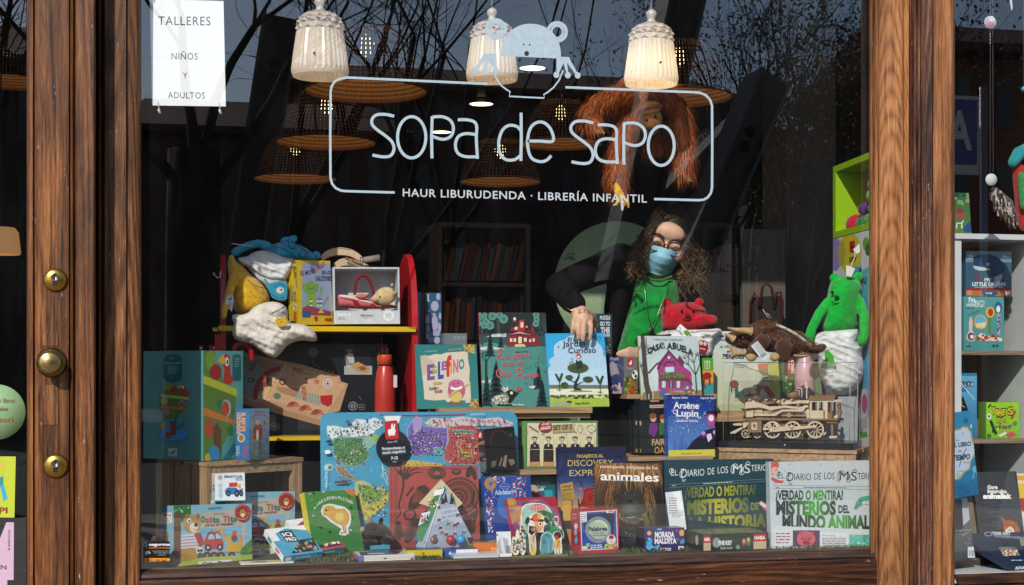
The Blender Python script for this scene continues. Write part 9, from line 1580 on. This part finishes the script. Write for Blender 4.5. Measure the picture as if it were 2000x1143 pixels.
# front things
t,F,A=book('large_book','turquoise book with a white cloud title hung close to the side glass','book',(1852,976),(1912,966),(1852,808),(.05,.07,.06),.012,'#1f6f9a');A=Art(F,ZN)
A.fill('#2380ac','#1c6a96');A.poly([(60,190),(110,180),(125,165),(160,170),(180,200),(190,260),(212,290),(206,340),(180,380),(172,430),(140,450),(110,490),(60,505)],'#a8954a');A.poly([(60,198),(112,188),(128,174),(156,178),(172,205),(182,264),(203,292),(197,336),(172,376),(165,424),(134,443),(104,482),(60,496)],'#b3c3d4')
A.text('EL LIBRO',62,296,178,28,'#1a3a5c',286,bold=.04);A.text('DEL',100,326,120,12,'#1a3a5c',322,bold=.03);A.text('TIEMPO',66,378,172,32,'#1a3a5c',366,bold=.05);A.line([(105,415),(128,340),(152,300)],4,'#1a2a3c');A.words(80,250,115,4,'#3a5a7a',1);A.words(130,388,180,4,'#3a5a7a',1,sk=-4);A.words(96,440,140,4,'#3a5a7a',1);A.ring(100,468,10,10,3,'#3a7aa0');A.ring(126,210,5,8,2,'#6a8aa8')
A.ell(185,165,13,13,'#c9d0c0');A.poly([(205,200),(215,175),(228,160),(232,185),(214,215)],'#5fb0d0');A.ell(200,430,16,20,'#5fa8c8');A.line([(195,450),(188,490)],8,'#5fa8c8');A.line([(205,445),(218,470)],6,'#5fa8c8');A.ell(145,130,14,14,'#155a80')
for k in range(30):A.ring(random.uniform(85,225),random.uniform(510,600),13,12,2,'#15587e');A.z-=EPS*.9
A.done('front_cover_print',t)
t,F,A=book('large_book','charcoal animal book with white title and a fox, cream spine beside','book',(1922,pyz(1922,.18,zd+.001)),(2008,pyz(2008,.18,zd+.001)),(1906,922),(.18,.18,.25),.022,'#2a2b2e');A=Art(F,ZN)
A.fill('#37383b','#2a2b2d');A.poly([(400,450),(440,450),(510,760),(470,800),(330,800)],'#444548')
A.text('Gure',278,552,342,24,'#dcdcd8',bold=.05);A.text('inguruko',278,576,398,24,'#dcdcd8',578,bold=.05);A.text('animaliak',252,610,428,30,'#eeeeea',bold=.06);
for s_,x0,x1,y,h in(('baso',232,275,560,18),('mendiak',246,330,640,14),('itsaso',300,360,656,12),('hegazti',272,358,700,18),('intsektu',286,378,728,18),('ugaztun',300,370,762,20),('baserri',250,300,780,16),('erreka',310,400,784,16)):A.text(s_,x0,y,x1,h,'#55565a')
A.poly([(356,722),(372,730),(392,748),(415,740),(430,748),(450,760),(480,800),(470,830),(380,830),(378,770)],'#9c5a2a');A.poly([(402,740),(412,704),(424,710),(428,748)],'#6a3a1c');A.poly([(407,735),(413,712),(421,716)],'#1c1410');A.poly([(390,800),(420,780),(440,800),(450,830),(385,830)],'#d0c4b4');A.ell(400,772,5,4,'#14100c');A.ell(430,770,5,4,'#14100c');A.ell(416,806,5,4,'#14100c');A.scatter(40,(380,750,470,800),9,['#b06a34','#7a4420','#c88a4a'],'bar');A.done('front_cover_print',t)
B=Art(side_faces(F,.022)['left'],ZN);B.fill('#b59a5a','#8f7436');B.line([(225,640),(262,960)],4,'#6a5424');B.done('page_edge_print',t)
tlt=Vector((.0,math.cos(R(32)),math.sin(R(32))));a=at(1978,1100,.03);a.z=zd+.004;b=at(1905,1040,.19)
UU=Vector((.21,-.02,0));t=thing('calendar_box','navy desk calendar box with white capitals tilted on the white deck','calendar',a)
O=at(1968,1112,.03);O.z=zd+.001;U_=Vector((.26,.02,0));V_=Vector((-.105,.14,.085));Nn=U_.cross(V_).normalized();MB().slab(O,U_,V_,Nn*.022,srgb('#16243a')).build('box_body',surf('print'),t)
F=Face(O+Nn*.022,U_,(V_-U_.normalized()*V_.dot(U_.normalized())),.26,.18);A=Art(F,ZN);A.clip=False;
tops=[O+Nn*.0223,O+U_+Nn*.0223,O+U_+V_+Nn*.0223,O+V_+Nn*.0223];m=MB();m.add(tops,[(0,1,2,3)],srgb('#18263e'));m.build('lid',surf('print'),t)
A.z=.0008;A.text('TIME ART',310,834,424,18,'#c3c8d0',836,bold=.05,shear=-.25);A.text('FINE ENGINE CALENDAR',322,848,520,14,'#8a94a4',862,bold=.04,shear=-.25);A.ell(285,830,26,14,'#8a94a4');A.ell(285,830,18,9,'#18263e');A.poly([(355,925),(455,920),(480,962),(380,966)],'#8a7a64');A.scatter(50,(372,928,465,960),9,['#c8b48a','#3a6a6a','#a04a3a','#dcd0b4'],asp=(1,.5));A.poly([(475,862),(520,860),(520,905),(485,905)],'#7a8a64');A.ell(395,895,26,10,'#0c141e');A.words(350,912,450,3,'#9aa4b4',2,2);A.words(425,990,500,6,'#9aa4b4',1);A.done('lid_print',t)
F=Face(O,U_,Nn,.26,.022);A=Art(F);uvtext(A,'KNOX',.10,.22,.34,.5,'#d0d4da',bold=.06);A.done('front_print',t)
# clear bag with grey book
t,F,A=carton('toy_box','grey wrapped box with a barcode label low in the side window','toy box',(1860,1098),(1905,1092),(1858,975),(.06,.10,.10),.08,'#55585c',kind='plastic');A=Art(F,ZN);A.fill('#6f7276','#3a3c40');A.poly([(78,620),(140,610),(150,760),(110,820),(78,830)],'#2a2426');A.poly([(120,610),(205,595),(200,680),(170,740),(130,780)],'#b9bcc0');A.rect(158,908,202,975,'#d6d8da');
for k in range(9):A.line([(164+k*4,930),(164+k*4,966)],random.choice((1.2,2)),'#24262a')
A.poly([(78,1010),(215,985),(215,1010),(78,1045)],'#8a8d92');A.line([(100,810),(190,800),(120,840)],4,'#c3c6ca');A.scatter(20,(85,780,210,900),16,['#4a4c50','#8a8c90','#5f6266'],'bar');A.done('front_print',t)
t,F,A=book('picture_book','yellow and red striped book edge at the picture border of the side window','book',(1990,pyz(1990,.22,zd+.001)),(2040,pyz(2040,.22,zd+.001)),(1982,925),(.22,.22,.27),.015,'#c9a84a');A=Art(F,ZN);A.fill('#d0cac0');A.rect(440,470,600,500,'#c9a03a');A.poly([(450,520),(600,510),(600,600),(470,610)],'#d8b43a');A.poly([(470,610),(600,600),(600,700),(490,690)],'#a83a2c');A.done('front_cover_print',t)
# hanging discs
t=thing('disc_mobile','hanging thread mobile of paper discs, a pink print above and plain white below','mobile',at(1934,350,.10));x=at(1934,200,.10)
MB().tube([(x.x,.10,2.95),(x.x,.10,at(1935,350,.10).z)],.0005,4).build('thread',surf('plastic','#8a8f94'),t)
for px,py,r,c in((1934,44,13.5,'#c8ccd2'),(1936,351,13,'#c3c8ca')):
 k=mpp(px,.10)*r;MB().lathe(at(px,py,.10),[(k*.9,0),(k*.9,-.0012),(.0003,-.0012)],36,axis=(.12,1,0)).build('disc',surf('paper',c),t)
A=Art(Face((-3,.0955,0),(1,0,0),(0,0,1),6,3),ZL);A.clip=False;A.ell(233,108,25,25,'#9fb8cc');A.poly([(210,120),(235,100),(255,112),(245,130),(215,135)],'#c07a8a');A.ell(240,92,14,14,'#dcd4d0');A.line([(215,128),(255,122)],5,'#a83a4a');A.done('disc_print',t)
m=MB()
for py in(67,72,78,84):m.ell(at(1934,py,.10),(.002,.002,.002),n=8,m=6)
m.build('bead',surf('plastic','#c9ccd0'),t)
t=thing('paper_crescent','white paper crescent hanging at the top of the side window','mobile',at(1975,10,.12));q=[at(x,y,.12,ZL)for x,y in((331,-30),(330,10),(338,52),(343,40),(340,0),(337,-30))];MB().extrude(q,(0,.002,0)).build('crescent',surf('paper','#c3c8cc'),t);p=at(1975,-10,.121);MB().tube([p,(p.x,p.y,2.95)],.0005,4).build('thread',surf('plastic','#8a8f94'),t)
# owl-like feathered toy hanging, parrot, picture book and lower books behind
zs_=zt+.0005
t=thing('feather_toy','brown and white feathered bird toy hanging below the white disc','toy bird',at(1965,410,.16));m=MB();plimb(m,[(255,930),(300,1000),(345,1065)],.16,[22,48,26],ZL,14);m.build('body',surf('plush','#4a372c'),t,.004,2);m=MB();rg=random.Random(21)
for k in range(150):
 q=rg.random();x,y=250+q*95+rg.uniform(-45,45)*(1-abs(q-.5)),920+q*150+rg.uniform(-14,14);p=at(x,y,.165-.035-rg.random()*.01,ZL);d=Vector((rg.uniform(-.004,.010),-.002,-.024*rg.uniform(.6,1.2)));m.add([p+Vector((-.003,0,0)),p+Vector((.003,0,0)),p+d+Vector((.0015,0,0)),p+d-Vector((.0015,0,0))],[(0,1,2,3)],srgb(rg.choice(['#8a7a70','#2a201a','#b9aca4','#5a4436','#3a2a22'])))
m.build('feather',surf('hair'),t);p=at(1938,372,.16);MB().tube([at(1940,376,.16),(p.x,p.y,2.95)],.0005,4).build('thread',surf('plastic','#8a8f94'),t)
t=thing('parrot_toy','teal and red plush parrot standing on the white shelf top','soft toy',at(1992,440,.44));m=MB();plimb(m,[(345,790),(375,745),(420,720)],.42,[26,34,30],ZL);m.build('wing',surf('plush','#1f8f96'),t,.004,2);m=MB();plimb(m,[(370,820),(390,900),(400,1000),(405,1090)],.44,[30,44,44,36],ZL);m.build('body',surf('plush','#a82a24'),t,.004,2);m=MB();plimb(m,[(385,850),(395,930),(400,1000)],.40,[16,24,22],ZL);m.build('breast',surf('plush','#2f8a4a'),t,.004,2)
m=MB();k=mpp(1997,.3)*5;m.ell(at(1999,174,.3),(k,k,k));o=m.build('hanging_bead',surf('plastic','#2fa0c0'));tag(o,'turquoise hanging bead at the edge of the side window','bead');p=at(1999,174,.3);MB().tube([p,(p.x,p.y,2.95)],.0005,4).build('thread',surf('plastic','#8a8f94'),o)
t,F,A=book('picture_book','green farm picture book standing on the white shelf top','book',(1850,pyz(1850,.42,zs_)),(1898,pyz(1898,.42,zs_)),(1850,376),(.42,.42,.44),.01,'#2f5a2c');A=Art(F,ZL);A.fill('#2c5a34','#4f7a2c');A.ell(85,1040,28,24,'#8a4a34');A.poly([(62,1035),(85,1005),(110,1035)],'#7a2f24');A.poly([(100,1110),(150,1060),(160,1130),(110,1130)],'#24427a');A.line([(70,1110),(72,1085),(95,1085),(96,1110)],7,'#cfd2d0');A.line([(95,1085),(104,1072)],6,'#cfd2d0');A.scatter(14,(62,940,150,1000),12,['#6a9a4a','#20402a','#8a8a6a']);A.done('front_cover_print',t)
